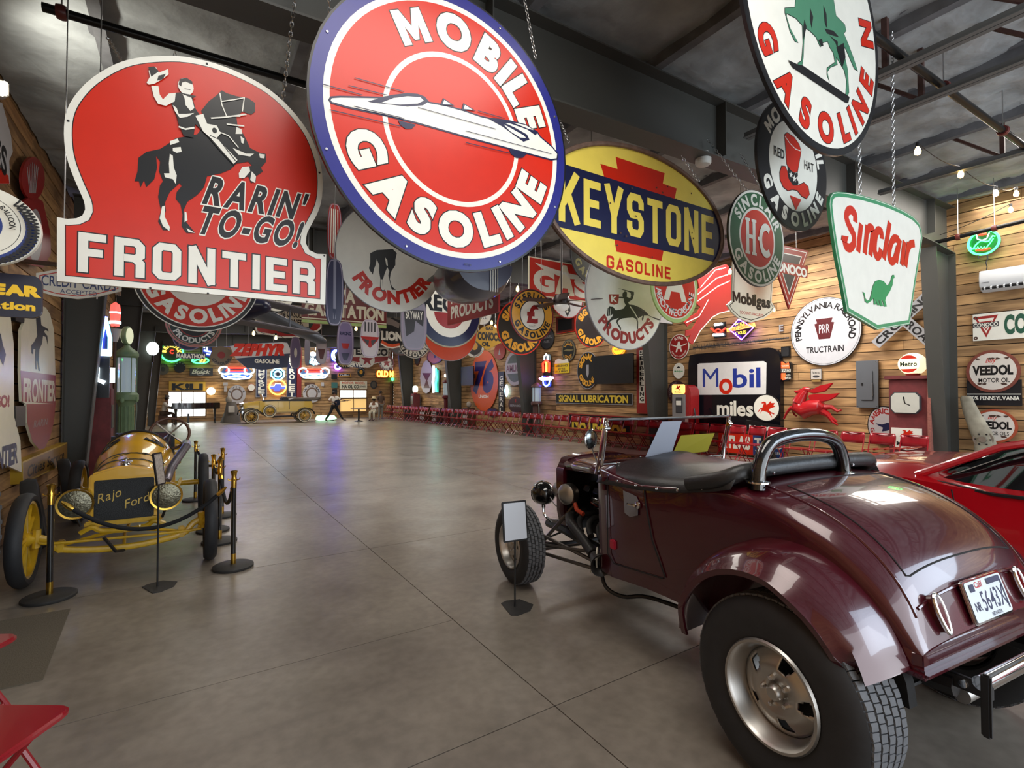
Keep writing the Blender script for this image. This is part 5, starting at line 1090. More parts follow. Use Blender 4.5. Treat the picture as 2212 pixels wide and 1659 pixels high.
# big red winged horse cut-out
o,g,Q,ol,P=cut('large red winged horse cut-out with white edging, hanging behind the round signs',7.0,z3,[(1030,1440),(1060,1405),(1130,1365),(1150,1325),(1115,1290),(1105,1230),(1145,1180),(1130,1120),(1200,1080),(1260,1030),(1340,1005),(1420,1060),(1500,1150),(1560,1200),(1600,1260),(1480,1300),(1380,1350),(1290,1372),(1240,1402),(1200,1450),(1150,1505),(1112,1560),(1092,1605),(1060,1582),(1078,1530),(1040,1545),(1042,1500),(1090,1488),(1140,1402),(1090,1432),(1052,1470)],DRD,(1250,1250),cat='sign')
P.poly('dull_red_field',enamel('dull_red',(128,34,34)),inset(ol,.012)); 
for a in ([(1150,1180),(1260,1050),(1340,1030)],[(1130,1230),(1270,1110),(1360,1080)],[(1130,1280),(1280,1170),(1370,1130)],[(1100,1590),(1150,1500),(1240,1400),(1290,1372),(1380,1350),(1480,1300)],[(1045,1440),(1140,1395),(1210,1270)]): P.line('white_edging',WHT,Q(a),.02)
P.build(o)
# small round one under the fan
o,rx,rz,P=R('small white round sign with a black neck tie right under the ceiling fan',7.9,1190,1258,688,[(DRD,1),(enamel('dull_white',(186,184,186)),.95)]); P.poly('black_tie',BLK,[(-.14*rx,-.25*rx),(.14*rx,-.25*rx),(.2*rx,-.6*rx),(0,-.92*rx),(-.2*rx,-.6*rx)]); P.poly('white_star',WHT,[(.09*rx*(1 if k%2==0 else .4)*sin(k*PI/5),-.66*rx+.09*rx*(1 if k%2==0 else .4)*cos(k*PI/5)) for k in range(10)]); P.build(o)
# white round sign with half a horse
o,rx,rz,P=R('white round sign with a black horse and red letters behind the largest red sign',5.4,725,955,675,[(GRY,1),(WHT,.99)],[('FRONTIER',RED,.62,.215,-86,122,.06)]); g=local(o,'Y',5.4); Q=lambda p:[g(z7(q)) for q in p]
P.poly('horse',BLK,Q([(735,-60),(800,-90),(960,-100),(1000,-60),(985,10),(985,60),(940,130),(930,200),(950,270),(990,305),(950,305),(940,270),(915,160),(925,120),(905,80),(880,140),(862,200),(855,280),(885,318),(850,318),(832,280),(835,190),(822,120),(825,60),(800,0),(788,60),(775,90),(760,155),(748,130),(735,120),(722,90),(735,40)])); P.poly('horse_marking',WHT,Q([(838,200),(858,200),(855,270),(878,308),(852,308),(838,275)])); P.poly('horse_marking',WHT,Q([(880,-20),(905,10),(910,70),(895,60)])); P.build(o)
# REG sign
o,rx,rz,P=R('navy-ringed round sign with a white band and black letters',7.5,899,1039,751,[(enamel('aged_gold',(150,140,112)),1),(NVY,.96),(WHT,.71),(DRD,.47)],()); P.rect('white_band',WHT,0,.22*rx,rx*1.84,rx*.50); P.text('lettering',BLK,'REGAL',0,.22*rx,rx*.40,rx*1.55,off=.05); P.build(o)
# sideways red board
o,w_,h,P=rectsign('hanging_sign','dark red board with white letters turned to face the left wall','R',2.9,967,1077,623,703,DRD); P.text('lettering',WHT,'PETROLEUM',0,.18*h,h*.26,w_*.82,off=.04); P.text('lettering',WHT,'PRODUCTS',0,-.2*h,h*.30,w_*.82,off=.04); P.build(o)
for s in (-.4,.4): chain(o,(s*w_,.01,h/2),(s*w_,.01,ceil_z(2.9)-o.location.z+.12),fine=False)
# dark striped hull
c=on(1,4.3,1040,585); HUL=mat('hull_blue_grey',(62,66,84),.3,0,.5,var=.25,scale=3)
o=thing('model_hull','dark blue-grey rounded hull with thin pale stripes under the largest red sign','model',c,rad(-8))
mb=MB(); secs=[]
for k in range(15):
    y=-.1+1.05*k/14; q=(1-((k-3)/12)**2*.5) if k>3 else (.80+.066*k)
    secs.append([(.36*q*cos(PI+PI*i/20),y,.36*q*sin(PI+PI*i/20)*.9+.05) for i in range(21)])
mb.loft(secs,caps=True).build('hull',HUL,o,smooth=50)
mb=MB()
for j in range(4): mb.tube([(.42*.82*cos(a)+.0,-.10,.42*.82*sin(a)*.9+.05) for a in (rad(270),)]+[(-.02+.03*j,-.108,-.28),(-.02+.03*j,-.106,.04)][:2],.004,5) if False else mb.tube([(.05+.025*j,-.112,-.22),(.05+.025*j,-.112,.04)],.004,5)
mb.build('pale_stripes',WHT,o); 
for s in (-.2,.2): chain(o,(s,.4,.04),(s,.4,ceil_z(2.2)-c.z+.02),fine=False)
MB().box((0,.42,.05),(.62,.9,.02)).build('deck',DGR,o)
# gas station board
o,w_,h,P=rectsign('hanging_sign','long brown-red board with cream letters over a green stripe','Y',11,652,835,612,697,enamel('brick_red',(112,34,30))); P.text('lettering',CRM,'GAS STATION',0,-.12*h,h*.30,w_*.92,off=.05); P.text('lettering',CRM,'VA',.0,.28*h,h*.3,w_*.2,off=.05); P.rect('green_stripe',LGN,0,-.45*h,w_,h*.08); P.rect('cream_stripe',CRM,0,-.37*h,w_,h*.03); P.build(o)
R('red and white round sign hanging just below the red shield sign',5.6,285,562,716,[(WHT,1),(BLK,.985),(WHT,.925),(RED,.905),(WHT,.53)],[('GASOLINE',WHT,.60,.235,-90,150,.05)])[3].build(bpy.data.objects[-1]) if False else None
o,rx,rz,P=R('red and white round sign hanging just below the red shield sign',5.6,285,562,716,[(WHT,1),(BLK,.985),(WHT,.925),(RED,.905),(WHT,.53)],[('GASOLINE',WHT,.60,.235,-90,150,.05)]); P.build(o)
PNK=enamel('faded_pink',(190,120,112))
o,rx,rz,P=R('green-ringed round sign with a faded pink edge, lower left behind the red and white one',11,360,484,750,[(PNK,1),(GRN,.93),(PNK,.90),(enamel('deep_green',(34,52,46)),.86),(DRD,.58),(BLK,.54)],[('PRODUCTS',WHT,.62,.20,-90,125,.04)]); P.build(o)
o,rx,rz,P=R('white round sign with a black rim below the shield sign, above a grey wing',9,556,638,675,[(BLK,1),(WHT,.93)],[]); P.text('lettering',BLK,'GASOLINE',0,-.25*rx,rx*.17,rx*1.1,off=.03,slant=.2); P.build(o)
o,w_,h,P=rectsign('hanging_sign','cream board with black print left of the gas station board','Y',12.5,600,668,655,703,CRM,edge=BLK,ew=.01); P.text('lettering',BLK,'the GASOLINE',0,.05*h,h*.26,w_*.9,off=.03); P.text('lettering',BLK,'POWER',0,-.3*h,h*.24,w_*.6,off=.03); P.poly('running_horse',BLK,[(-.1*w_,.2*h),(.0,.36*h),(.14*w_,.45*h),(.3*w_,.3*h),(.16*w_,.25*h)]); P.build(o)
o,g,Q,ol,P=cut('red eight-cornered sign with a white edge and a dark disc, behind the grey wing',13.5,z6,[(1200,400),(1200,590),(1230,625),(1430,652),(1460,675),(1700,670),(1745,640),(1900,600),(1945,560),(1945,400)],WHT,(1560,520)); P.poly('red_field',DRD,inset(ol,.04)); P.ell('dark_disc',enamel('deep_green',(34,52,46)),*g(z6((1590,470))),.55,.36,32); T(P,g,z6,WHT,'P',1310,510,70,90,.07); T(P,g,z6,WHT,'O',1560,575,110,50,.05); P.build(o)
# grey aeroplane wing
c=on(1,9.8,600,690); WNG=mat('wing_silver',(118,124,134),.38,.3,var=.15,scale=4)
o=thing('model_wing','grey aeroplane wing hanging diagonally under the red and white round sign','model',c,0,None); g=local(o,'Y',9.8)
a=g((530,664)); b=g((702,738)); mb=MB(); S_=[]
for k in range(13):
    t=k/12; x=a[0]+(b[0]-a[0])*t; z=a[1]+(b[1]-a[1])*t; cw=.30*(1-.45*t)*(1 if k<12 else .6); th=.13*(1-.3*t)*(1 if k<12 else .5)
    S_.append([(x+.0,cw*cos(u)*1.4,z+th*sin(u)) for u in [2*PI*i/16 for i in range(16)]])
mb.loft(S_,closed=True,caps=True).build('wing_skin',WNG,o,smooth=60); chain(o,(a[0]+.3,0,a[1]),(a[0]+.3,0,ceil_z(0)-c.z+.12),fine=False); chain(o,(b[0]-.3,0,b[1]),(b[0]-.3,0,ceil_z(0)-c.z+.12),fine=False)
c2=on(1,7.9,470,672); o=thing('model_aeroplane','dark blue hanging aeroplane with pale wings in front of the far wall','model',c2,rad(35)); MB().lathe([(0,-1.6),(.12,-1.5),(.26,-.9),(.28,0),(.2,.8),(.08,1.6),(0,1.65)],(0,0,0),(0,1,0),20).build('fuselage',enamel('plane_blue',(30,32,58)),o)
for z_ in (.28,-.26): MB().box((.4,-.6,z_),(3.6,.62,.05),ry=.02).build('wing',mat('pale_canvas',(104,100,106),.6),o,bevel=.02)
for x_ in (-1.1,1.5): MB().cyl((x_,-.6,-.26),(x_,-.6,.28),.015,n=6).build('strut',WNG,o)
chain(o,(0,-.3,.3),(0,-.3,(ceil_z(1)-c2.z+.02)/.6),fine=False); o.scale=(.6,.6,.6)
# more
o,g,Q,ol,P=cut('long red-lettered panel with a navy lower part, left of the far windows',16,z6,[(910,760),(1070,735),(1500,715),(1560,720),(1600,800),(1590,860),(1560,1000),(1480,1010),(1300,1030),(1100,1010),(985,910)],enamel('navy_panel',(34,44,72)),(1300,860))
P.poly('pale_field',enamel('dull_white',(186,184,186)),Q([(915,765),(1070,742),(1500,722),(1558,728),(1592,800),(1590,846),(980,905)])); T(P,g,z6,RED,'ZEPHYR',1240,805,560,110,.09,slant=.3,rot=.05); T(P,g,z6,WHT,'GASOLINE',1330,935,270,40,.05); P.build(o)
o,rx,rz,P=R('dirty pale round sign with dark letters beside the red-lettered panel',17,458,506,790,[(enamel('dirty_tan',(126,108,86)),1)],[('GASOLINE',BLK,.66,.24,-90,140,.05)]); P.ell('disc',DRD,0,.1*rx,rx*.35,n=20); P.build(o)
o,rx,rz,P=R('dark navy sign with a pale arc near the green neon ring',15,376,444,757,[(PUR,1),(NVY,.93),(PUR,.55),(NVY,.48)],[]); P.build(o); o,w_,h,P=rectsign('hanging_sign','navy strip with pale letters under the dark navy round sign','Y',14.9,380,444,762,774,NVY); P.text('lettering',WHT,'MARATHON',0,0,h*.7,w_*.95,off=.06); P.build(o)
o,g,Q,ol,P=cut('black sign with a pale lion over white letters and an orange arc',11.5,z7,[(900,600),(960,580),(1030,610),(1065,680),(1065,820),(1030,870),(950,885),(870,860),(835,810),(830,740),(850,680),(890,650)],BLK,(950,740)); T(P,g,z7,WHT,'LION',950,765,200,75,.07); P.poly('lion',enamel('stone_grey',(130,118,112)),Q([(900,590),(940,590),(980,610),(1030,640),(1020,690),(960,660),(910,650),(890,625)])); P.line('orange_arc',ORG,Q([(845,825),(900,858),(960,868),(1030,855)]),.10); P.line('white_arc',WHT,Q([(840,838),(900,874),(960,882),(1035,866)]),.03); P.build(o)
o,rx,rz,P=R('black-ringed round sign with white letters and a red centre, under the silver board',12.5,862,930,774,[(WHT,1),(BLK,.97),(WHT,.62),(DRD,.58)],[('GASOLINE',WHT,.65,.25,-88,150,.06)]); P.build(o)
o,rx,rz,P=R('orange and yellow round sign below the navy-ringed one',9.4,914,1030,780,[(GRY,1),(enamel('signal_orange',(196,70,40)),.985)],[]); P.poly('yellow_band',enamel('band_yellow',(232,190,30)),[(x*rx*.97,z*rx*.97) for x,z in [(-1,.02),(-.99,.12),(-.96,.28),(-.9,.42),(.9,.42),(.96,.28),(.99,.12),(1,.02)]]); P.poly('white_top',WHT,[(cos(t)*rx*.97,sin(t)*rx*.97) for t in [rad(26)+rad(128)*i/20 for i in range(21)]]); P.ell('round_badge',BRN,.5*rx,.16*rx,.2*rx,n=20); P.build(o)
o,g,Q,ol,P=cut('yellow diamond sign with black letters left of the pound symbol sign',10.2,z7,[(1895,905),(1785,810),(1800,735),(1850,680),(1930,650),(2060,720),(2065,815)],enamel('diamond_yellow',(206,160,40)),(1925,770)); T(P,g,z7,BLK,'CONOCO',1925,770,235,70,.06); T(P,g,z7,BLK,'OIL',1888,845,75,38,.06); T(P,g,z7,BLK,'GAS',1920,690,70,30,.05); P.build(o)
o,rx,rz,P=R('white sign with dark print above the yellow diamond sign',12,1018,1062,702,[(GRY,1),(WHT,.95)],[]); P.text('lettering',BLK,'TIRE',0,-.3*rx,.3*rx,1.1*rx,off=.03); P.build(o)
o,rx,rz,P=R('white and black round sign low behind the yellow diamond sign',13,1003,1046,772,[(WHT,1),(BLK,.78),(AMB,.35)],[('PRODUCTS',BLK,.80,.14,-60,70,.02)]); P.build(o)
o,g,Q,ol,P=cut('white six-sided sign with a dark red band and black letters',13,z7,[(505,880),(920,880),(912,1012),(720,1052),(530,1015)],WHT,(715,950)); P.poly('red_band',DRD,Q([(520,975),(915,968),(908,1008),(720,1045),(532,1008)])); T(P,g,z7,BLK,'TEXACO',720,920,370,62,.05); P.ell('star_disc',WHT,*g(z7((705,1002))),.20,.20,20); P.poly('red_star',DRD,[(g(z7((705,1002)))[0]+.17*(1 if k%2==0 else .4)*sin(k*PI/5),g(z7((705,1002)))[1]+.17*(1 if k%2==0 else .4)*cos(k*PI/5)) for k in range(10)]); P.build(o)
o,rx,rz,P=R('black round sign with tan letters behind the purple hanging board',15.5,727,768,796,[(DGR,1),(BLK,.94)],[('SERVICE',enamel('tan_letter',(180,160,110)),.60,.26,-90,120,.05)]); P.build(o)
o,g,Q,ol,P=cut('curved navy sign with white letters under the six-sided sign',15,z7,[(505,1010),(600,1040),(690,1030),(700,1060),(640,1085),(560,1072),(500,1045)],NVY,(600,1050)); T(P,g,z7,WHT,'SERVICE',600,1052,170,38,.05); P.build(o)
def starp(r,cx=0,cz=0): return [(cx+r*(1 if k%2==0 else .4)*sin(k*PI/5),cz+r*(1 if k%2==0 else .4)*cos(k*PI/5)) for k in range(10)]
o,rx,rz,P=R('round sign with a red star and small letters, over the far doorway',17,820,853,801,[(DRD,1),(BRN,.94),(WHT,.66)],[('MOTOR OIL',WHT,.68,.22,-90,150,.03)]); P.poly('red_star',DRD,starp(.6*rx)); P.build(o)
o,rx,rz,P=R('grey mottled disc behind the black-ringed round sign',14,838,896,768,[(BRN,1),(DGR,.9)],[('MOTOR',GRY,.66,.2,-70,60,.02)]); P.build(o)
# long hanging boards
def longboard(label,Y,x0,x1,yt,yb,m,deco=None,rz=0):
    a=on(1,Y,x0,(yt+yb)/2); b=on(1,Y,x1,(yt+yb)/2); t=on(1,Y,(x0+x1)/2,yt); u=on(1,Y,(x0+x1)/2,yb); w_=(b.x-a.x)/2; h=(t.z-u.z)/2
    o=thing('hanging_board',label,'board',((a.x+b.x)/2,Y,(t.z+u.z)/2),rz,'long boards hanging on end from the roof')
    ol=[(w_*(1-abs(sin(q))**6*.0)*cos(q) if abs(sin(q))<.5 else w_*cos(q)*1.0,h*sin(q)) for q in [2*PI*i/40 for i in range(40)]]
    ol=[(w_*(1 if cos(q)>0 else -1)*abs(cos(q))**.5,h*(1 if sin(q)>0 else -1)*abs(sin(q))**.9) for q in [2*PI*i/40+.001 for i in range(40)]]
    panel(o,ol,m,.03); P=Pic()
    P.line('pale_outline',enamel('board_edge',(150,140,158)),inset(ol,w_*.12),w_*.1,True)
    if deco: deco(P,w_,h)
    P.build(o); chain(o,(0,.01,h),(0,.01,ceil_z(o.location.x)-o.location.z+.12),fine=False); return o
SLV=enamel('board_silver',(136,134,150)); DNV=enamel('board_navy',(52,50,78)); PLB=enamel('board_purple',(110,98,134)); WBD=enamel('board_white',(176,170,176))
longboard('navy and silver board hanging on end beside the red shield sign',5.2,703,742,560,703,DNV,lambda P,w,h:(P.line('centre_line',SLV,[(0,h),(0,-h*.8)],w*.3),P.poly('dart',NVY,[(-w*.2,-h*.5),(w*.2,-h*.5),(0,-h*.9)])))
longboard('purple-grey board with dark emblem hanging on end above the far windows',9.5,728,764,695,788,PLB,lambda P,w,h:(P.text('lettering',NVY,'RACING',0,h*.45,h*.14,w*1.3,off=.04),P.poly('emblem',DRD,[(-w*.5,0),(w*.5,0),(w*.3,-h*.25),(-w*.3,-h*.25)]),P.poly('emblem',DNV,[(-w*.5,-h*.45),(w*.5,-h*.45),(w*.2,-h*.8),(-w*.2,-h*.8)])))
longboard('white board with a red wing emblem hanging on end in front of the six-sided sign',9,779,819,690,773,WBD,lambda P,w,h:(P.poly('wing_emblem',DRD,[(-w,h*.1),(w,h*.1),(w*.8,-h*.1),(0,-h*.5),(-w*.8,-h*.1)]),P.poly('wing_emblem',DGR,[(-w*.8,-h*.0),(-w*.1,-h*.1),(-w*.2,-h*.4)]),P.poly('wing_emblem',DGR,[(w*.8,-h*.0),(w*.1,-h*.1),(w*.2,-h*.4)]),P.text('lettering',DGR,'IIII',0,h*.6,h*.5,w*1.2,off=0)))
longboard('dark board with a silver lower half hanging on end under the horse sign',7.2,866,922,640,757,SLV,lambda P,w,h:(P.poly('dark_panel',DGR,[(-w*.8,h*.5),(w*.8,h*.5),(w*.7,-h*.1),(w*.1,h*.1),(0,-h*.3),(-w*.6,-h*.5)]),P.text('lettering',WHT,'SKYWAY',0,h*.3,h*.28,w*1.3,off=.02)))
longboard('narrow lilac board hanging on end right of the red-lettered panel',13,627,650,728,796,PLB,lambda P,w,h:P.ell('white_patch',WHT,0,0,w*.3,h*.3,16))
longboard('maroon-tipped board hanging on end below the grey wing',12,683,706,732,786,WBD,lambda P,w,h:P.poly('maroon_panel',BRN,[(-w*.7,h*.2),(w*.7,h*.2),(w*.3,-h*.6),(-w*.3,-h*.6)]))
longboard('thin pale board hanging on end between the lilac and the maroon-tipped boards',14,658,670,728,789,SLV)
longboard('striped white and red board hanging on end left of the horse sign',6.6,708,738,440,560,enamel('stripe_red',(150,50,48)),lambda P,w,h:[P.line('white_stripe',WHT,[(q*w,h*.8),(q*w*1.2,-h*.8)],w*.12) for q in (-.5,-.2,.1,.4)])
# ceiling fan
c=on(1,6.0,1213,655); o=thing('ceiling_fan','dark bronze ceiling fan with a white bowl lamp on a long rod','fan',c,0); FB=mat('fan_bronze',(48,38,36),.4,.3)
MB().cyl((0,0,.08),(0,0,ceil_z(c.x)-c.z+.12),.013,n=8).lathe([(.03,.14),(.10,.12),(.13,.05),(.12,-.01),(.08,-.03)],(0,0,0),(0,0,1),24).build('motor',FB,o)
MB().lathe([(.10,-.03),(.115,-.05),(.10,-.09),(.05,-.12),(0,-.125)],(0,0,0),(0,0,1),24,cap=False).build('lamp_bowl',mat('opal_bowl',(225,222,215),.3,emit=.25),o)
for k in range(5):
    t=.35+2*PI*k/5; b_=MB().prism([(.12,-.03),(.2,-.06),(.58,-.075),(.62,-.05),(.62,.05),(.58,.075),(.2,.06),(.12,.03)],-.004,.004,ax=2).build('fan_blade',mat('fan_blade_wood',(62,34,34),.45),o,smooth=0); b_.rotation_euler=(.15,0,t); b_.location=(0,0,.03)
# smoke detector
c=on(2,4.12,1507,362)
o=thing('smoke_detector','round white smoke detector under the nearest roof beam','detector',(c.x,3.5,4.14)); MB().lathe([(.06,.12),(.075,.06),(.085,.05),(.085,.0),(.07,-.02),(0,-.03)],n=24).build('detector_body',mat('white_plastic',(200,198,190),.5),o)
# credit card sign, tyre sign, service station sign (left)
o,g,Q,ol,P=cut('white lens-shaped sign with navy letters and a red line behind the red shield sign',4.6,zm(0,0,1),[(78,590),(170,574),(262,596),(262,628),(215,640),(168,646),(120,640),(78,628)],WHT,(170,610)); P.line('red_line',RED,inset(ol,.02),.006,True); 
T(P,g,zm(0,0,1),enamel('letter_blue',(40,60,110)),'CREDIT CARDS',170,612,160,21,.01); T(P,g,zm(0,0,1),enamel('letter_blue',(40,60,110)),'ACCEPTED',170,632,80,9,.0); P.build(o)
o,w_,h,P=rectsign('hanging_sign','black board with yellow letters at the left edge, below the whitewall tyre sign','Y',2.6,-250,92,566,668,enamel('blue_black',(26,28,44)),round_=.03,chains=False); chain(o,(-.4*w_,.01,h/2),(-.4*w_,.01,ceil_z(-1)-o.location.z+.12),fine=False)
YL=enamel('letter_yellow',(232,186,28)); P.text('lettering',YL,'GOODYEAR',0,.12*h,h*.22,w_*.95,off=.07); P.text('lettering',YL,'Service Station',0,-.24*h,h*.17,w_*.9,off=.05); P.build(o)
o,rx,rz,P=R('sign shaped as a blue and white balloon tyre at the left edge',2.45,-220,92,575,[(enamel('tyre_white',(220,216,200)),1)],[],yt=392,name='hanging_sign',chains=0); chain(o,(-.3*rx,.01,.9*rz),(-.3*rx,.01,ceil_z(-1)-o.location.z+.12),fine=False); TB=enamel('tyre_blue',(36,56,120))
P.ell('tread_field',TB,-.02*rx,-.13*rz,rx*.955,rz*.84,48); P.ell('whitewall',enamel('tyre_white',(220,216,200)),-.10*rx,.03*rz,rx*.86,rz*.86,48); P.ring('thin_line',BLK,-.10*rx,.03*rz,rx*.78,rx*.79,48,k=rz/rx); P.ell('wheel_centre',TB,-.14*rx,.03*rz,rx*.56,rz*.56,40)
for k in range(26):
    a=rad(-80)+rad(120)*k/25
    for s in (-1,1): 
        b=a+s*.09; P.line('tread_pattern',BLK,[(rx*(.86*cos(a)-.06),rz*(.88*sin(a)-.02)),(rx*(.985*cos(b)),rz*(.985*sin(b)))],.006)
P.arc('lettering',BLK,'BALLOON',-.10*rx,.03*rz,rx*.64,rx*.09,mid=18,span=46,off=.02,ky=rz/rx); P.build(o)
# ---------------------------------------------------------------- neon, wall signs and pumps on the right wall
def neon_mat(n,c,e=5):
    if e>=3: e*=1.6
    return mat('neon_'+n,c,.3,emit=e)
NR=neon_mat('red',(255,44,28),3); NG=neon_mat('green',(60,255,110),3.5); NB_=neon_mat('blue',(70,90,255),16); NW=neon_mat('white',(225,245,255),3); NY=neon_mat('amber',(255,190,60),4); NC=neon_mat('cyan',(90,200,255),7); NP=neon_mat('violet',(130,60,255),18)
def nt(o,name,m,pts,r=.012,closed=False,y=-.05,n=5): return MB().tube([(p[0],y,p[1]) for p in pts],r,n,closed=closed).build(name,m,o)
WR=11.96; GR_='signs on the right wall'; GL_='signs on the left wall'; GF_='signs on the far wall'
def wrect(label,x0,x1,yt,yb,m,plane='R',val=WR,edge=None,ew=.015,round_=0,group=GR_,t=.02,name='wall_sign'): return rectsign(name,label,plane,val,x0,x1,yt,yb,m,edge=edge,ew=ew,round_=round_,group=group,t=t,chains=False)
def woval(label,x0,x1,yt,yb,rings,arcs=(),plane='R',val=WR,group=GR_,name='wall_sign',cat='sign',t=.02):
    ax=1 if plane=='Y' else 0; ym=(yt+yb)/2
    a=on(ax,val,x0,ym); b=on(ax,val,x1,ym); mid=(a+b)/2; px=proj(mid)[0]; zt=on(ax,val,px,yt).z; zb=on(ax,val,px,yb).z
    rx=Vector((b.x-a.x,b.y-a.y)).length/2; rz=(zt-zb)/2
    o=thing(name,label,cat,(mid.x,mid.y,(zt+zb)/2),ROT[plane],group); panel(o,ell_pts(0,0,rx,rz),rings[0][0],t); P=Pic()
    for m,q in rings: P.ell('disc',m,0,0,rx*q,rz*q,40)
    for tx,m,r,h,md,span,off in arcs: P.arc('lettering',m,tx,0,0,rx*r,rx*h,mid=md,span=span,bottom=md<0,off=off,ky=rz/rx)
    return o,rx,rz,P
PX=zm(0,0,1)
# large black stand-up sign with white panel
o,g,Q,ol,P=cut('tall black rounded board with a white panel of big blue letters on the right wall',11.86,PX,smoothpts([(1487,800),(1489,775),(1502,765),(1600,758),(1660,751),(1680,760),(1686,785)],3,False)+[(1686,925),(1487,918)],enamel('gloss_board_black',(20,20,26),.12),(1585,840),name='pylon_sign',t=.14,group=GR_,plane='R',chains=False)
wp=Q([(1507,787),(1511,785),(1650,780),(1656,784),(1655,850),(1651,852),(1512,853),(1507,850)]); P.poly('white_panel',enamel('panel_white',(214,212,210)),wp)
T(P,g,PX,enamel('letter_deep_blue',(36,54,140)),'M',1535,816,34,40,.0); T(P,g,PX,RED,'o',1568,827,27,46,.02); T(P,g,PX,enamel('letter_deep_blue',(36,54,140)),'bil',1613,816,57,40,.02); T(P,g,PX,WHT,'miles',1588,882,76,30,.03); P.build(o)
# curb sign in front of it
o=thing('curb_sign','white round curb sign with a red winged horse on a black name bar','sign',on(0,11.5,1656,930),-PI/2,GR_); g=local(o,'R',11.5); c=g((1656,881)); r_x=abs(g((1685,881))[0]-g((1627,881))[0])/2; r_z=abs(g((1656,852))[1]-g((1656,911))[1])/2
MB().prism(ell_pts(c[0],c[1],r_x,r_z,36),-.02,.02).build('disc',BLK,o); P=Pic(); P.ell('white_face',WHT,c[0],c[1],r_x*.94,r_z*.94)
def pegasus(P,m,cx,cz,s,name='winged_horse',flip=1):
    A=[(-.9,-.35),(-.8,-.3),(-.6,-.05),(-.38,.0),(-.32,.2),(-.2,.45),(-.42,.42),(-.5,.5),(-.25,.62),(-.08,.6),(0,.5),(.05,.3),(.15,.35),(.55,.75),(.5,.5),(.9,.5),(.75,.25),(.95,.15),(.5,-.02),(.35,-.1),(.3,-.25),(.5,-.4),(.85,-.55),(.8,-.65),(.45,-.52),(.62,-.9),(.55,-.92),(.3,-.55),(.1,-.42),(-.15,-.35),(-.35,-.28),(-.5,-.45),(-.62,-.62),(-.55,-.38),(-.45,-.15),(-.62,-.2),(-.78,-.45)]
    P.poly(name,m,[(cx+p[0]*s*flip,cz+p[1]*s) for p in A])
pegasus(P,RED,c[0],c[1],r_x*.72); P.build(o,1,y=-.023)
b0=Q2=[g(p) for p in [(1612,907),(1692,920),(1688,950),(1612,930)]]; MB().prism(b0,-.02,.02).build('name_bar',BLK,o); P=Pic(); T(P,g,PX,WHT,'Mobiloil',1652,929,64,15,.05,rot=-.06); P.build(o,1,y=-.023)
MB().prism([(-.25,-g((1656,930))[1]-on(0,11.5,1656,930).z),(.25,-on(0,11.5,1656,930).z),(.12,-on(0,11.5,1656,930).z+.25),(.1,0),(-.1,0),(-.12,-on(0,11.5,1656,930).z+.25)],-.04,.08).build('cast_base',BLACKM,o)
# relief of the red winged horse
RPG=mat('fibreglass_red',(170,26,32),.25,0,.6); c0=on(0,11.9,1760,875); o=thing('winged_horse_relief','glossy red moulded winged horse figure mounted on the right wall','figure',c0,-PI/2,GR_); g=local(o,'R',11.9); zp=zm(1680,680,280/1659)
MB().tube([(g(zp(p))[0],-.12,g(zp(p))[1]) for p in [(300,1080),(300,1180),(380,1220),(480,1180),(580,1180),(620,1200)]],[.10,.17,.20,.18,.17,.09],12).build('body',RPG,o)
MB().tube([(g(zp(p))[0],-.14,g(zp(p))[1]) for p in [(310,1120),(350,1040),(400,970)]],[.14,.11,.07],10).build('neck',RPG,o)
MB().tube([(g(zp(p))[0],-.14,g(zp(p))[1]) for p in [(455,960),(400,955),(330,985),(280,990),(258,975)]],[.04,.07,.05,.035,.02],10).build('head',RPG,o)
for nm,pts in (('wing',[(430,990),(470,965),(600,905),(770,868),(720,930),(660,985),(520,1010)]),('wing',[(440,1030),(560,1010),(700,1015),(850,1000),(790,1060),(720,1095),(560,1130),(470,1110)])):
    MB().prism([g(zp(p)) for p in pts],-.20,-.15).build(nm,RPG,o,bevel=.015)
for pts,rr in (([(320,1210),(200,1190),(150,1250),(112,1330)],[.07,.045,.03,.022]),([(340,1240),(220,1215),(245,1275),(275,1295)],[.06,.04,.025,.02]),([(600,1180),(720,1180),(800,1235),(845,1215)],[.08,.05,.03,.022]),([(580,1220),(680,1280),(740,1370),(800,1410)],[.10,.06,.035,.022]),([(700,1300),(740,1330),(790,1370)],[.04,.03,.02])):
    MB().tube([(g(zp(p))[0],-.11,g(zp(p))[1]) for p in pts],rr,8).build('leg',RPG,o)
# round white railroad sign
o,rx,rz,P=woval('large white round sign with black letters and a maroon keystone emblem',1708,1862,642,790,[(BLK,1),(enamel('cool_white',(196,198,204),.15),.985),(BLK,.955),(enamel('cool_white',(196,198,204),.15),.945)],[('PENNSYLVANIA RAILROAD',BLK,.68,.17,88,215,.03)])
P.text('lettering',BLK,'TRUCTRAIN',0,-.52*rz,.17*rz,1.05*rx,off=.02); MRN=enamel('maroon',(86,32,36)); P.poly('keystone_emblem',MRN,[(p[0]*rx,p[1]*rz) for p in [(-.24,.38),(.24,.38),(.2,.26),(.28,.24),(.16,-.22),(-.16,-.22),(-.28,.24),(-.2,.26)]]); P.text('initials',enamel('cool_white',(196,198,204),.15),'PRR',0,.08*rz,.26*rz,.3*rx,off=0); P.build(o)
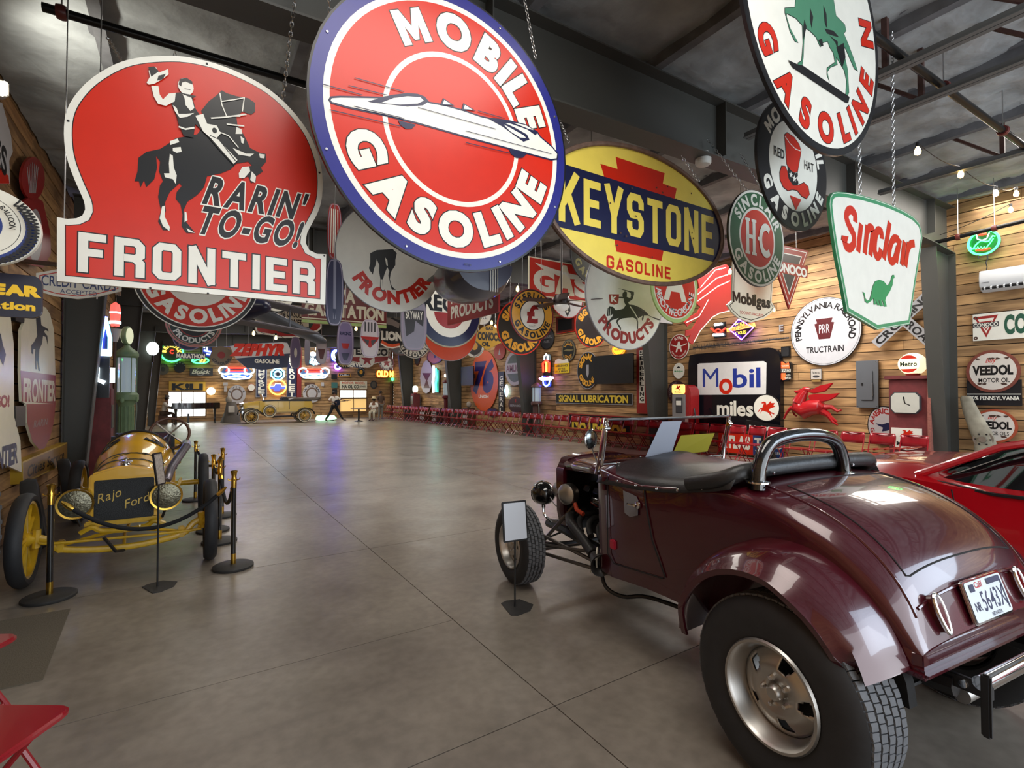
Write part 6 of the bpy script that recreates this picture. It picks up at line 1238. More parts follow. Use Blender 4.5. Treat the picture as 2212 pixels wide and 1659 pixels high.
# electric panel
o,w_,h,P=wrect('grey steel electrical panel on the boarded right wall',1849,1896,780,880,mat('panel_grey_paint',(92,96,102),.4),t=.05,val=11.93,name='electrical_panel',group=None); o['category']='panel'; MB().box((0,-.012,-.03*h),(w_*.55,.02,h*.62)).build('panel_door',mat('panel_grey_paint',(92,96,102),.4),o,bevel=.005)
MB().box((w_*.27,-.028,-.12*h),(.012,.012,h*.28)).build('door_edge',ALU,o); MB().box((-w_*.2,-.028,0),(.03,.015,.05)).build('door_latch',BLACKM,o)
for sx in(-.43,.43):
    for sz in(-.47,.47): MB().ball((sx*w_,-.004,sz*h),.01,6).build('screw',CHROME,o)
# small right-wall signs
o,rx,rz,P=woval('red oval sign with a winged white A left of the black pylon board',1446,1488,722,776,[(WHT,1),(DRD,.95)],[('FLYING',WHT,.62,.20,90,70,.03),('SERVICE GASOLINE',WHT,.72,.12,-90,130,.02)]); P.poly('big_letter',WHT,[(p[0]*rx,p[1]*rz) for p in [(-.34,-.42),(-.08,.42),(.08,.42),(.34,-.42),(.18,-.42),(.1,-.16),(-.1,-.16),(-.18,-.42)]]); P.line('winged',WHT,[(-.8*rx,.2*rz),(-.3*rx,.06*rz),(.3*rx,.06*rz),(.8*rx,.2*rz)],.03); P.build(o)
o,rx,rz,P=woval('small white oval sign above the red and white petrol pump',1454,1478,784,818,[(WHT,1)]); P.text('lettering',MGR,'Mobilgas',0,-.05*rz,.2*rz,1.5*rx,off=.03); P.poly('black_mark',BLK,[(-.4*rx,.35*rz),(.4*rx,.35*rz),(.2*rx,.5*rz),(0,.6*rz),(-.2*rx,.5*rz)]); P.build(o)
o,rx,rz,P=woval('dark maroon round sign behind the red and white petrol pump',1442,1482,822,872,[(enamel('dull_maroon',(60,34,36)),1)],[('OLDSMOBILE',enamel('dull_rose',(130,110,110)),.66,.2,150,120,.02)]); P.build(o)
o,w_,h,P=wrect('small black box fixed to the boarding left of the white railroad sign',1687,1706,749,772,BLK,t=.12,name='wall_speaker',group=None); o['category']='speaker'; MB().prism(rrect(0,0,w_*.8,h*.8,.02),-.012,0).build('grille',mat('speaker_cloth',(34,34,36),.9),o); P.build(o)
o,g,Q,ol,P=cut('glowing orange and black shield sign between the pylon board and the railroad sign',11.9,PX,[(1682,783),(1690,780),(1697,785),(1705,781),(1710,786),(1708,800),(1710,815),(1700,823),(1690,822),(1683,812)],BLK,(1696,802),t=.08,group=GR_,plane='R',chains=False); OG=neon_mat('orange_glow',(255,96,50),1.1); P.poly('orange_field',OG,Q([(1683,783),(1690,781),(1697,786),(1704,783),(1706,796),(1684,796)])); P.poly('orange_field',OG,Q([(1684,806),(1697,806),(1697,820),(1690,821),(1684,812)])); P.poly('white_band',WHT,Q([(1683,797),(1708,797),(1708,804),(1683,804)])); T(P,g,PX,BLK,'TIRES',1696,800,20,5,.02); T(P,g,PX,WHT,'AUTO',1703,811,9,4,.02); T(P,g,PX,WHT,'SUPPLIES',1702,817,13,4,.02);T(P,g,PX,WHT,'Firestone',1694,790,20,4,.02); P.build(o)
o,w_,h,P=wrect('small pale card sign under the white railroad sign',1751,1775,797,820,enamel('card_grey',(190,184,176)),edge=DGR,ew=.01); P.text('lettering',BLK,'Veco',0,.15*h,h*.25,w_*.7,off=.01); P.ell('dark_badge',DGR,0,-.22*h,w_*.3,h*.12,16); P.rect('tan_tab',enamel('tan_tab',(150,120,70)),0,-.62*h,w_*.8,h*.2); P.build(o)
o,w_,h,P=wrect('small grey letter E fixed high on the right wall',1683,1692,702,716,WOODM,name='wall_letter',t=.01); P.text('lettering',GRY,'E',0,0,h*.95,w_*.9,off=.03); P.build(o)
# railroad crossing
o=thing('crossing_sign','grey crossed railroad boards with studded letters behind the black column','sign',on(0,11.9,1950,700),-PI/2,GR_); g=local(o,'R',11.9); a=g((1892,745)); b=g((2015,630)); c=g((1925,665)); d=g((2022,748))
for p,q,txt,yy in ((a,b,'CROSSING',-.03),(c,d,'RAILROAD',-.055)):
    p=Vector(p); q=Vector(q); e=q-p; an=math.atan2(e.y,e.x); m_=(p+q)/2; L=e.length; wd=.20; R2=lambda x,y:(m_.x+x*cos(an)-y*sin(an),m_.y+x*sin(an)+y*cos(an))
    MB().prism([R2(-L/2,-wd/2),R2(L/2,-wd/2),R2(L/2,wd/2),R2(-L/2,wd/2)],yy,yy+.02).build('board',enamel('road_grey',(158,160,166)),o); P=Pic(); P.text('lettering',BLK,txt,m_.x,m_.y,.13,L*.92,off=.03,rot=an); P.build(o,1,y=yy-.003)
# long brush
o=thing('long_brush','long tapered bristly brush fixed over the black pylon board','brush',on(0,11.85,1600,745),-PI/2); g=local(o,'R',11.85); a=g((1500,752)); b=g((1706,730)); mb=MB(); mb.tube([(a[0]+(b[0]-a[0])*t,-.05,a[1]+(b[1]-a[1])*t) for t in [i/10 for i in range(11)]],[.02]*11,6); mb.build('brush_stem',DGR,o); mb=MB(); rs=random.Random(5)
for k in range(420):
    t=rs.random(); x=a[0]+(b[0]-a[0])*t; z=a[1]+(b[1]-a[1])*t; an=rs.random()*2*PI; L=.13*(1-.75*t)
    mb.add([(x-.008,-.05,z),(x+.008,-.05,z),(x+.02*(rs.random()-.5),-.05+L*sin(an)*.6-.02,z+L*cos(an))],[(0,1,2)])
mb.build('bristles',mat('bristle_grey',(84,76,66),.8),o,smooth=0)['kind']='stuff'
# motorcycle neons
o=thing('neon_sign','small red neon eagle between two white bars, left of the long orange neon','sign',on(0,11.9,1555,713),-PI/2,'neon signs on the right wall'); g=local(o,'R',11.9); MB().box((0,.0,0),(.35,.04,.4)).build('backing',BLK,o)
nt(o,'neon_tube',NW,[g((1546,702)),g((1562,700))],.035); nt(o,'neon_tube',NW,[g((1543,724)),g((1565,723))],.035); nt(o,'red_neon_tube',NR,[g((1538,709)),g((1546,715)),g((1554,711)),g((1562,715)),g((1570,709))],.022); nt(o,'red_neon_tube',NR,[g((1544,716)),g((1554,719)),g((1564,716))],.02)
o=thing('neon_sign','purple neon diamond crossed by a bright orange letter bar','sign',on(0,11.9,1604,710),-PI/2,'neon signs on the right wall'); g=local(o,'R',11.9); MB().prism([g(p) for p in [(1598,690),(1630,708),(1604,734),(1578,712)]],0,.03).build('backing',BLK,o); nt(o,'violet_tube',NP,[g(p) for p in [(1598,690),(1630,708),(1604,734),(1578,712)]],.014,True)
MB().prism([g(p) for p in [(1572,710),(1632,697),(1634,705),(1573,718)]],-.06,-.03).build('letter_bar',neon_mat('bar_glow',(255,170,90),1.6),o); P=Pic(); T(P,g,PX,NR,'HARLEY-DAVIDSON',1603,707.5,52,6,.01,rot=.17); T(P,g,PX,NY,'MOTOR',1602,700,20,5,.0); T(P,g,PX,NY,'CYCLES',1603,719,22,6,.0); P.build(o,1,y=-.065)
# pumps
def pump(label,base,sc=1,rz=-PI/2): return thing('petrol_pump',label,'pump',base,rz,'old petrol pumps')
RPM=mat('pump_red',(150,30,32),.35,0,.3,var=.15); PRS=mat('faded_red',(110,42,44),.6,var=.35,scale=6)
b=on(0,11.25,1480,1000); o=pump('round-shouldered red and grey petrol pump with a lit orange top panel',(11.53,on(0,11.53,1480,850).y,0)); SVP=mat('pump_silver',(150,150,152),.35,.5)
MB().prism(rrect(0,.92,.56,1.84,.22,6)[:],-.15,.25).build('red_body',RPM,o,bevel=.02); MB().box((-.08,-.165,1.10),(.44,.03,.95)).build('silver_front',SVP,o,bevel=.01); MB().box((-.06,-.185,1.28),(.22,.02,.42)).build('meter_window',DGR,o,bevel=.01)
MB().box((-.06,-.20,1.34),(.16,.01,.12)).build('price_face',WHT,o); MB().prism(rrect(-.09,1.72,.42,.26,.06),-.185,-.14).build('lit_panel',neon_mat('pump_lamp',(255,196,110),1.3),o); P=Pic(); pegasus(P,RED,-.09,1.76,.10); P.text('lettering',DRD,'Mobilgas',-.09,1.64,.035,.22,off=.02); P.build(o,1,y=-.188)
MB().tube(smoothpts([(.29,.0,1.2),(.36,-.05,1.0),(.34,-.05,.6),(.30,-.02,.5)],4,False),.02,8).build('hose',BLACKM,o); MB().box((.18,-.17,.9),(.10,.012,.14)).build('price_tag',WHT,o)
o=pump('tall faded red clock-face pump with a glowing round globe on top',(11.62,on(0,11.62,1973,850).y,0)); MB().box((0,0,.93),(.62,.5,1.86)).build('cabinet',PRS,o,bevel=.01); MB().box((0,0,1.90),(.74,.6,.07)).build('cornice',PRS,o,bevel=.01); MB().box((.33,-.02,.95),(.05,.54,1.8)).build('side_panel',mat('rust_pink',(150,92,80),.6,var=.3),o)
MB().prism([(-.27,1.3),(-.27,1.55),(-.20,1.63),(.14,1.63),(.21,1.55),(.21,1.3),(.14,1.22),(-.20,1.22)],-.30,-.25).build('dial_frame',DGR,o); MB().prism([(-.25,1.31),(-.25,1.54),(-.19,1.61),(.13,1.61),(.19,1.54),(.19,1.31),(.13,1.24),(-.19,1.24)],-.31,-.30).build('dial',enamel('dial_white',(190,190,180)),o)
P=Pic(); P.line('clock_hand',BLK,[(-.03,1.42),(-.05,1.54)],.02); P.line('clock_hand',BLK,[(-.03,1.42),(.05,1.38)],.014); P.build(o,1,y=-.312)
MB().prism([(-.27,.95),(.21,.95),(.21,.62),(.08,.56),(-.03,.54),(-.14,.56),(-.27,.62)],-.27,-.25).build('shield_plate',WHT,o); P=Pic(); pegasus(P,RED,-.03,.84,.12); P.text('lettering',enamel('deep_green',(34,52,46)),'Metro',-.03,.66,.07,.30,off=.03); P.build(o,1,y=-.273)
gl=bpy.data.objects.new('globe',None); C.objects.link(gl); gl.parent=o; gl.location=(.0,0,2.16); MB().lathe([(0,-.14),(.15,-.13),(.21,-.06),(.215,0),(.21,.06),(.15,.13),(0,.14)],(0,0,0),(0,1,0),28).build('glass_body',neon_mat('globe_glow',(255,246,205),1.0),gl); MB().lathe([(.10,-.24),(.12,-.18)],(0,0,0),(0,0,1),16).build('globe_collar',DRD,gl)
P=Pic(); P.ell('face',neon_mat('globe_glow',(255,246,205),1.0),-.02,0,.17); P.poly('red_cap',enamel('cap_red',(210,50,34)),[(-.02+.165*cos(t),.165*sin(t)) for t in [rad(35)+rad(110)*i/14 for i in range(15)]]); P.poly('red_cap',enamel('cap_red',(210,50,34)),[(-.02+.165*cos(t),.165*sin(t)) for t in [rad(215)+rad(110)*i/14 for i in range(15)]]); P.text('lettering',enamel('deep_green',(34,52,46)),'Metro',-.02,0,.085,.26,off=.03); P.build(gl,1,y=-.15)
# visible pump by the wall (clear cylinder)
def visible_pump(label,loc,m,H=2.85,rz=0,lit=True,sc=1,globe='round'):
    o=thing('petrol_pump',label,'pump',loc,rz,'old petrol pumps'); k=H/2.85
    MB().lathe([(.24,0),(.24,.06),(.19,.10),(.17,.2),(.165,1.30),(.20,1.36),(.24,1.40)],n=24).build('column',m,o)
    mb=MB()
    for i in range(14): mb.cyl((.17*cos(2*PI*i/14),.17*sin(2*PI*i/14),.14),(.17*cos(2*PI*i/14),.17*sin(2*PI*i/14),1.30),.014,n=5)
    mb.build('flutes',m,o)['kind']='stuff'
    MB().lathe([(.24,1.40),(.28,1.43),(.28,1.52),(.25,1.55),(.21,1.57)],n=24).build('collar',m,o); MB().lathe([(.20,1.56),(.20,2.24)],n=28,cap=False).build('glass_cylinder',mat('cylinder_glass',(200,215,215),.05,trans=.6,ior=1.1,emit=.15 if lit else 0,ecol='c8d8e8'),o)
    for i in range(6): MB().cyl((.225*cos(PI*i/3),.225*sin(PI*i/3),1.54),(.225*cos(PI*i/3),.225*sin(PI*i/3),2.26),.012,n=6).build('cage_rod',m,o)
    MB().cyl((0,0,1.56),(0,0,2.2),.02,n=8).build('gallon_marker',WHT,o)
    MB().lathe([(.24,2.22),(.27,2.25),(.27,2.30),(.24,2.34),(.10,2.42),(.06,2.46)],n=24).build('cap',m,o)
    MB().tube(smoothpts([(.23,-.06,1.46),(.30,-.08,1.3),(.27,-.06,.8),(.22,-.04,.55)],4,False),.02,8).build('hose',mat('grey_hose',(120,130,122),.6),o)
    MB().ball((-.26,-.06,1.42),.06,10).build('side_knob',m,o); MB().box((0,-.27,1.44),(.09,.05,.10)).build('meter_plate',m,o,bevel=.01)
    if globe=='round': MB().lathe([(0,-.07),(.15,-.065),(.18,-.04),(.18,.04),(.15,.065),(0,.07)],(0,0,2.64),(0,1,0),24).build('globe_rim',m,o); MB().lathe([(0,-.075),(.155,-.07)],(0,0,2.64),(0,1,0),24).lathe([(0,.075),(.155,.07)],(0,0,2.64),(0,1,0),24).build('globe_face',neon_mat('globe_face_glow',(230,236,200),.55),o)
    elif globe=='twin':
        for s in (-.13,.13): MB().lathe([(0,-.1),(.09,-.09),(.11,0),(.09,.1),(0,.1)],(s,0,2.66),(0,1,0),20).build('globe',neon_mat('twin_globe',(255,240,225),2.5),o)
    o.scale=(k,k,k) if k!=1 else (1,1,1); return o
PGR=mat('pump_green',(120,146,108),.5,var=.15,scale=8)
visible_pump('pale green fluted visible petrol pump with a glass cylinder, behind the yellow race car',(-1.0,12.4,0),PGR,2.95,rz=rad(62)).scale=(.72,.72,1.035)
o=pump('rusty dark red square petrol pump in the shadow left of the pale green pump',(-1.25,11.3,0),rz=PI/2); o.scale=(.8,.7,1); MB().box((0,0,.85),(.5,.42,1.7)).build('cabinet',PRS,o,bevel=.02); MB().prism([(-.25,1.7),(.25,1.7),(.12,1.92),(-.12,1.92)],-.18,.18).build('top_cap',PRS,o); MB().box((0,-.215,1.2),(.34,.02,.4)).build('meter_window',DGR,o)
p=on(0,11.65,966,880); visible_pump('dark red twin-globe petrol pump far along the right wall',(11.65,p.y,0),mat('pump_maroon',(96,20,30),.4),2.75,globe='twin',rz=-PI/2)
p=on(0,11.65,1159,880); visible_pump('brown petrol pump with a wide glass cylinder beside the bottle-shaped neon',(11.65,p.y,0),mat('pump_brown',(88,62,56),.5),2.35,globe='none',rz=-PI/2)
p=on(0,11.65,897,880); o=pump('old square petrol pump with a lit clock globe near the far door',(11.65,p.y,0)); MB().box((0,0,.8),(.5,.4,1.6)).build('cabinet',PRS,o,bevel=.02); MB().box((0,-.21,1.2),(.38,.02,.5)).build('meter_window',DGR,o); MB().lathe([(0,-.12),(.2,-.1),(.23,0),(.2,.1),(0,.12)],(0,0,1.86),(0,1,0),24).build('globe',neon_mat('clock_globe',(240,248,225),1.2),o); MB().cyl((0,0,1.6),(0,0,1.7),.1).build('globe_collar',DRD,o)
# red/ivory lower right items beyond the column
o,rx,rz,P=woval('white round sign with maroon letters half behind the tall clock-face pump',1874,1946,877,962,[(BLK,1),(enamel('worn_white',(176,172,174)),.95)],[('AMERICAN',DRD,.62,.25,100,150,.05),('GASOLINE',DRD,.62,.22,-100,140,.04)]); P.poly('dark_eagle',NVY,[(p[0]*rx,p[1]*rz) for p in [(-.5,.1),(-.1,.05),(.2,.15),(.6,.12),(.5,-.1),(.2,-.25),(-.1,-.3),(-.05,-.1),(-.3,-.02)]]); P.build(o)
o,w_,h,P=wrect('red and blue board with white letters behind the red chairs',1552,1692,933,975,RED,val=11.9); P.poly('blue_half',enamel('board_blue',(40,66,122)),[(.06*w_,-h/2),(w_/2,-h/2),(w_/2,h/2),(.06*w_,h/2)]); P.text('lettering',WHT,'ATLAS',-.23*w_,.05*h,h*.55,w_*.48,off=.06); P.text('lettering',WHT,'TIRES',.28*w_,.12*h,h*.4,w_*.38,off=.05); P.text('lettering',WHT,'YOUR DEALER',.28*w_,-.3*h,h*.12,w_*.38,off=.01); P.build(o)
o,w_,h,P=wrect('white rectangular sign with a red triangle and green letters past the nearest column',2101,2330,680,737,WHT); 
P.poly('red_triangle',DRD,[(-.485*w_,.40*h),(-.235*w_,.42*h),(-.36*w_,-.40*h)]); P.poly('white_triangle',WHT,[(-.445*w_,.30*h),(-.275*w_,.32*h),(-.36*w_,-.24*h)]); P.poly('red_triangle',DRD,[(-.425*w_,.20*h),(-.295*w_,.22*h),(-.36*w_,-.14*h)]); P.poly('inner_white',WHT,[(-.40*w_,.10*h),(-.32*w_,.11*h),(-.36*w_,-.07*h)]); P.rect('name_band',DGR,-.365*w_,.08*h,w_*.27,h*.17); P.text('small_lettering',WHT,'CONOCO',-.365*w_,.08*h,h*.13,w_*.25,off=.03); P.text('lettering',enamel('letter_green',(40,84,66)),'CONOCO',.16*w_,.02*h,h*.62,w_*.66,off=.05)
for zz_ in (.36,-.40): P.ring('rusted_hole',RUSTM,-.47*w_,zz_*h,.01,.03,16)
P.build(o)
def veedol(label,x0,x1,yt,yb,rim,l3):
    o,rx,rz,P=woval(label,x0,x1,yt,yb,[(rim,1),(enamel('oval_white',(214,206,196)),.87)]); P.text('script_lettering',RED,'Buy',-.04*rx,.52*rz,.22*rz,.36*rx,off=.01,slant=.3); P.text('lettering',BLK,'VEEDOL',0,.05*rz,.40*rz,1.45*rx,off=.05); P.text('lettering',BLK,l3,.05*rx,-.42*rz,.20*rz,1.15*rx,off=.01)
    for k in range(9):
        a=k*2.4; P.poly('rust_spot',RUSTM,[(rx*.55*sin(a)+.03*cos(t)*(1+.5*sin(3*t+k)),rz*.6*cos(a*1.3)+.018*sin(t)) for t in [2*PI*i/9 for i in range(9)]])
    P.build(o); return o
wrect('black and rust-bitten plate with pale letters behind the upper red-rimmed oval sign',2088,2207,822,875,enamel('plate_black',(30,30,34)),val=11.975)[3] 
o=bpy.data.objects['wall_sign'] if False else None
o,w_,h,P=wrect('pale lettered strip across the foot of the black plate',2089,2206,850,866,enamel('plate_black',(30,30,34)),val=11.97); P.text('lettering',WHT,'100% PENNSYLVANIA',0,-.1*h,h*.5,w_*.94,off=.03); P.rect('white_line',WHT,0,.42*h,w_,h*.12); P.build(o)
veedol('upper of the two red-rimmed white oval signs past the nearest column',2087,2205,756,848,mat('rusty_red_rim',(128,64,50),.6,var=.4,scale=10),'MOTOR OIL'); veedol('lower of the two red-rimmed white oval signs, above the red coupe',2098,2199,884,957,mat('orange_red_rim',(170,76,46),.5,var=.3,scale=10),'MOTOR OILS')
# neon dinosaur
o=thing('neon_sign','green neon dinosaur oval with orange letters high on the right wall','sign',on(0,11.88,2126,527),-PI/2,'neon signs on the right wall'); g=local(o,'R',11.88); zn=zm(1960,400,252/1394); cxy=g(zn((920,690))); ex=abs(g(zn((1110,690)))[0]-g(zn((725,690)))[0])/2; ez=abs(g(zn((920,545)))[1]-g(zn((920,835)))[1])/2
MB().prism(ell_pts(cxy[0],cxy[1],ex,ez),0,.03).build('backing',enamel('neon_back_green',(20,90,50)),o)
for q in (1,.93): nt(o,'green_tube',NG,ell_pts(cxy[0],cxy[1],ex*q,ez*q,40),.012,True)
nt(o,'green_tube',NG,[g(zn(p)) for p in [(765,745),(775,770),(800,765),(830,720),(860,690),(900,668),(950,680),(985,675),(1010,640),(1030,610),(1060,618)]],.013); nt(o,'green_tube',NG,[g(zn(p)) for p in [(775,772),(840,765),(850,740),(870,765),(890,740),(910,762),(930,740),(950,760),(970,735),(1000,700),(1040,640)]],.011)
nt(o,'orange_tube',NR,[g(zn(p)) for p in [(830,790),(860,775),(900,780),(950,770),(1000,758)]],.016); nt(o,'orange_tube',NR,[g(zn(p)) for p in [(860,600),(900,595),(960,585)]],.018); nt(o,'white_tube',NW,[g(zn(p)) for p in [(835,590),(850,650),(900,665),(960,645),(990,575)]],.009)
for x in (860,970): nt(o,'hanger',BLACKM,[g(zn((x,835))),g(zn((x,885)))],.01)
nt(o,'power_cord',BLACKM,[g(zn(p)) for p in [(970,880),(950,930),(965,980),(955,1030)]],.008)
# air conditioner
a=on(0,11.95,2123,586); b=on(0,11.95,2123,634); c=on(0,11.95,2235,586); L=abs(a.y-c.y); o=thing('air_conditioner','white split air conditioner on the wall under the green neon dinosaur','appliance',(11.95,(a.y+c.y)/2,(a.z+b.z)/2),-PI/2); h=a.z-b.z; ACW=mat('ac_white',(206,208,210),.35)
MB().prism([(0,h*.5),(-.20,h*.42),(-.235,h*.1),(-.22,-h*.25),(-.14,-h*.46),(0,-h*.5)],-L/2,L/2,ax=0).build('casing',ACW,o,bevel=.012); MB().box((0,-.205,-h*.36),(L*.86,.06,.035),rx=.5).build('outlet_slot',DARKIN,o)
for k in range(7): MB().box((-L*.38+L*.127*k,-.222,-h*.36),(.02,.05,.04),rx=.5).build('vane',ACW,o)
MB().box((-L*.36,-.237,-h*.12),(.10,.004,.008)).build('badge',DGR,o)
# blade leaning on the wall, arrow sticker
o=thing('propeller_blade','weathered grey-white wooden blade with a bolted hub leaning on the wall behind the column','blade',(11.8,3.15,0),-PI/2); WTH=mat('weathered_white_wood',(160,154,136),.8,var=.4,scale=5,bump=.5); g0=on(0,11.8,2065,865); g1=on(0,11.8,2098,968); 
MB().loft([[(x0+w*cos(t),-.08+.03*sin(t),z) for t in [2*PI*i/12 for i in range(12)]] for x0,w,z in ((.20,.13,.30),(.20,.15,.75),(.14,.15,.95),(.03,.12,1.25),(-.04,.09,1.5),(-.05,.06,1.56))],closed=True,caps=True).build('blade',WTH,o); MB().lathe([(0,-.04),(.05,-.04),(.06,0),(.14,0),(.14,.04)],(.18,-.10,.80),(0,1,0),24).build('hub_ring',ALU,o)
for k in range(6): MB().cyl((.18+.1*cos(k*PI/3),-.12,.80+.1*sin(k*PI/3)),(.18+.1*cos(k*PI/3),-.09,.80+.1*sin(k*PI/3)),.014,n=6).build('hub_bolt',BLACKM,o)
MB().lathe([(.10,0),(.10,.3)],(.2,0,0),(0,0,1),12).build('foot_block',BLACKM,o)
q=on(0,11.3,2030,822); o=thing('arrow_sticker','red and white downward arrow sticker on the nearest black column','sticker',(11.34,3.5,q.z),-PI/2); MB().prism([(-.075,-.20),(.075,-.20),(.075,.20),(-.075,.20)],0,.012).build('sticker_plate',WHT,o); P=Pic(); P.rect('red_field',RED,0,0,.13,.38); P.poly('white_arrow',WHT,[(-.012,.14),(.012,.14),(.012,-.08),(.045,-.08),(0,-.16),(-.045,-.08),(-.012,-.08)]); P.text('lettering',WHT,'FIRE',0,.165,.025,.09,off=0); P.build(o)
# beyond: items seen between far columns
o,w_,h,P=wrect('black flat screen on the right wall beside the white knight sign',1283,1367,770,830,mat('screen_black',(9,9,14),.35),t=.05,name='flat_screen',val=11.75,group='flat screens on the right wall'); o['category']='television'; MB().box((0,.12,0),(.3,.24,.2)).build('wall_bracket',BLACKM,o); P.build(o)
o,w_,h,P=wrect('black flat screen in front of the tall orange sign',996,1022,793,833,mat('screen_black',(9,9,14),.35),t=.05,name='flat_screen',val=11.6,group='flat screens on the right wall'); o['category']='television'; MB().box((0,.19,0),(.3,.38,.2)).build('wall_bracket',BLACKM,o); P.build(o)
o,rx,rz,P=woval('tall black oval sign with amber letters behind the black flat screen',1247,1293,760,840,[(GRY,1),(BLK,.97)],[('SIGNAL',AMB,.58,.30,110,110,.05),('GASOLINE',AMB,.58,.26,-100,120,.05)]); P.poly('traffic_signal',GRY,[(-.12*rx,.3*rz),(.12*rx,.3*rz),(.12*rx,-.2*rz),(0,-.4*rz),(-.12*rx,-.2*rz)]); P.build(o)
o,w_,h,P=wrect('long black strip sign with yellow letters under the flat screen',1201,1366,850,871,BLK,edge=GRY,ew=.02); P.text('lettering',enamel('strip_yellow',(220,190,60)),'SIGNAL LUBRICATION',0,0,h*.6,w_*.9,off=.04); P.build(o)
o,w_,h,P=wrect('tall narrow dark red sign with a column of black letters right of the flat screen',1375,1398,752,893,DRD); P.rect('white_strip',WHT,0,.06*h,w_*.5,h*.8)
for k,chh in enumerate('SEIBERLING'): P.text('lettering',BLK,chh,0,.42*h-.078*h*k,h*.055,w_*.35 if chh!='I' else w_*.1,off=.03)
P.build(o)
o,w_,h,P=wrect('low black board with big yellow letters behind the row of red chairs',1228,1362,893,925,BLK,edge=DRD,ew=.03); P.text('lettering',enamel('strip_yellow',(220,190,60)),'NATIONAL',0,-.05*h,h*.62,w_*.85,off=.06); P.build(o)
o,w_,h,P=wrect('bright yellow notice board with black print right of the bottle-shaped neon',1198,1229,786,807,enamel('notice_yellow',(226,196,30))); P.text('lettering',BLK,'AMBULANCE',0,.25*h,h*.2,w_*.85,off=.03); P.text('lettering',BLK,'SERVICE',0,-.05*h,h*.18,w_*.5,off=.02); P.text('lettering',BLK,'DAY NIGHT',0,-.32*h,h*.18,w_*.85,off=.03); P.poly('white_top',WHT,[(-.5*w_,.5*h),(.5*w_,.5*h),(.4*w_,.9*h),(.1*w_,.8*h),(-.2*w_,1.0*h),(-.45*w_,.85*h)]); P.build(o)
o,rx,rz,P=woval('small olive oval sign with black scene on the wall right of the amber-lettered signs',1213,1243,733,781,[(DGR,1),(enamel('olive_oval',(120,110,72)),.9),(BLK,.82)],[('VALLEY',AMB,.5,.25,90,120,.02),('COOP',AMB,.5,.25,-90,100,.02)]); P.poly('pale_scene',enamel('olive_oval',(120,110,72)),[(-.8*rx,0),(-.2*rx,.15*rz),(.8*rx,0),(.2*rx,-.1*rz)]); P.build(o)
o,w_,h,P=wrect('dark red-framed picture high on the wall right of the pound symbol sign',1201,1241,686,722,BRN,edge=RED,ew=.02); P.rect('dark_picture',BLK,0,0,w_*.75,h*.7); P.build(o)
o,rx,rz,P=woval('small round yellow and red neon behind the white knight sign',1322,1350,742,768,[(neon_mat('amber_glow',(255,180,40),1.6),1)]); P.ring('red_ring',NR,0,0,rx*.85,rx*.95,24,k=rz/rx); P.text('lettering',NR,'SIGNAL',0,0,.3*rz,1.3*rx,off=.02); P.build(o)
o=thing('neon_sign','bottle-shaped red neon over a blue and pink neon badge','sign',on(0,11.85,1182,800),-PI/2,'neon signs on the right wall'); g=local(o,'R',11.85); MB().prism([g(p) for p in [(1175,765),(1189,765),(1191,835),(1173,835)]],0,.04).build('backing',BLK,o)
nt(o,'white_tube',NW,[g(p) for p in [(1178,778),(1178,770),(1182,765),(1186,770),(1186,778)]],.03); nt(o,'red_tube',NR,[g(p) for p in [(1176,804),(1175,785),(1182,779),(1189,785),(1188,804)]],.04); nt(o,'orange_tube',NY,[g((1182,782)),g((1182,803))],.04); nt(o,'blue_tube',NB_,[g(p) for p in [(1174,812),(1176,830),(1182,835),(1188,830),(1191,812)]],.03); nt(o,'pink_tube',neon_mat('pink',(255,120,190),4),[g((1168,818)),g((1197,816))],.05); nt(o,'white_tube',NW,[g((1171,821)),g((1194,820))],.025)
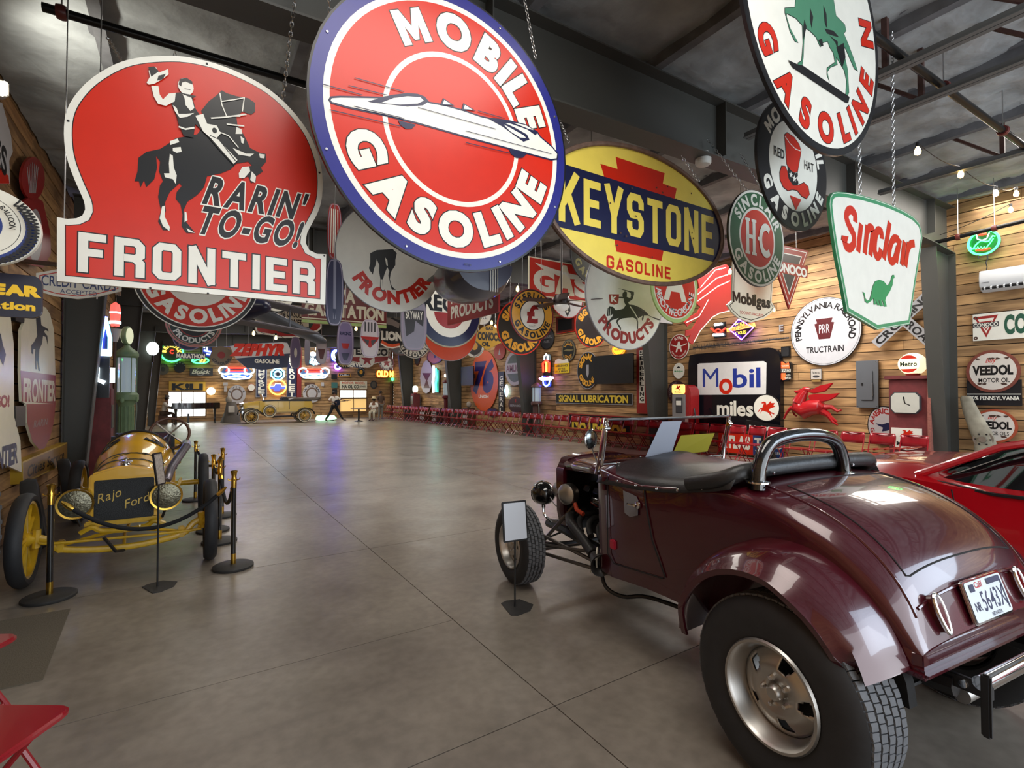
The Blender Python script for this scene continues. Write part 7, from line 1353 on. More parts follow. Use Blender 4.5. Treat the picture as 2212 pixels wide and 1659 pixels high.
for nm,x0,x1,yt,yb,rg,ar in (('grey oval sign with a pale band left of the second black column',1091,1134,758,833,[(enamel('lilac_white',(170,162,172)),1),(enamel('dark_sage',(84,92,84)),.8)],()),('tall orange shield sign with a large navy number',1016,1076,757,888,[(enamel('bright_orange',(206,86,36)),1)],()),('red round sign above the lilac-rimmed oval on the right wall',1067,1091,742,777,[(enamel('dull_brick',(150,62,50)),1)],()),('dark half-round service sign over the red chairs',1098,1131,857,892,[(BRN,1),(enamel('dull_maroon',(60,34,36)),.9)],()),('dark round diesel sign behind the amber-lettered round signs',1166,1197,706,755,[(BLK,1),(DGR,.92)],()),('maroon round sign behind the row of chairs by the orange shield sign',1052,1076,880,900,[(enamel('dull_maroon',(60,34,36)),1)],()),('brown oval sign with a pale bird left of the long pale board',894,908,735,790,[(BRN,1),(DGR,.9)],()),('orange-brown round sign half behind the navy-ringed one on the wall',922,958,752,786,[(BRN,1),(enamel('tan_orange',(170,96,56)),.88)],())):
    o,rx,rz,P=woval(nm,x0,x1,yt,yb,rg,ar)
    if 'pale band' in nm: P.rect('pale_band',enamel('lilac_white',(170,162,172)),0,0,rx*1.95,rz*.6); P.text('lettering',enamel('mauve_letter',(116,72,92)),'AMLICO',0,0,rz*.36,rx*1.7,off=.03)
    elif 'orange shield' in nm: P.text('lettering',enamel('number_navy',(44,34,96)),'76',0,.12*rz,rz*.85,rx*1.25,off=.08,slant=.2); P.text('lettering',WHT,'UNION',0,-.52*rz,rz*.1,rx*.7,off=.03)
    elif 'service' in nm: P.text('lettering',GRY,'SERVICE',0,-.1*rz,rz*.25,rx*1.5,off=.03); P.line('mark',RED,[(0,.3*rz),(0,.7*rz)],.05)
    elif 'diesel' in nm: P.text('lettering',GRY,'DIESEL',0,.1*rz,rz*.22,rx*1.5,off=.02); P.text('lettering',GRY,'FUEL',0,-.3*rz,rz*.18,rx*.8,off=.02)
    elif 'above the lilac' in nm: P.poly('grey_mark',GRY,[(-.2*rx,-.4*rz),(.2*rx,-.4*rz),(0,.4*rz)])
    elif 'bird' in nm: P.poly('pale_bird',GRY,[(-.1*rx,-.3*rz),(.4*rx,-.1*rz),(.2*rx,.4*rz),(-.2*rx,.2*rz)])
    else: P.rect('dark_bar',BLK,0,0,rx*.2,rz*.5)
    P.build(o)
o,w_,h,P=wrect('black vertical strip sign with white letters between two oval signs',1077,1089,803,893,BLK)
for k,chh in enumerate('GENERAL'): P.text('lettering',WHT,chh,0,.34*h-.125*h*k,h*.09,w_*.55,off=.03)
P.build(o)
o,g,Q,ol,P=cut('long pointed pale board with a red hourglass mark far along the right wall',11.9,zm(820,700,300/2212),[(745,570),(800,620),(835,720),(840,850),(815,1000),(790,1080),(740,1105),(695,1080),(665,1000),(645,860),(670,700),(700,620)],enamel('lilac_white',(170,162,172)),(745,850),name='wall_sign',group=GR_,plane='R',chains=False); P.poly('red_mark',BRN,Q([(680,780),(820,780),(760,900),(800,1020),(700,1020),(740,900)])); P.build(o)
o=thing('neon_sign','tall white and green neon figure beside the long pointed board','sign',on(0,11.9,941,820),-PI/2,'neon signs on the right wall'); g=local(o,'R',11.9); MB().prism([g(p) for p in [(935,792),(949,800),(948,848),(934,848)]],0,.05).build('backing',BLK,o); nt(o,'white_tube',NW,[g(p) for p in [(938,790),(939,808),(937,825),(938,848)]],.07); nt(o,'green_tube',neon_mat('teal',(60,230,190),4),[g(p) for p in [(943,795),(945,815),(943,830),(944,847)]],.05)
o=thing('neon_sign','small pale blue oval lamp beside the black strip sign','lamp',on(0,11.93,1094,844),-PI/2,'neon signs on the right wall'); MB().lathe([(0,-.04),(.12,-.03),(.16,0),(.12,.03)],(0,0,0),(0,1,0),20).build('lamp_body',neon_mat('ice',(170,220,255),3),o); o.scale=(1,1,1.7)
# string lights
BULB=neon_mat('warm_bulb',(255,206,120),9)
def bulb_string(label,pts,hang_=.06,r=.035):
    o=thing('string_lights',label,'lights',pts[0],0,'strings of bulbs under the roof'); w0=Vector(pts[0]); rel=[Vector(p)-w0 for p in pts]; path=[]
    for a,b in zip(rel[:-1],rel[1:]):
        for i in range(6): t=i/6; path.append(a.lerp(b,t)-Vector((0,0,.12*4*t*(1-t)*.5)))
    path.append(rel[-1]); MB().tube(path,.006,4).build('cable',BLACKM,o)
    for p in rel: MB().lathe([(.018,0),(.022,-.02),(.02,-.05)],p,(0,0,1),8).build('socket',BLACKM,o); MB().lathe([(.012,-.05),(r*.8,-.08),(r,-.11),(r*.8,-.14),(0,-.155)],p,(0,0,1),10).build('bulb',BULB,o)
    return o
bp=[on(0,x,px,py) for x,px,py in ((7.3,1982,308),(8.6,2075,360),(9.8,2151,402),(10.6,2195,404))]
bulb_string('string of warm bulbs crossing under the right part of the roof',bp)
bulb_string('two warm bulbs by the top of the boarding beside the nearest column',[on(0,11.6,2183,440),on(0,11.6,1996,517)])
for lb,L in (('warm bulbs strung above the yellow diamond sign',[(1062,688,10.6),(1070,697,11),(1118,612,7.6)]),('warm bulbs strung in front of the gas station board',[(745,701,11.4),(769,700,11.4),(684,745,14),(666,746,15)]),('warm bulbs strung beside the grey wing',[(548,710,12.5),(596,720,12.5),(692,762,16)]),('warm bulbs strung behind the green-ringed sign',[(1577,575,5.6),(1646,610,7.5),(1672,660,6.6)])):
    bulb_string(lb,[on(1,Y,x,y) for x,y,Y in L],r=.03)
# ceiling pipe runs and hung joists
def pipe(name,a,b,r,m,label,cat,brk=True):
    o=thing(name,label,cat,a,0); d=Vector(b)-Vector(a); MB().cyl((0,0,0),d,r,n=12).build('pipe_run',m,o)
    for t in (.02,.35,.68,.98):
        p=d*t; MB().lathe([(r*1.5,-.03),(r*1.7,0),(r*1.5,.03)],p,d,12).build('coupling',mat('red_coupling',(96,40,36),.4),o); MB().cyl(p,(p.x,p.y,ceil_z(a[0]+p.x)-a[2]+.12),.006,n=5).build('hanger_rod',ZINC,o)
    return o
BP=mat('black_pipe',(22,22,22),.3,.3)
pipe('sprinkler_pipe',(-.91,4.87,4.4),(4.4,4.80,4.45),.032,BP,'black sprinkler pipe crossing above the red shield sign','pipe'); pipe('sprinkler_pipe',(4.4,1.85,4.55),(9.4,1.72,4.62),.035,BP,'black sprinkler pipe crossing the right part of the roof','pipe')
a=on(0,11.2,2005,528); b=on(0,11.2,2240,478); pipe('conduit_rail',(11.2,3.62,a.z),(11.2,2.2,b.z+.05),.035,BP,'thick black rail running from the nearest column across the green neon','pipe')
JBR=mat('brown_joist_paint',(76,50,44),.5,var=.15)
for k,(x,z) in enumerate(((5.25,4.46),(6.05,4.46),(8.6,4.55))):
    o=thing('roof_joist','%s open-web roof joist with brown diagonals over the right of the hall'%('nearest','second','third')[k],'joist',(x,0,z)); L0,L1=-5,3.3
    for s in (-.03,.03): MB().box((s,(L0+L1)/2,0),(.05,L1-L0,.008)).box((s*.9,(L0+L1)/2,.03),(.006,L1-L0,.06)).build('bottom_chord',mat('chord_grey',(96,98,98),.5,.2),o)
    yy=L0+.3; up=ceil_z(x)+.1-z; ww=[]
    while yy<L1-.4:
        MB().box((0,yy,up/2),(.045,.045,up)).build('web_post',JBR,o); MB().tube([(0,yy,.03),(0,yy+.55,up)],.022,5).build('web_diagonal',JBR,o); yy+=.95
# floodlight upper left and heads
c=on(0,-1.2,40,200); o=thing('floodlight','small white floodlight shining high on the left wall','lamp',(-1.35,c.y,c.z),0); MB().box((0,0,0),(.16,.12,.12),rz=.5).build('lamp_box',mat('lamp_grey',(150,150,150),.4),o,bevel=.01); MB().box((.07,-.05,-.02),(.02,.09,.09),rz=.5).build('lamp_face',neon_mat('flood_face',(255,244,215),25),o); MB().cyl((0,0,0),(-.2,.0,.05),.015).build('arm',BLACKM,o)
pl_=bpy.data.lights.new('flood','SPOT'); pl_.energy=60; pl_.color=(1,.93,.8); pl_.spot_size=rad(150); pl_.spot_blend=.8; pl_.shadow_soft_size=.06; po=bpy.data.objects.new('flood',pl_); C.objects.link(po); po.location=(-1.15,c.y-.1,c.z); po.rotation_euler=(rad(120),0,rad(-60))
# ---------------------------------------------------------------- far wall
YW=33.93
def frect(label,x0,x1,yt,yb,m,**k): return rectsign(k.pop('name','wall_sign'),label,'Y',k.pop('val',YW),x0,x1,yt,yb,m,chains=False,group=k.pop('group',GF_),**k)
def foval(label,x0,x1,yt,yb,rings,arcs=(),**k): return woval(label,x0,x1,yt,yb,rings,arcs,plane='Y',val=k.pop('val',YW),group=k.pop('group',GF_),**k)
o,w_,h,P=frect('yellow board with broken black letters above the bright far window',365,444,824,845,enamel('board_yellow',(212,170,60))); P.text('lettering',BLK,'K!LI',0,-.05*h,h*.62,w_*.8,off=.05); P.build(o)
o,w_,h,P=frect('cream board with black and red letters above the second bright far window',734,793,823,841,CRM); P.text('lettering',BLK,'NA OIL CO.',-.1*w_,-.18*h,h*.35,w_*.62,off=.04); P.text('lettering',ORG,'MOTOR MODEL',0,.28*h,h*.26,w_*.85,off=.02); P.text('small_lettering',BLK,'REFINERS',.34*w_,-.15*h,h*.2,w_*.24,off=.02); P.build(o)
LITW=neon_mat('daylight_window',(236,244,238),3.2); LITA=neon_mat('amber_interior',(232,190,120),.8)
FRW=mat('window_wood',(120,88,56),.6)
def window(n,x0,x1,yt,yb,m,plane='Y',val=33.9,bars=1):
    a=on(1,val,x0,yt); b=on(1,val,x1,yb); o=bpy.data.objects.new('window_%d'%n,None); C.objects.link(o); o['kind']='structure'; o.location=((a.x+b.x)/2,val,(a.z+b.z)/2); w_=b.x-a.x; h=a.z-b.z
    MB().box((0,.03,0),(w_,.02,h)).build('pane',m,o,smooth=0)
    for c_,d in (((0,0,h/2+.04),(w_+.16,.10,.08)),((0,0,-h/2-.04),(w_+.16,.10,.08)),((-w_/2-.04,0,0),(.08,.10,h)),((w_/2+.04,0,0),(.08,.10,h))): MB().box(c_,d).build('window_frame',FRW,o,smooth=0)
    for i in range(bars): MB().box((-w_/2+w_*(i+1)/(bars+1),.0,0),(.04,.05,h)).build('glazing_bar',FRW,o,smooth=0)
    return o
window(1,365,443,847,898,LITW,bars=2); window(2,735,791,843,858,LITW,bars=1); window(3,735,791,862,888,LITA,bars=1)
# door and its bright opening on the far wall
a=on(1,33.9,846,826); b=on(1,33.9,868,897); o=bpy.data.objects.new('door_1',None); C.objects.link(o); o['kind']='structure'; o.location=((a.x+b.x)/2,33.88,0); w_=b.x-a.x; h=a.z
MB().box((0,.05,h/2),(w_+.2,.06,h+.1)).build('door_frame',mat('door_wood',(96,70,46),.6),o,smooth=0); MB().box((-.12,.0,h/2),(w_*.55,.04,h*.94)).build('door_leaf',BLACKM,o,smooth=0); MB().box((-.12,-.03,h*.55),(w_*.32,.02,h*.78)).build('door_glass',LITW,o,smooth=0); MB().box((w_*.36,0,h/2),(w_*.14,.03,h*.9)).build('side_light',LITW,o,smooth=0)
o=thing('exit_lamp','small green lamp over the far door','lamp',on(1,33.8,850,819)); MB().box((0,0,0),(.30,.08,.18)).build('lamp_box',NG,o,bevel=.01)
# neon and lit signs of the far wall
def fneon(label,cx,cy,cat='sign'): 
    o=thing('neon_sign',label,cat,on(1,33.9,cx,cy),0,'neon signs on the far wall'); return o,local(o,'Y',33.9)
def carneon(label,x0,x1,yt,yb,top,deco):
    o,g=fneon(label,(x0+x1)/2,(yt+yb)/2); X=lambda u,v:g((x0+(x1-x0)*u,yt+(yb-yt)*v))
    MB().prism([X(.02,.35),X(.12,.05),X(.88,.05),X(.98,.35),X(1,.8),X(.85,1),X(.15,1),X(0,.8)],0,.08).build('backing',enamel('neon_back_blue',(60,90,130)),o)
    nt(o,'top_tube',top,[X(.18,.32),X(.22,.06),X(.78,.06),X(.82,.32)],.05); nt(o,'top_tube',top,[X(.28,.30),X(.72,.30)],.05)
    for u in (.10,.90): nt(o,'headlamp_ring',NW,[(X(u,.26)[0]+.26*cos(t),X(u,.26)[1]+.22*sin(t)) for t in [2*PI*i/12 for i in range(12)]],.045,True)
    nt(o,'bumper_tube',NW,[X(.02,.62),X(.10,.86),X(.5,.97),X(.90,.86),X(.98,.62)],.05); nt(o,'grille_tube',deco,[X(.14,.60),X(.30,.52),X(.70,.52),X(.86,.60)],.05); nt(o,'grille_tube',deco,[X(.2,.72),X(.5,.78),X(.8,.72)],.04); nt(o,'grille_tube',NC,[X(.38,.62),X(.5,.56),X(.62,.62),X(.5,.68)],.03,True)
carneon('red and blue neon car front left of the black vertical signs',477,545,793,820,NR,NB_); carneon('red and white neon car front right of the black vertical signs',649,708,797,818,NR,NW)
o,g=fneon('blue octagon neon wheel between the black vertical signs',600,808); c=g((600,808)); MB().prism([(c[0]+.42*cos(t),c[1]+.40*sin(t)) for t in [PI/8+PI/4*i for i in range(8)]],0,.05).build('backing',BLK,o); nt(o,'cyan_tube',NC,[(c[0]+.38*cos(t),c[1]+.36*sin(t)) for t in [PI/8+PI/4*i for i in range(8)]],.05,True); nt(o,'cyan_tube',NC,[(c[0]+.22*cos(t),c[1]+.2*sin(t)) for t in [PI/8*i for i in range(16)]],.03,True)
for k in range(12): nt(o,'spoke_tube',NW,[(c[0]+.12*cos(k*PI/6),c[1]+.12*sin(k*PI/6)),(c[0]+.2*cos(k*PI/6),c[1]+.2*sin(k*PI/6))],.014)
o,g=fneon('blue neon cross badge in an orange ring between the black vertical signs',600,836); c=g((600,836)); MB().prism([g(p) for p in [(584,834),(592,834),(595,829),(606,829),(608,834),(617,834),(615,840),(606,840),(603,845),(593,845),(591,840),(583,840)]],-.06,.02).build('blue_badge',neon_mat('badge_blue',(60,70,240),2.9),o); nt(o,'orange_ring',NY,[(c[0]+.46*cos(t),c[1]+.46*sin(t)) for t in [2*PI*i/24 for i in range(24)]],.045,True,y=.0); nt(o,'white_outline',NW,[g(p) for p in [(584,834),(592,834),(595,829),(606,829),(608,834),(617,834)]],.02)
o,g=fneon('green neon ring with yellow letters high left on the far wall',371,760); c=g((371,760)); nt(o,'green_ring',NG,[(c[0]+.52*cos(t),c[1]+.55*sin(t)) for t in [2*PI*i/24 for i in range(24)]],.05,True); P=Pic(); P.arc('yellow_letters',NY,'BENDIX',c[0],c[1],.26,.17,mid=90,span=200,off=.03); P.text('red_letter',NR,'C',c[0],c[1],.2,.16,off=.03); P.build(o,1,y=-.06); MB().prism([(c[0]+.5*cos(t),c[1]+.53*sin(t)) for t in [2*PI*i/24 for i in range(24)]],0,.05).build('backing',DGR,o)
o,g=fneon('small green and yellow neon dinosaur below the green ring',433,779); nt(o,'green_tube',NG,[g((414+18.5+18*cos(t),779+6*sin(t))) for t in [2*PI*i/20 for i in range(20)]],.04,True); nt(o,'yellow_tube',NY,[g((438,775)),g((432,783))],.04); nt(o,'yellow_tube',NY,[g((445,775)),g((439,783))],.04); nt(o,'green_tube',NG,[g((418,781)),g((428,776)),g((432,779))],.04); MB().box((0,.04,0),(.9,.04,.3)).build('backing',DGR,o)
o,g=fneon('small blue neon with white dots left of the red-lettered panel',447,761); nt(o,'blue_tube',NB_,[g((440,757)),g((455,760)),g((454,766)),g((446,765))],.05); nt(o,'white_tube',NW,[g((440,751)),g((447,747)),g((447,760))],.045); MB().box((0,.05,.1),(.5,.04,.8)).build('backing',DGR,o)
o,g=fneon('white and blue neon crescent right of the maroon-tipped board',678,776); MB().ball((g((676,765))[0],-.05,g((676,765))[1]),.17,10,sc=(1.2,.4,.9)).build('white_head',NW,o); nt(o,'blue_crescent',NC,[g((665,774)),g((668,782)),g((677,787)),(g((690,781)))],.07); P=Pic(); P.text('script',NW,'Vikings',*g((679,779)),.28,.75,off=.02,slant=.2,rot=-.3); P.build(o,1,y=-.12); MB().box((0,.05,0),(.9,.04,.7)).build('backing',DGR,o)
o,g=fneon('blue and white neon letter ring behind the purple board',725,768); nt(o,'blue_ring',NB_,[g((725+8*cos(t),768+11*sin(t))) for t in [rad(40)+rad(280)*i/14 for i in range(15)]],.06); nt(o,'white_ring',NW,[g((727+6*cos(t),766+8*sin(t))) for t in [rad(60)+rad(200)*i/14 for i in range(15)]],.05); MB().box((0,.05,0),(.6,.04,.8)).build('backing',DGR,o)
o,g=fneon('small violet neon gear ring below the blue letter ring',729,792); nt(o,'violet_ring',NP,[g((729+6.5*cos(t),792+6.5*sin(t))) for t in [2*PI*i/14 for i in range(14)]],.05,True); nt(o,'white_ring',NW,[g((729+5*cos(t),792+5*sin(t))) for t in [2*PI*i/10 for i in range(10)]],.025,True); MB().box((0,.05,0),(.4,.04,.4)).build('backing',DGR,o)
o,g=fneon('big orange neon letters over the far doorway',844,800); P=Pic(); T(P,g,PX,neon_mat('fire_letters',(255,180,70),3.2),'OLD NELLIE',844,808,60,12,.06,name='neon_letters'); P.build(o,1,y=-.06); MB().prism([g(p) for p in [(812,799),(878,799),(878,816),(812,816)]],0,.06).build('letter_board',enamel('amber_board',(150,90,40)),o); nt(o,'pink_tube',neon_mat('pink_script',(255,110,120),3),[g((858,778)),g((862,770)),g((866,782)),(g((872,772))),g((876,790))],.04); nt(o,'violet_tube',NP,[g((868,766)),g((876,775)),g((872,784)),g((878,792))],.05); nt(o,'orange_tube',NY,[g((856,792)),g((862,786)),g((870,794)),g((877,788))],.05)
# black vertical letter boards
for lb,x0,x1,yt,yb,tx in (('left one of the two black vertical letter boards on the far wall',553,577,790,858,'CHEVROLET'),('right one of the two black vertical letter boards on the far wall',620,642,745,858,'CHEVROLET')):
    o,w_,h,P=frect(lb,x0,x1,yt,yb,NVY,edge=GRY,ew=.03)
    for k,chh in enumerate(tx): P.text('lettering',WHT if chh!='I' else WHT,chh,0,h*(.44-.11*k),h*.085,w_*.5,off=.04)
    P.build(o)
frect('tall dark red post board between the letter boards and the car neon',641,652,728,858,enamel('post_red',(120,24,24)))
for lb,x0,x1,yt,yb,rg,tx in (('left one of two white-ringed round signs behind the yellow touring car',492,531,832,872,[(enamel('worn_white',(176,172,174)),1),(enamel('dull_brown',(100,76,60)),.66),(enamel('worn_white',(176,172,174)),.5)],'BUICK'),('right one of two white-ringed round signs behind the yellow touring car',654,693,830,870,[(enamel('worn_white',(176,172,174)),1),(enamel('dull_brown',(100,76,60)),.66),(enamel('worn_white',(176,172,174)),.5)],'VALVE IN HEAD'),('small round white sign with a red mark left of the left letter board',535,551,829,845,[(DRD,1),(WHT,.9)],None),('black round sign with pale letters left of the red script plate',375,401,781,805,[(BLK,1)],'GOODY'),('grey gear-shaped round sign at the left end of the far wall',339,365,785,810,[(enamel('gear_grey',(96,90,82)),1),(DGR,.4)],'GEAR'),('black round sign with an orange centre right of the cream board',712+60,788,793,814,[(BLK,1),(AMB,.45)],'PACKARD'),('small dark clock-like round sign right of the second far window',800,815,822,840,[(DGR,1),(enamel('gear_grey',(96,90,82)),.7)],None)):
    o,rx,rz,P=foval(lb,x0,x1,yt,yb,rg)
    if tx: P.arc('lettering',BLK if rg[0][0]!=BLK else GRY,tx,0,0,rx*.70,rx*.22,mid=90,span=170 if len(tx)>4 else 110,off=.03,ky=rz/rx)
    P.build(o)
o,w_,h,P=frect('dark plate with silver script in a ring right of the black round sign',410,460,794,811,DGR); P.ring('silver_ring',GRY,-.05*w_,0,h*.42,h*.52,24); P.text('script_lettering',WHT,'Buick',0,0,h*.5,w_*.75,off=.03,slant=.3); P.build(o)
o,w_,h,P=frect('long black and gold plate under the black service sign',731,757,806,814,BLK,edge=AMB,ew=.03); P.text('script_lettering',WHT,'Cadillac',0,0,h*.5,w_*.7,off=.02,slant=.3); P.build(o)
for k,(x0,x1,yt,yb,m) in enumerate(((716,728,808,819,BLK),(716,729,826,838,enamel('teal_picture',(60,110,104))),(718,728,841,852,BLK),(694,700,826,834,enamel('worn_white',(176,172,174))),(658,680,826,832,WOODM),(482,492,826,833,enamel('worn_white',(176,172,174))),(484,490,834,846,enamel('worn_white',(176,172,174))))):
    lb=['upper','middle','lower'][k]+' of three small framed pictures by the black column at the far wall' if k<3 else ['small white cross plate right of the red neon car','narrow brown wooden plate over the right white-ringed round sign','small white cross plate left of the white-ringed round sign','pale plaster bust picture below the small white cross'][k-3]
    frect(lb,x0,x1,yt,yb,m,name='wall_picture')
o=thing('wall_lamp','glowing round globe lamp right of the first far window','lamp',on(1,33.7,456,845)); MB().ball((0,0,0),.22,14).build('globe',neon_mat('globe_lamp',(255,236,180),3),o); MB().cyl((0,0,0),(0,.25,0),.04).build('bracket',BLACKM,o)
o=thing('wall_lamp','bright white wall lamp on the dark column left of the far wall','lamp',on(1,23.3,330,753)); MB().ball((0,0,0),.20,12,sc=(1,.6,1.3)).build('shade',neon_mat('white_shade',(235,255,250),3),o); MB().cyl((0,0,-.2),(0,.1,-.5),.04).build('bracket',BLACKM,o)
# yellow touring car
TY=mat('touring_yellow',(196,160,36),.3,0,.7); WW=mat('whitewall',(200,190,165),.6); SPY=mat('spoke_gold',(190,150,60),.4,.2)
TC=thing('touring_car','yellow and black vintage touring car side-on before the far wall','car',(4.15,30.55,0),0)
def tw(loc,r=.37):
    w2=bpy.data.objects.new('wheel',None); C.objects.link(w2); w2.parent=TC; w2.location=loc
    MB().lathe([(r-.13,-.05),(r-.10,-.07),(r-.02,-.06),(r,0),(r-.02,.06),(r-.10,.07),(r-.13,.05)],(0,0,0),(0,1,0),28,cap=False).build('tyre',RUB,w2); MB().lathe([(r-.115,-.066),(r-.02,-.066),(r-.02,-.055)],(0,0,0),(0,1,0),28,cap=False).build('whitewall_band',WW,w2)
    mb=MB()
    for i in range(12): mb.cyl((0,-.03,0),((r-.13)*cos(PI*i/6),0,(r-.13)*sin(PI*i/6)),.014,n=4)
    mb.build('spokes',SPY,w2)['kind']='stuff'; MB().lathe([(0,-.10),(.05,-.09),(.08,-.04),(.08,.04)],(0,0,0),(0,1,0),14).lathe([(r-.14,-.04),(r-.11,-.05),(r-.11,.05),(r-.14,.04)],(0,0,0),(0,1,0),28,cap=False).build('hub',SPY,w2); return w2
for x in (-1.28,1.36):
    for y in (-.7,.7): tw((x,y,.37))
tw((-.42,-.83,.66),.34)
MB().prism([(-.95,.55),(-1.62,.60),(-1.66,1.10),(-.75,1.22),(-.2,1.24),(1.75,1.22),(1.82,.95),(1.75,.60),(1.0,.55)],-.58,.58).build('body',TY,TC,bevel=.05)
MB().prism([(-.75,1.17),(-.2,1.19),(1.74,1.18),(1.74,1.24),(-.2,1.255),(-.75,1.23)],-.60,.60).build('belt_line',BLACKM,TC,bevel=.01)
for s in (-1,1):
    MB().loft([[(x,s*y,z) for y in (.50,.70,.84)] for x,z in ((-1.85,.45),(-1.80,.66),(-1.60,.80),(-1.28,.85),(-1.0,.76),(-.75,.55),(-.5,.38),(-.2,.32))]).build('front_fender',BLACKM,TC).modifiers.new('t','SOLIDIFY').thickness=.03
    MB().loft([[(x,s*y,z) for y in (.50,.70,.84)] for x,z in ((.85,.34),(.95,.55),(1.1,.74),(1.36,.84),(1.65,.78),(1.85,.60),(1.9,.45))]).build('rear_fender',BLACKM,TC).modifiers.new('t','SOLIDIFY').thickness=.03
    MB().box((.35,s*.70,.33),(1.2,.28,.04)).build('running_board',BLACKM,TC); MB().lathe([(0,-.1),(.1,-.06),(.13,.04)],(-1.72,s*.38,.98),(-1,0,0),16).build('headlamp',CHROME,TC)
MB().prism([(-1.70,.50),(-1.62,.50),(-1.62,1.16),(-1.72,1.14)],-.30,.30).build('radiator_shell',CHROME,TC,bevel=.02); MB().box((-.72,0,1.40),(.03,1.05,.36),ry=-.25).build('windscreen_frame',CHROME,TC)
MB().prism([(.55,1.24),(1.95,1.20),(2.3,1.30),(2.28,1.40),(.9,1.36)],-.58,.58).build('folded_top',mat('tan_canvas',(100,92,84),.8),TC,bevel=.05); MB().box((.4,0,1.26),(.35,.9,.3)).build('seat',BLACKM,TC,bevel=.06)
for x,n in ((-.9,'hood_vent'),(.02,'door_seam'),(.6,'door_seam')): MB().box((x,-.585,.95),(.012,.012,.45)).build(n,BLACKM,TC)
# grand piano, stool and figures
PB=GLOSSB; p=on(2,0,425,905); o=thing('grand_piano','black grand piano in front of the first bright far window','piano',(.35,31.6,0)); o.scale=(.92,1,1); 
MB().prism([(-1.1,-.7),(.5,-.7),(1.25,-.3),(1.3,.3),(.7,.75),(-1.1,.75)],.80,1.12,ax=2).build('case',PB,o,bevel=.02)
for x,y in ((-.9,-.55),(-.9,.6),(1.0,0)): MB().lathe([(.09,.80),(.06,.6),(.05,.1),(.08,.0)],(x,y,0),(0,0,1),10).build('leg',PB,o)
MB().box((-1.15,0,.82),(.25,1.3,.06)).build('keyboard',WHT,o); MB().box((-.3,0,.3),(.1,.5,.5)).build('pedal_lyre',PB,o); MB().box((-.6,0,1.22),(.5,.9,.03),ry=-.6).build('music_stand',PB,o)
SKIN=mat('mannequin_skin',(120,84,62),.5); SHW=mat('white_cloth',(206,200,190),.8); TRB=mat('black_cloth',(20,20,24),.8); GRC=mat('grey_cloth',(110,104,96),.8); BRC=mat('brown_cloth',(80,62,50),.8)
def person(label,loc,rz,J,top,low,hat=None,extra=None):
    """continuous skinned figure from joints (metres, facing -y); J: dict of joints"""
    o=thing('person',label,'person',loc,rz)
    N=['pelvis','chest','neck','head','lsh','lel','lha','rsh','rel','rha','lhip','lkn','lft','lto','rhip','rkn','rft','rto']
    E_=[(0,1),(1,2),(2,3),(1,4),(4,5),(5,6),(1,7),(7,8),(8,9),(0,10),(10,11),(11,12),(12,13),(0,14),(14,15),(15,16),(16,17)]
    Rr=dict(pelvis=.13,chest=.145,neck=.055,head=.095,lsh=.065,lel=.045,lha=.032,rsh=.065,rel=.045,rha=.032,lhip=.095,lkn=.065,lft=.045,lto=.035,rhip=.095,rkn=.065,rft=.045,rto=.035)
    def fig(name,m,ids,sc):
        me=bpy.data.meshes.new(name); k={n:i for i,n in enumerate(ids)}; me.from_pydata([J[n] for n in ids],[(k[N[a]],k[N[b]]) for a,b in E_ if N[a] in k and N[b] in k],[])
        ob=link(name,me,m,o); md=ob.modifiers.new('skin','SKIN'); 
        if not me.skin_vertices: me.attributes
        ob.modifiers.new('sub','SUBSURF').levels=1
        bm_=__import__('bmesh').new(); bm_.from_mesh(me); ly=bm_.verts.layers.skin.verify()
        bm_.verts.ensure_lookup_table()
        for n,i in k.items(): bm_.verts[i][ly].radius=(Rr[n]*sc,Rr[n]*sc*(.8 if n in('chest','pelvis') else 1))
        bm_.verts[0][ly].use_root=True; bm_.to_mesh(me); bm_.free(); return ob
    fig('body',SKIN,N,1); fig('shirt',top,['chest','pelvis','neck','lsh','lel','rsh','rel'] if True else N,1.14)
    fig('trousers',low,['pelvis','lhip','lkn','lft','rhip','rkn','rft'],1.16)
    h=Vector(J['head']); MB().ball((h.x,h.y-.10,h.z+.0),.022,6).build('nose',SKIN,o)
    for s in (-1,1): MB().ball((h.x+s*.035,h.y-.088,h.z+.025),.012,6).build('eye',BLACKM,o); MB().ball((h.x+s*.095,h.y,h.z),.025,6,sc=(.5,1,1.3)).build('ear',SKIN,o)
    MB().ball((h.x,h.y+.015,h.z+.035),.105,12).build('hair',mat('dark_hair',(34,26,22),.8),o)
    for s in ('l','r'):
        a=Vector(J[s+'ha']); d=(a-Vector(J[s+'el'])).normalized(); q=d.cross(Vector((0,0,1))); q=q.normalized() if q.length>.01 else Vector((1,0,0))
        mb=MB(); [mb.tube([a+d*.02+q*.018*(i-1.5),a+d*.09+q*.022*(i-1.5),a+d*(.12)+q*.02*(i-1.5)+Vector((0,0,-.02))],[.011,.010,.008],5) for i in range(4)]; mb.tube([a+q*.02,a+d*.04+q*.06],[.012,.009],5); mb.build('fingers',SKIN,o)
        t=Vector(J[s+'ft']); u=Vector(J[s+'to']); MB().tube([t,(t+u)/2-Vector((0,0,.01)),u],[.05,.05,.03],8,flat=.7).build('shoe',BLACKM,o)
    if hat: MB().lathe([(.17,0),(.172,.012),(.10,.02),(.105,.09),(.08,.13),(0,.135)],(h.x,h.y,h.z+.075),(0,0,1),18).build('hat',hat,o)
    if extra: extra(o,J)
    return o
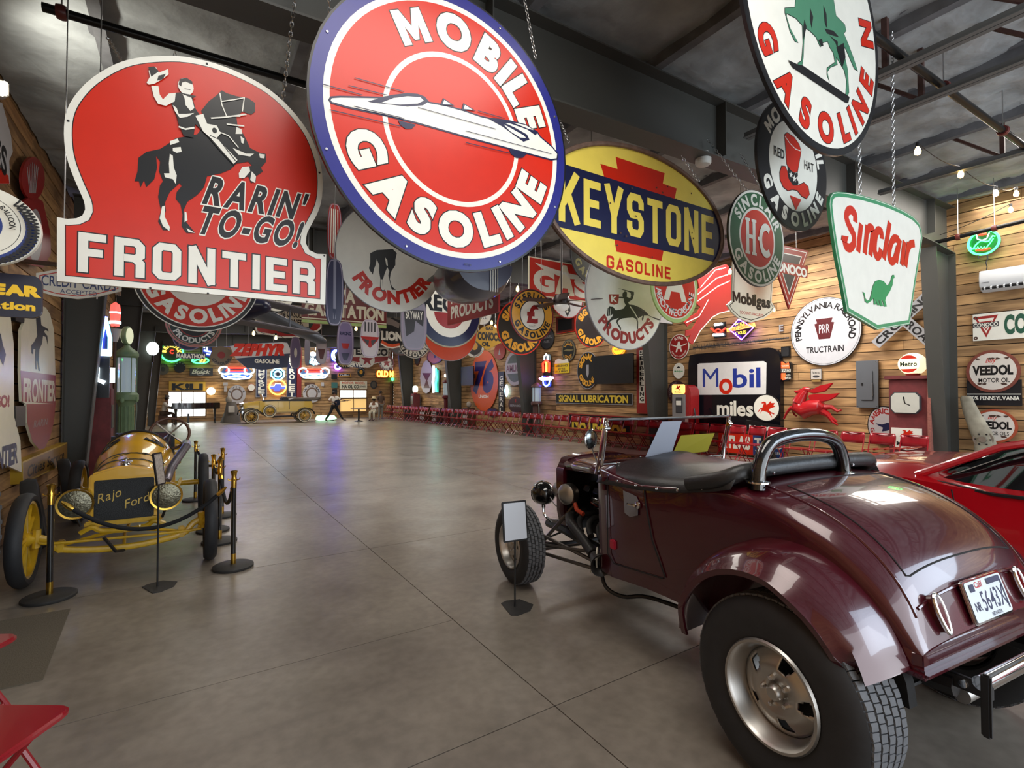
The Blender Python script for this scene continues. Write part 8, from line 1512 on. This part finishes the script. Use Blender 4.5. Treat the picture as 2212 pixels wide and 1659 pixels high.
STND=dict(pelvis=(0,0,.95),chest=(0,0,1.30),neck=(0,0,1.50),head=(0,0,1.63),lsh=(-.19,0,1.42),lel=(-.24,.02,1.14),lha=(-.22,-.12,.92),rsh=(.19,0,1.42),rel=(.25,.02,1.14),rha=(.20,-.14,.92),lhip=(-.09,0,.90),lkn=(-.10,-.01,.50),lft=(-.11,.02,.08),lto=(-.12,-.14,.04),rhip=(.09,0,.90),rkn=(.10,-.01,.50),rft=(.11,.02,.08),rto=(.12,-.14,.04))
p=on(1,29.8,722,898)
def banjo(o,J): MB().lathe([(.17,-.04),(.18,0),(.17,.04)],(.10,-.24,1.08),(.2,-1,.1),20).build('instrument',mat('dark_blue_lacquer',(20,26,44),.3),o); MB().cyl((.2,-.24,1.12),(.85,-.26,1.22),.022,n=6).build('instrument_neck',WOODM,o)
person('striding person in a white shirt and black trousers holding a small round stringed instrument',(p.x,29.8,0),0,dict(STND,pelvis=(0,0,.90),chest=(.0,-.02,1.26),neck=(-.02,-.03,1.46),head=(-.04,-.04,1.60),lhip=(-.09,0,.86),lkn=(-.22,0,.50),lft=(-.48,0,.12),lto=(-.36,-.08,.04),rhip=(.09,0,.86),rkn=(.26,0,.50),rft=(.50,0,.10),rto=(.66,-.04,.06),lsh=(-.2,0,1.38),lel=(-.32,-.06,1.18),lha=(-.04,-.26,1.10),rsh=(.18,0,1.38),rel=(.34,-.10,1.24),rha=(.58,-.24,1.20)),SHW,TRB,None,banjo)
p=on(1,29.5,808,898); person('person in a pale suit and hat sitting on a stool at a small table',(p.x,29.5,0),rad(-35),dict(STND,pelvis=(0,0,.55),chest=(0,-.03,.90),neck=(0,-.05,1.08),head=(0,-.07,1.22),lsh=(-.19,0,1.0),lel=(-.24,-.12,.78),lha=(-.12,-.34,.74),rsh=(.19,0,1.0),rel=(.24,-.12,.78),rha=(.12,-.34,.74),lhip=(-.10,0,.53),lkn=(-.12,-.42,.52),lft=(-.12,-.42,.08),lto=(-.12,-.56,.04),rhip=(.10,0,.53),rkn=(.12,-.42,.52),rft=(.12,-.42,.08),rto=(.12,-.56,.04)),SHW,mat('pale_cloth',(180,172,150),.8),mat('straw_hat',(200,180,140),.8),lambda o,J:[MB().box((0,0,.44),(.34,.34,.03)).build('stool_seat',WOODM,o)]+[MB().cyl((x*.14,y*.14,0),(x*.12,y*.12,.43),.016,n=6).build('stool_leg',WOODM,o) for x in(-1,1) for y in(-1,1)])
p=on(1,30.0,829,899); person('standing person in grey clothes beside the far door',(p.x,30.6,0),rad(10),STND,BRC,GRC)
p=on(1,29.2,333,900); person('person in a hat and waistcoat sitting at the keyboard, left end of the hall',(-1.02,31.5,0),rad(90),dict(STND,pelvis=(0,0,.60),chest=(0,-.08,.98),neck=(0,-.12,1.18),head=(0,-.16,1.32),lsh=(-.19,-.05,1.10),lel=(-.24,-.22,.90),lha=(-.16,-.50,.88),rsh=(.19,-.05,1.10),rel=(.24,-.22,.90),rha=(.16,-.50,.88),lhip=(-.10,0,.58),lkn=(-.12,-.44,.58),lft=(-.12,-.40,.08),lto=(-.12,-.54,.04),rhip=(.10,0,.58),rkn=(.12,-.44,.58),rft=(.12,-.40,.08),rto=(.12,-.54,.04)),SHW,BRC,mat('grey_felt',(90,86,84),.8),lambda o,J:MB().box((0,0,.25),(.40,.40,.46)).build('bench',WOODM,o,bevel=.02))
p=on(1,29.0,775,898); o=thing('round_table','small dark round table before the seated person','table',(p.x,29.0,0)); MB().lathe([(.45,.72),(.45,.75)],n=24).build('tabletop',WOODM,o); MB().cyl((0,0,.0),(0,0,.72),.05).lathe([(.25,0),(.22,.04),(.06,.08)],n=16).build('pedestal',BLACKM,o)
o=thing('green_box','glowing pale green low box on the floor before the second far window','lamp',(on(1,31,703,902).x,31,0)); MB().prism([(-.55,.08),(-.45,.30),(.45,.32),(.62,.12),(.5,.06),(-.4,.0)],-.2,.2).build('glass_body',neon_mat('green_box_glow',(190,255,205),1.6),o,bevel=.02); MB().box((0,0,.03),(.9,.35,.06)).build('foot',BLACKM,o)
o=thing('dust_sheet','greyish draped rock-like figure between the piano and the yellow touring car','statue',(2.05,31.9,0)); MB().loft([[(( .5-.10*k+.05*sin(3*t+k))*cos(t),(.4-.07*k)*sin(t),.38*k) for t in [2*PI*i/18 for i in range(18)]] for k in range(4)],closed=True,caps=True).build('drapery',mat('stone_drape',(96,90,84),.9,bump=.4,scale=6),o); MB().ball((-.1,0,1.25),.17,12,sc=(1,.9,1.2)).build('stone_head',mat('stone_pale',(150,142,130),.9),o); MB().prism(rrect(0,.75,.3,.36,.01),-.50,-.49).build('paper_notice',SHW,o,smooth=0)
# ---------------------------------------------------------------- left wall
XWL=-1.52
def lcut(label,pts,m,c,zf=z5,name='wall_sign',t=.02,cat='sign'): 
    o,g,Q,ol,P=cut(label,XWL,zf,pts,m,c,name=name,group=GL_,plane='L',chains=False,t=t,cat=cat); return o,g,Q,ol,P
o,g,Q,ol,P=lcut('tall white and red pointed shield sign with a black horse on the left wall',[(155,600),(190,510),(250,440),(300,412),(340,430),(372,480),(402,600),(412,930),(412,1150),(400,1280),(370,1400),(330,1480),(290,1490),(240,1430),(200,1290),(195,1150),(160,1130),(150,900)],CRM,(290,950))
P.poly('red_band',DRD,Q([(150,900),(412,935),(412,1150),(160,1130)])); P.poly('red_point',enamel('point_red',(150,30,32)),Q([(195,1150),(412,1150),(400,1280),(370,1400),(330,1480),(290,1490),(240,1430),(200,1290)])); T(P,g,z5,CRM,'FRONTIER',290,1050,235,150,.04); P.poly('horse',BLK,Q([(265,500),(300,500),(305,560),(330,575),(355,590),(358,610),(335,595),(325,610),(350,640),(355,710),(340,650),(318,640),(310,700),(290,740),(285,830),(295,905),(285,900),(275,830),(268,830),(272,890),(262,890),(258,800),(262,740),(245,740),(245,780),(232,770),(230,710),(250,690),(275,640)]))
T(P,g,z5,GRY,'RARIN',300,1290,100,50,.0,slant=.4); P.build(o)
o,g,Q,ol,P=lcut('large white sign with a horse and maroon letters at the left edge of the wall',[(-190,1500),(-190,350),(60,350),(100,700),(105,1250),(150,1420),(160,1659)],CRM,(20,1000)); T(P,g,z5,DRD,'GO!',10,1130,110,80,.05); T(P,g,z5,NVY,'FRONTIER',-10,1560,270,150,.05); P.poly('dark_horse',BLK,Q([(-60,700),(0,620),(15,700),(40,780),(20,860),(-10,800),(-40,850)])); P.build(o)
o,g,Q,ol,P=lcut('long yellow shelf sign with black script low on the left wall',[(165,1580),(500,1435),(500,1590),(200,1740),(165,1745)],enamel('shelf_yellow',(206,170,60)),(330,1590),t=.10) if False else lcut('long yellow shelf sign with black script low on the left wall',[(165,1580),(500,1435),(500,1590),(170,1745)],enamel('shelf_yellow',(206,170,60)),(330,1590),t=.10); P.poly('brown_field',enamel('shelf_brown',(150,112,50)),inset(ol,.02)); T(P,g,z5,BLK,'Cities Service',340,1590,270,70,.02,slant=.3); P.build(o)
zc=zm(0,0,320/830)
o,g,Q,ol,P=lcut('tall red and white fan-striped oval sign high on the left wall',[(120+65+65*cos(t),1000+120*sin(t)) for t in [2*PI*i/28 for i in range(28)]],DRD,(185,1000),zf=zc)
for k in range(7): P.line('white_stripe',enamel('worn_white',(176,172,174)),Q([(150+10*k,910+8*abs(k-3)),(165+5*k,1080)]),.03)
P.build(o)
o,g,Q,ol,P=lcut('long red worn sign with a white oval below the striped oval sign',[(130,1130),(180,1090),(240,1130),(280,1300),(285,1420),(240,1500),(150,1480),(135,1380)],DRD,(205,1300),zf=zc); P.poly('white_oval',enamel('worn_white',(176,172,174)),Q([(195+40*cos(t),1320+150*sin(t)) for t in [2*PI*i/24 for i in range(24)]])); P.build(o)
o,g,Q,ol,P=lcut('white sign with a black letter and a red corner at the upper left edge',[(-200,400),(-200,560),(10,575),(60,760),(70,850),(50,900),(55,1030),(-200,1030)],enamel('dull_white',(186,184,186)),(0,800),zf=zc); P.poly('red_corner',RED,Q([(-180,930),(0,940),(45,985),(50,1028),(-180,1028)])); T(P,g,zc,BLK,'PIPES',-50,810,170,160,.03); P.build(o)
for lb,pts in (('small black box on the left wall beside the pointed shield sign',[(112,1165),(190,1160),(190,1310),(115,1320)]),('small black box above the white sign on the left wall',[(112,485),(180,485),(180,545),(115,530)])): lcut(lb,pts,BLK,((112+190)/2,(pts[0][1]+pts[2][1])/2),t=.10,name='wall_speaker',cat='speaker')
c=on(0,-1.3,88,568); o=thing('barrel_hoop','pale bent wooden hoop on the left wall above the card sign','hoop',c,PI/2); MB().tube([(.42*cos(t),-.2-.12*sin(t),.0) for t in [PI*i/12 for i in range(13)]],.02,6).build('hoop_rim',mat('pale_wood',(170,146,112),.7),o); MB().box((0,.0,0),(.1,.44,.03)).build('bracket',WOODM,o)
# neon tower on the left, behind the pump
o=thing('neon_sign','blue and white pointed neon above the rusty red pump on the left','sign',(-1.15,10.75,2.33),0,'neon signs on the left wall'); MB().box((-.1,.06,-.2),(.3,.05,1.2)).build('backing',BLK,o); nt(o,'blue_tube',NB_,[(0,.55),(-.06,.2),(-.08,-.1)],.035); nt(o,'blue_tube',NC,[(0,.5),(.06,.2),(.06,-.1)],.03); nt(o,'white_tube',NW,[(-.08,-.05),(.08,-.05)],.06); nt(o,'white_tube',NW,[(-.1,-.3),(-.1,-.5),(0,-.55)],.035); nt(o,'white_tube',NW,[(.1,-.3),(.1,-.55)],.035)
o=thing('lit_globe','red and white striped lit globe on a pole left of the green pump','lamp',(-1.15,12.0,0)); o.scale=(.7,.7,.97); MB().cyl((0,0,0),(0,0,2.95),.035,n=8).build('pole',WOODM,o); MB().lathe([(.09,0),(.11,.1),(.12,.3),(.10,.42),(0,.48)],(0,0,2.95),(0,0,1),14).build('globe',neon_mat('red_globe',(255,90,80),1.6),o); MB().lathe([(.13,0),(.13,.05)],(0,0,3.0),(0,0,1),14).lathe([(.125,0),(.125,.03)],(0,0,3.2),(0,0,1),14).build('white_band',NW,o); MB().lathe([(.06,0),(.14,.25)],(0,0,2.65),(0,0,1),12).build('lower_shade',SHW,o)
# dark tyres behind the yellow race car
for k,(x,y,r) in enumerate(((-1.30,7.0,.37),(-1.36,9.1,.36))):
    o=thing('old_tyre','%s old black tyre leaning on the left wall behind the race car'%('nearer','farther')[k],'tyre',(x,y,r),rad(10)); MB().lathe([(r-.12,-.05),(r-.08,-.07),(r-.02,-.06),(r,0),(r-.02,.06),(r-.08,.07),(r-.12,.05)],(0,0,0),(1,0,.15),36,cap=False).build('carcass',RUB,o)
# boxes and small furniture along the far right
for k,(px_,h_,w_2) in enumerate(((918,.9,.7),(945,.8,.6),(1012,.9,.5))):
    p=on(0,11.7,px_,880); o=thing('display_case',['pale wooden shelf case behind the far chairs','grey display case behind the far chairs by the green neon','small wooden case with a stone bust by the orange sign'][k],'case',(11.72,p.y,0),-PI/2); MB().box((0,0,h_/2),(w_2,.42,h_)).build('case_body',(WOODM,DGR,WOODM)[k],o,bevel=.01)
    for j in range(3): MB().box((0,-.215,h_*(.2+.28*j)),(w_2*.86,.012,h_*.2)).build('shelf_front',enamel('worn_white',(176,172,174)),o)
    if k==2: MB().ball((0,0,h_+.16),.13,10,sc=(1,1,1.2)).build('stone_bust',mat('stone_pale',(150,142,130),.9),o)
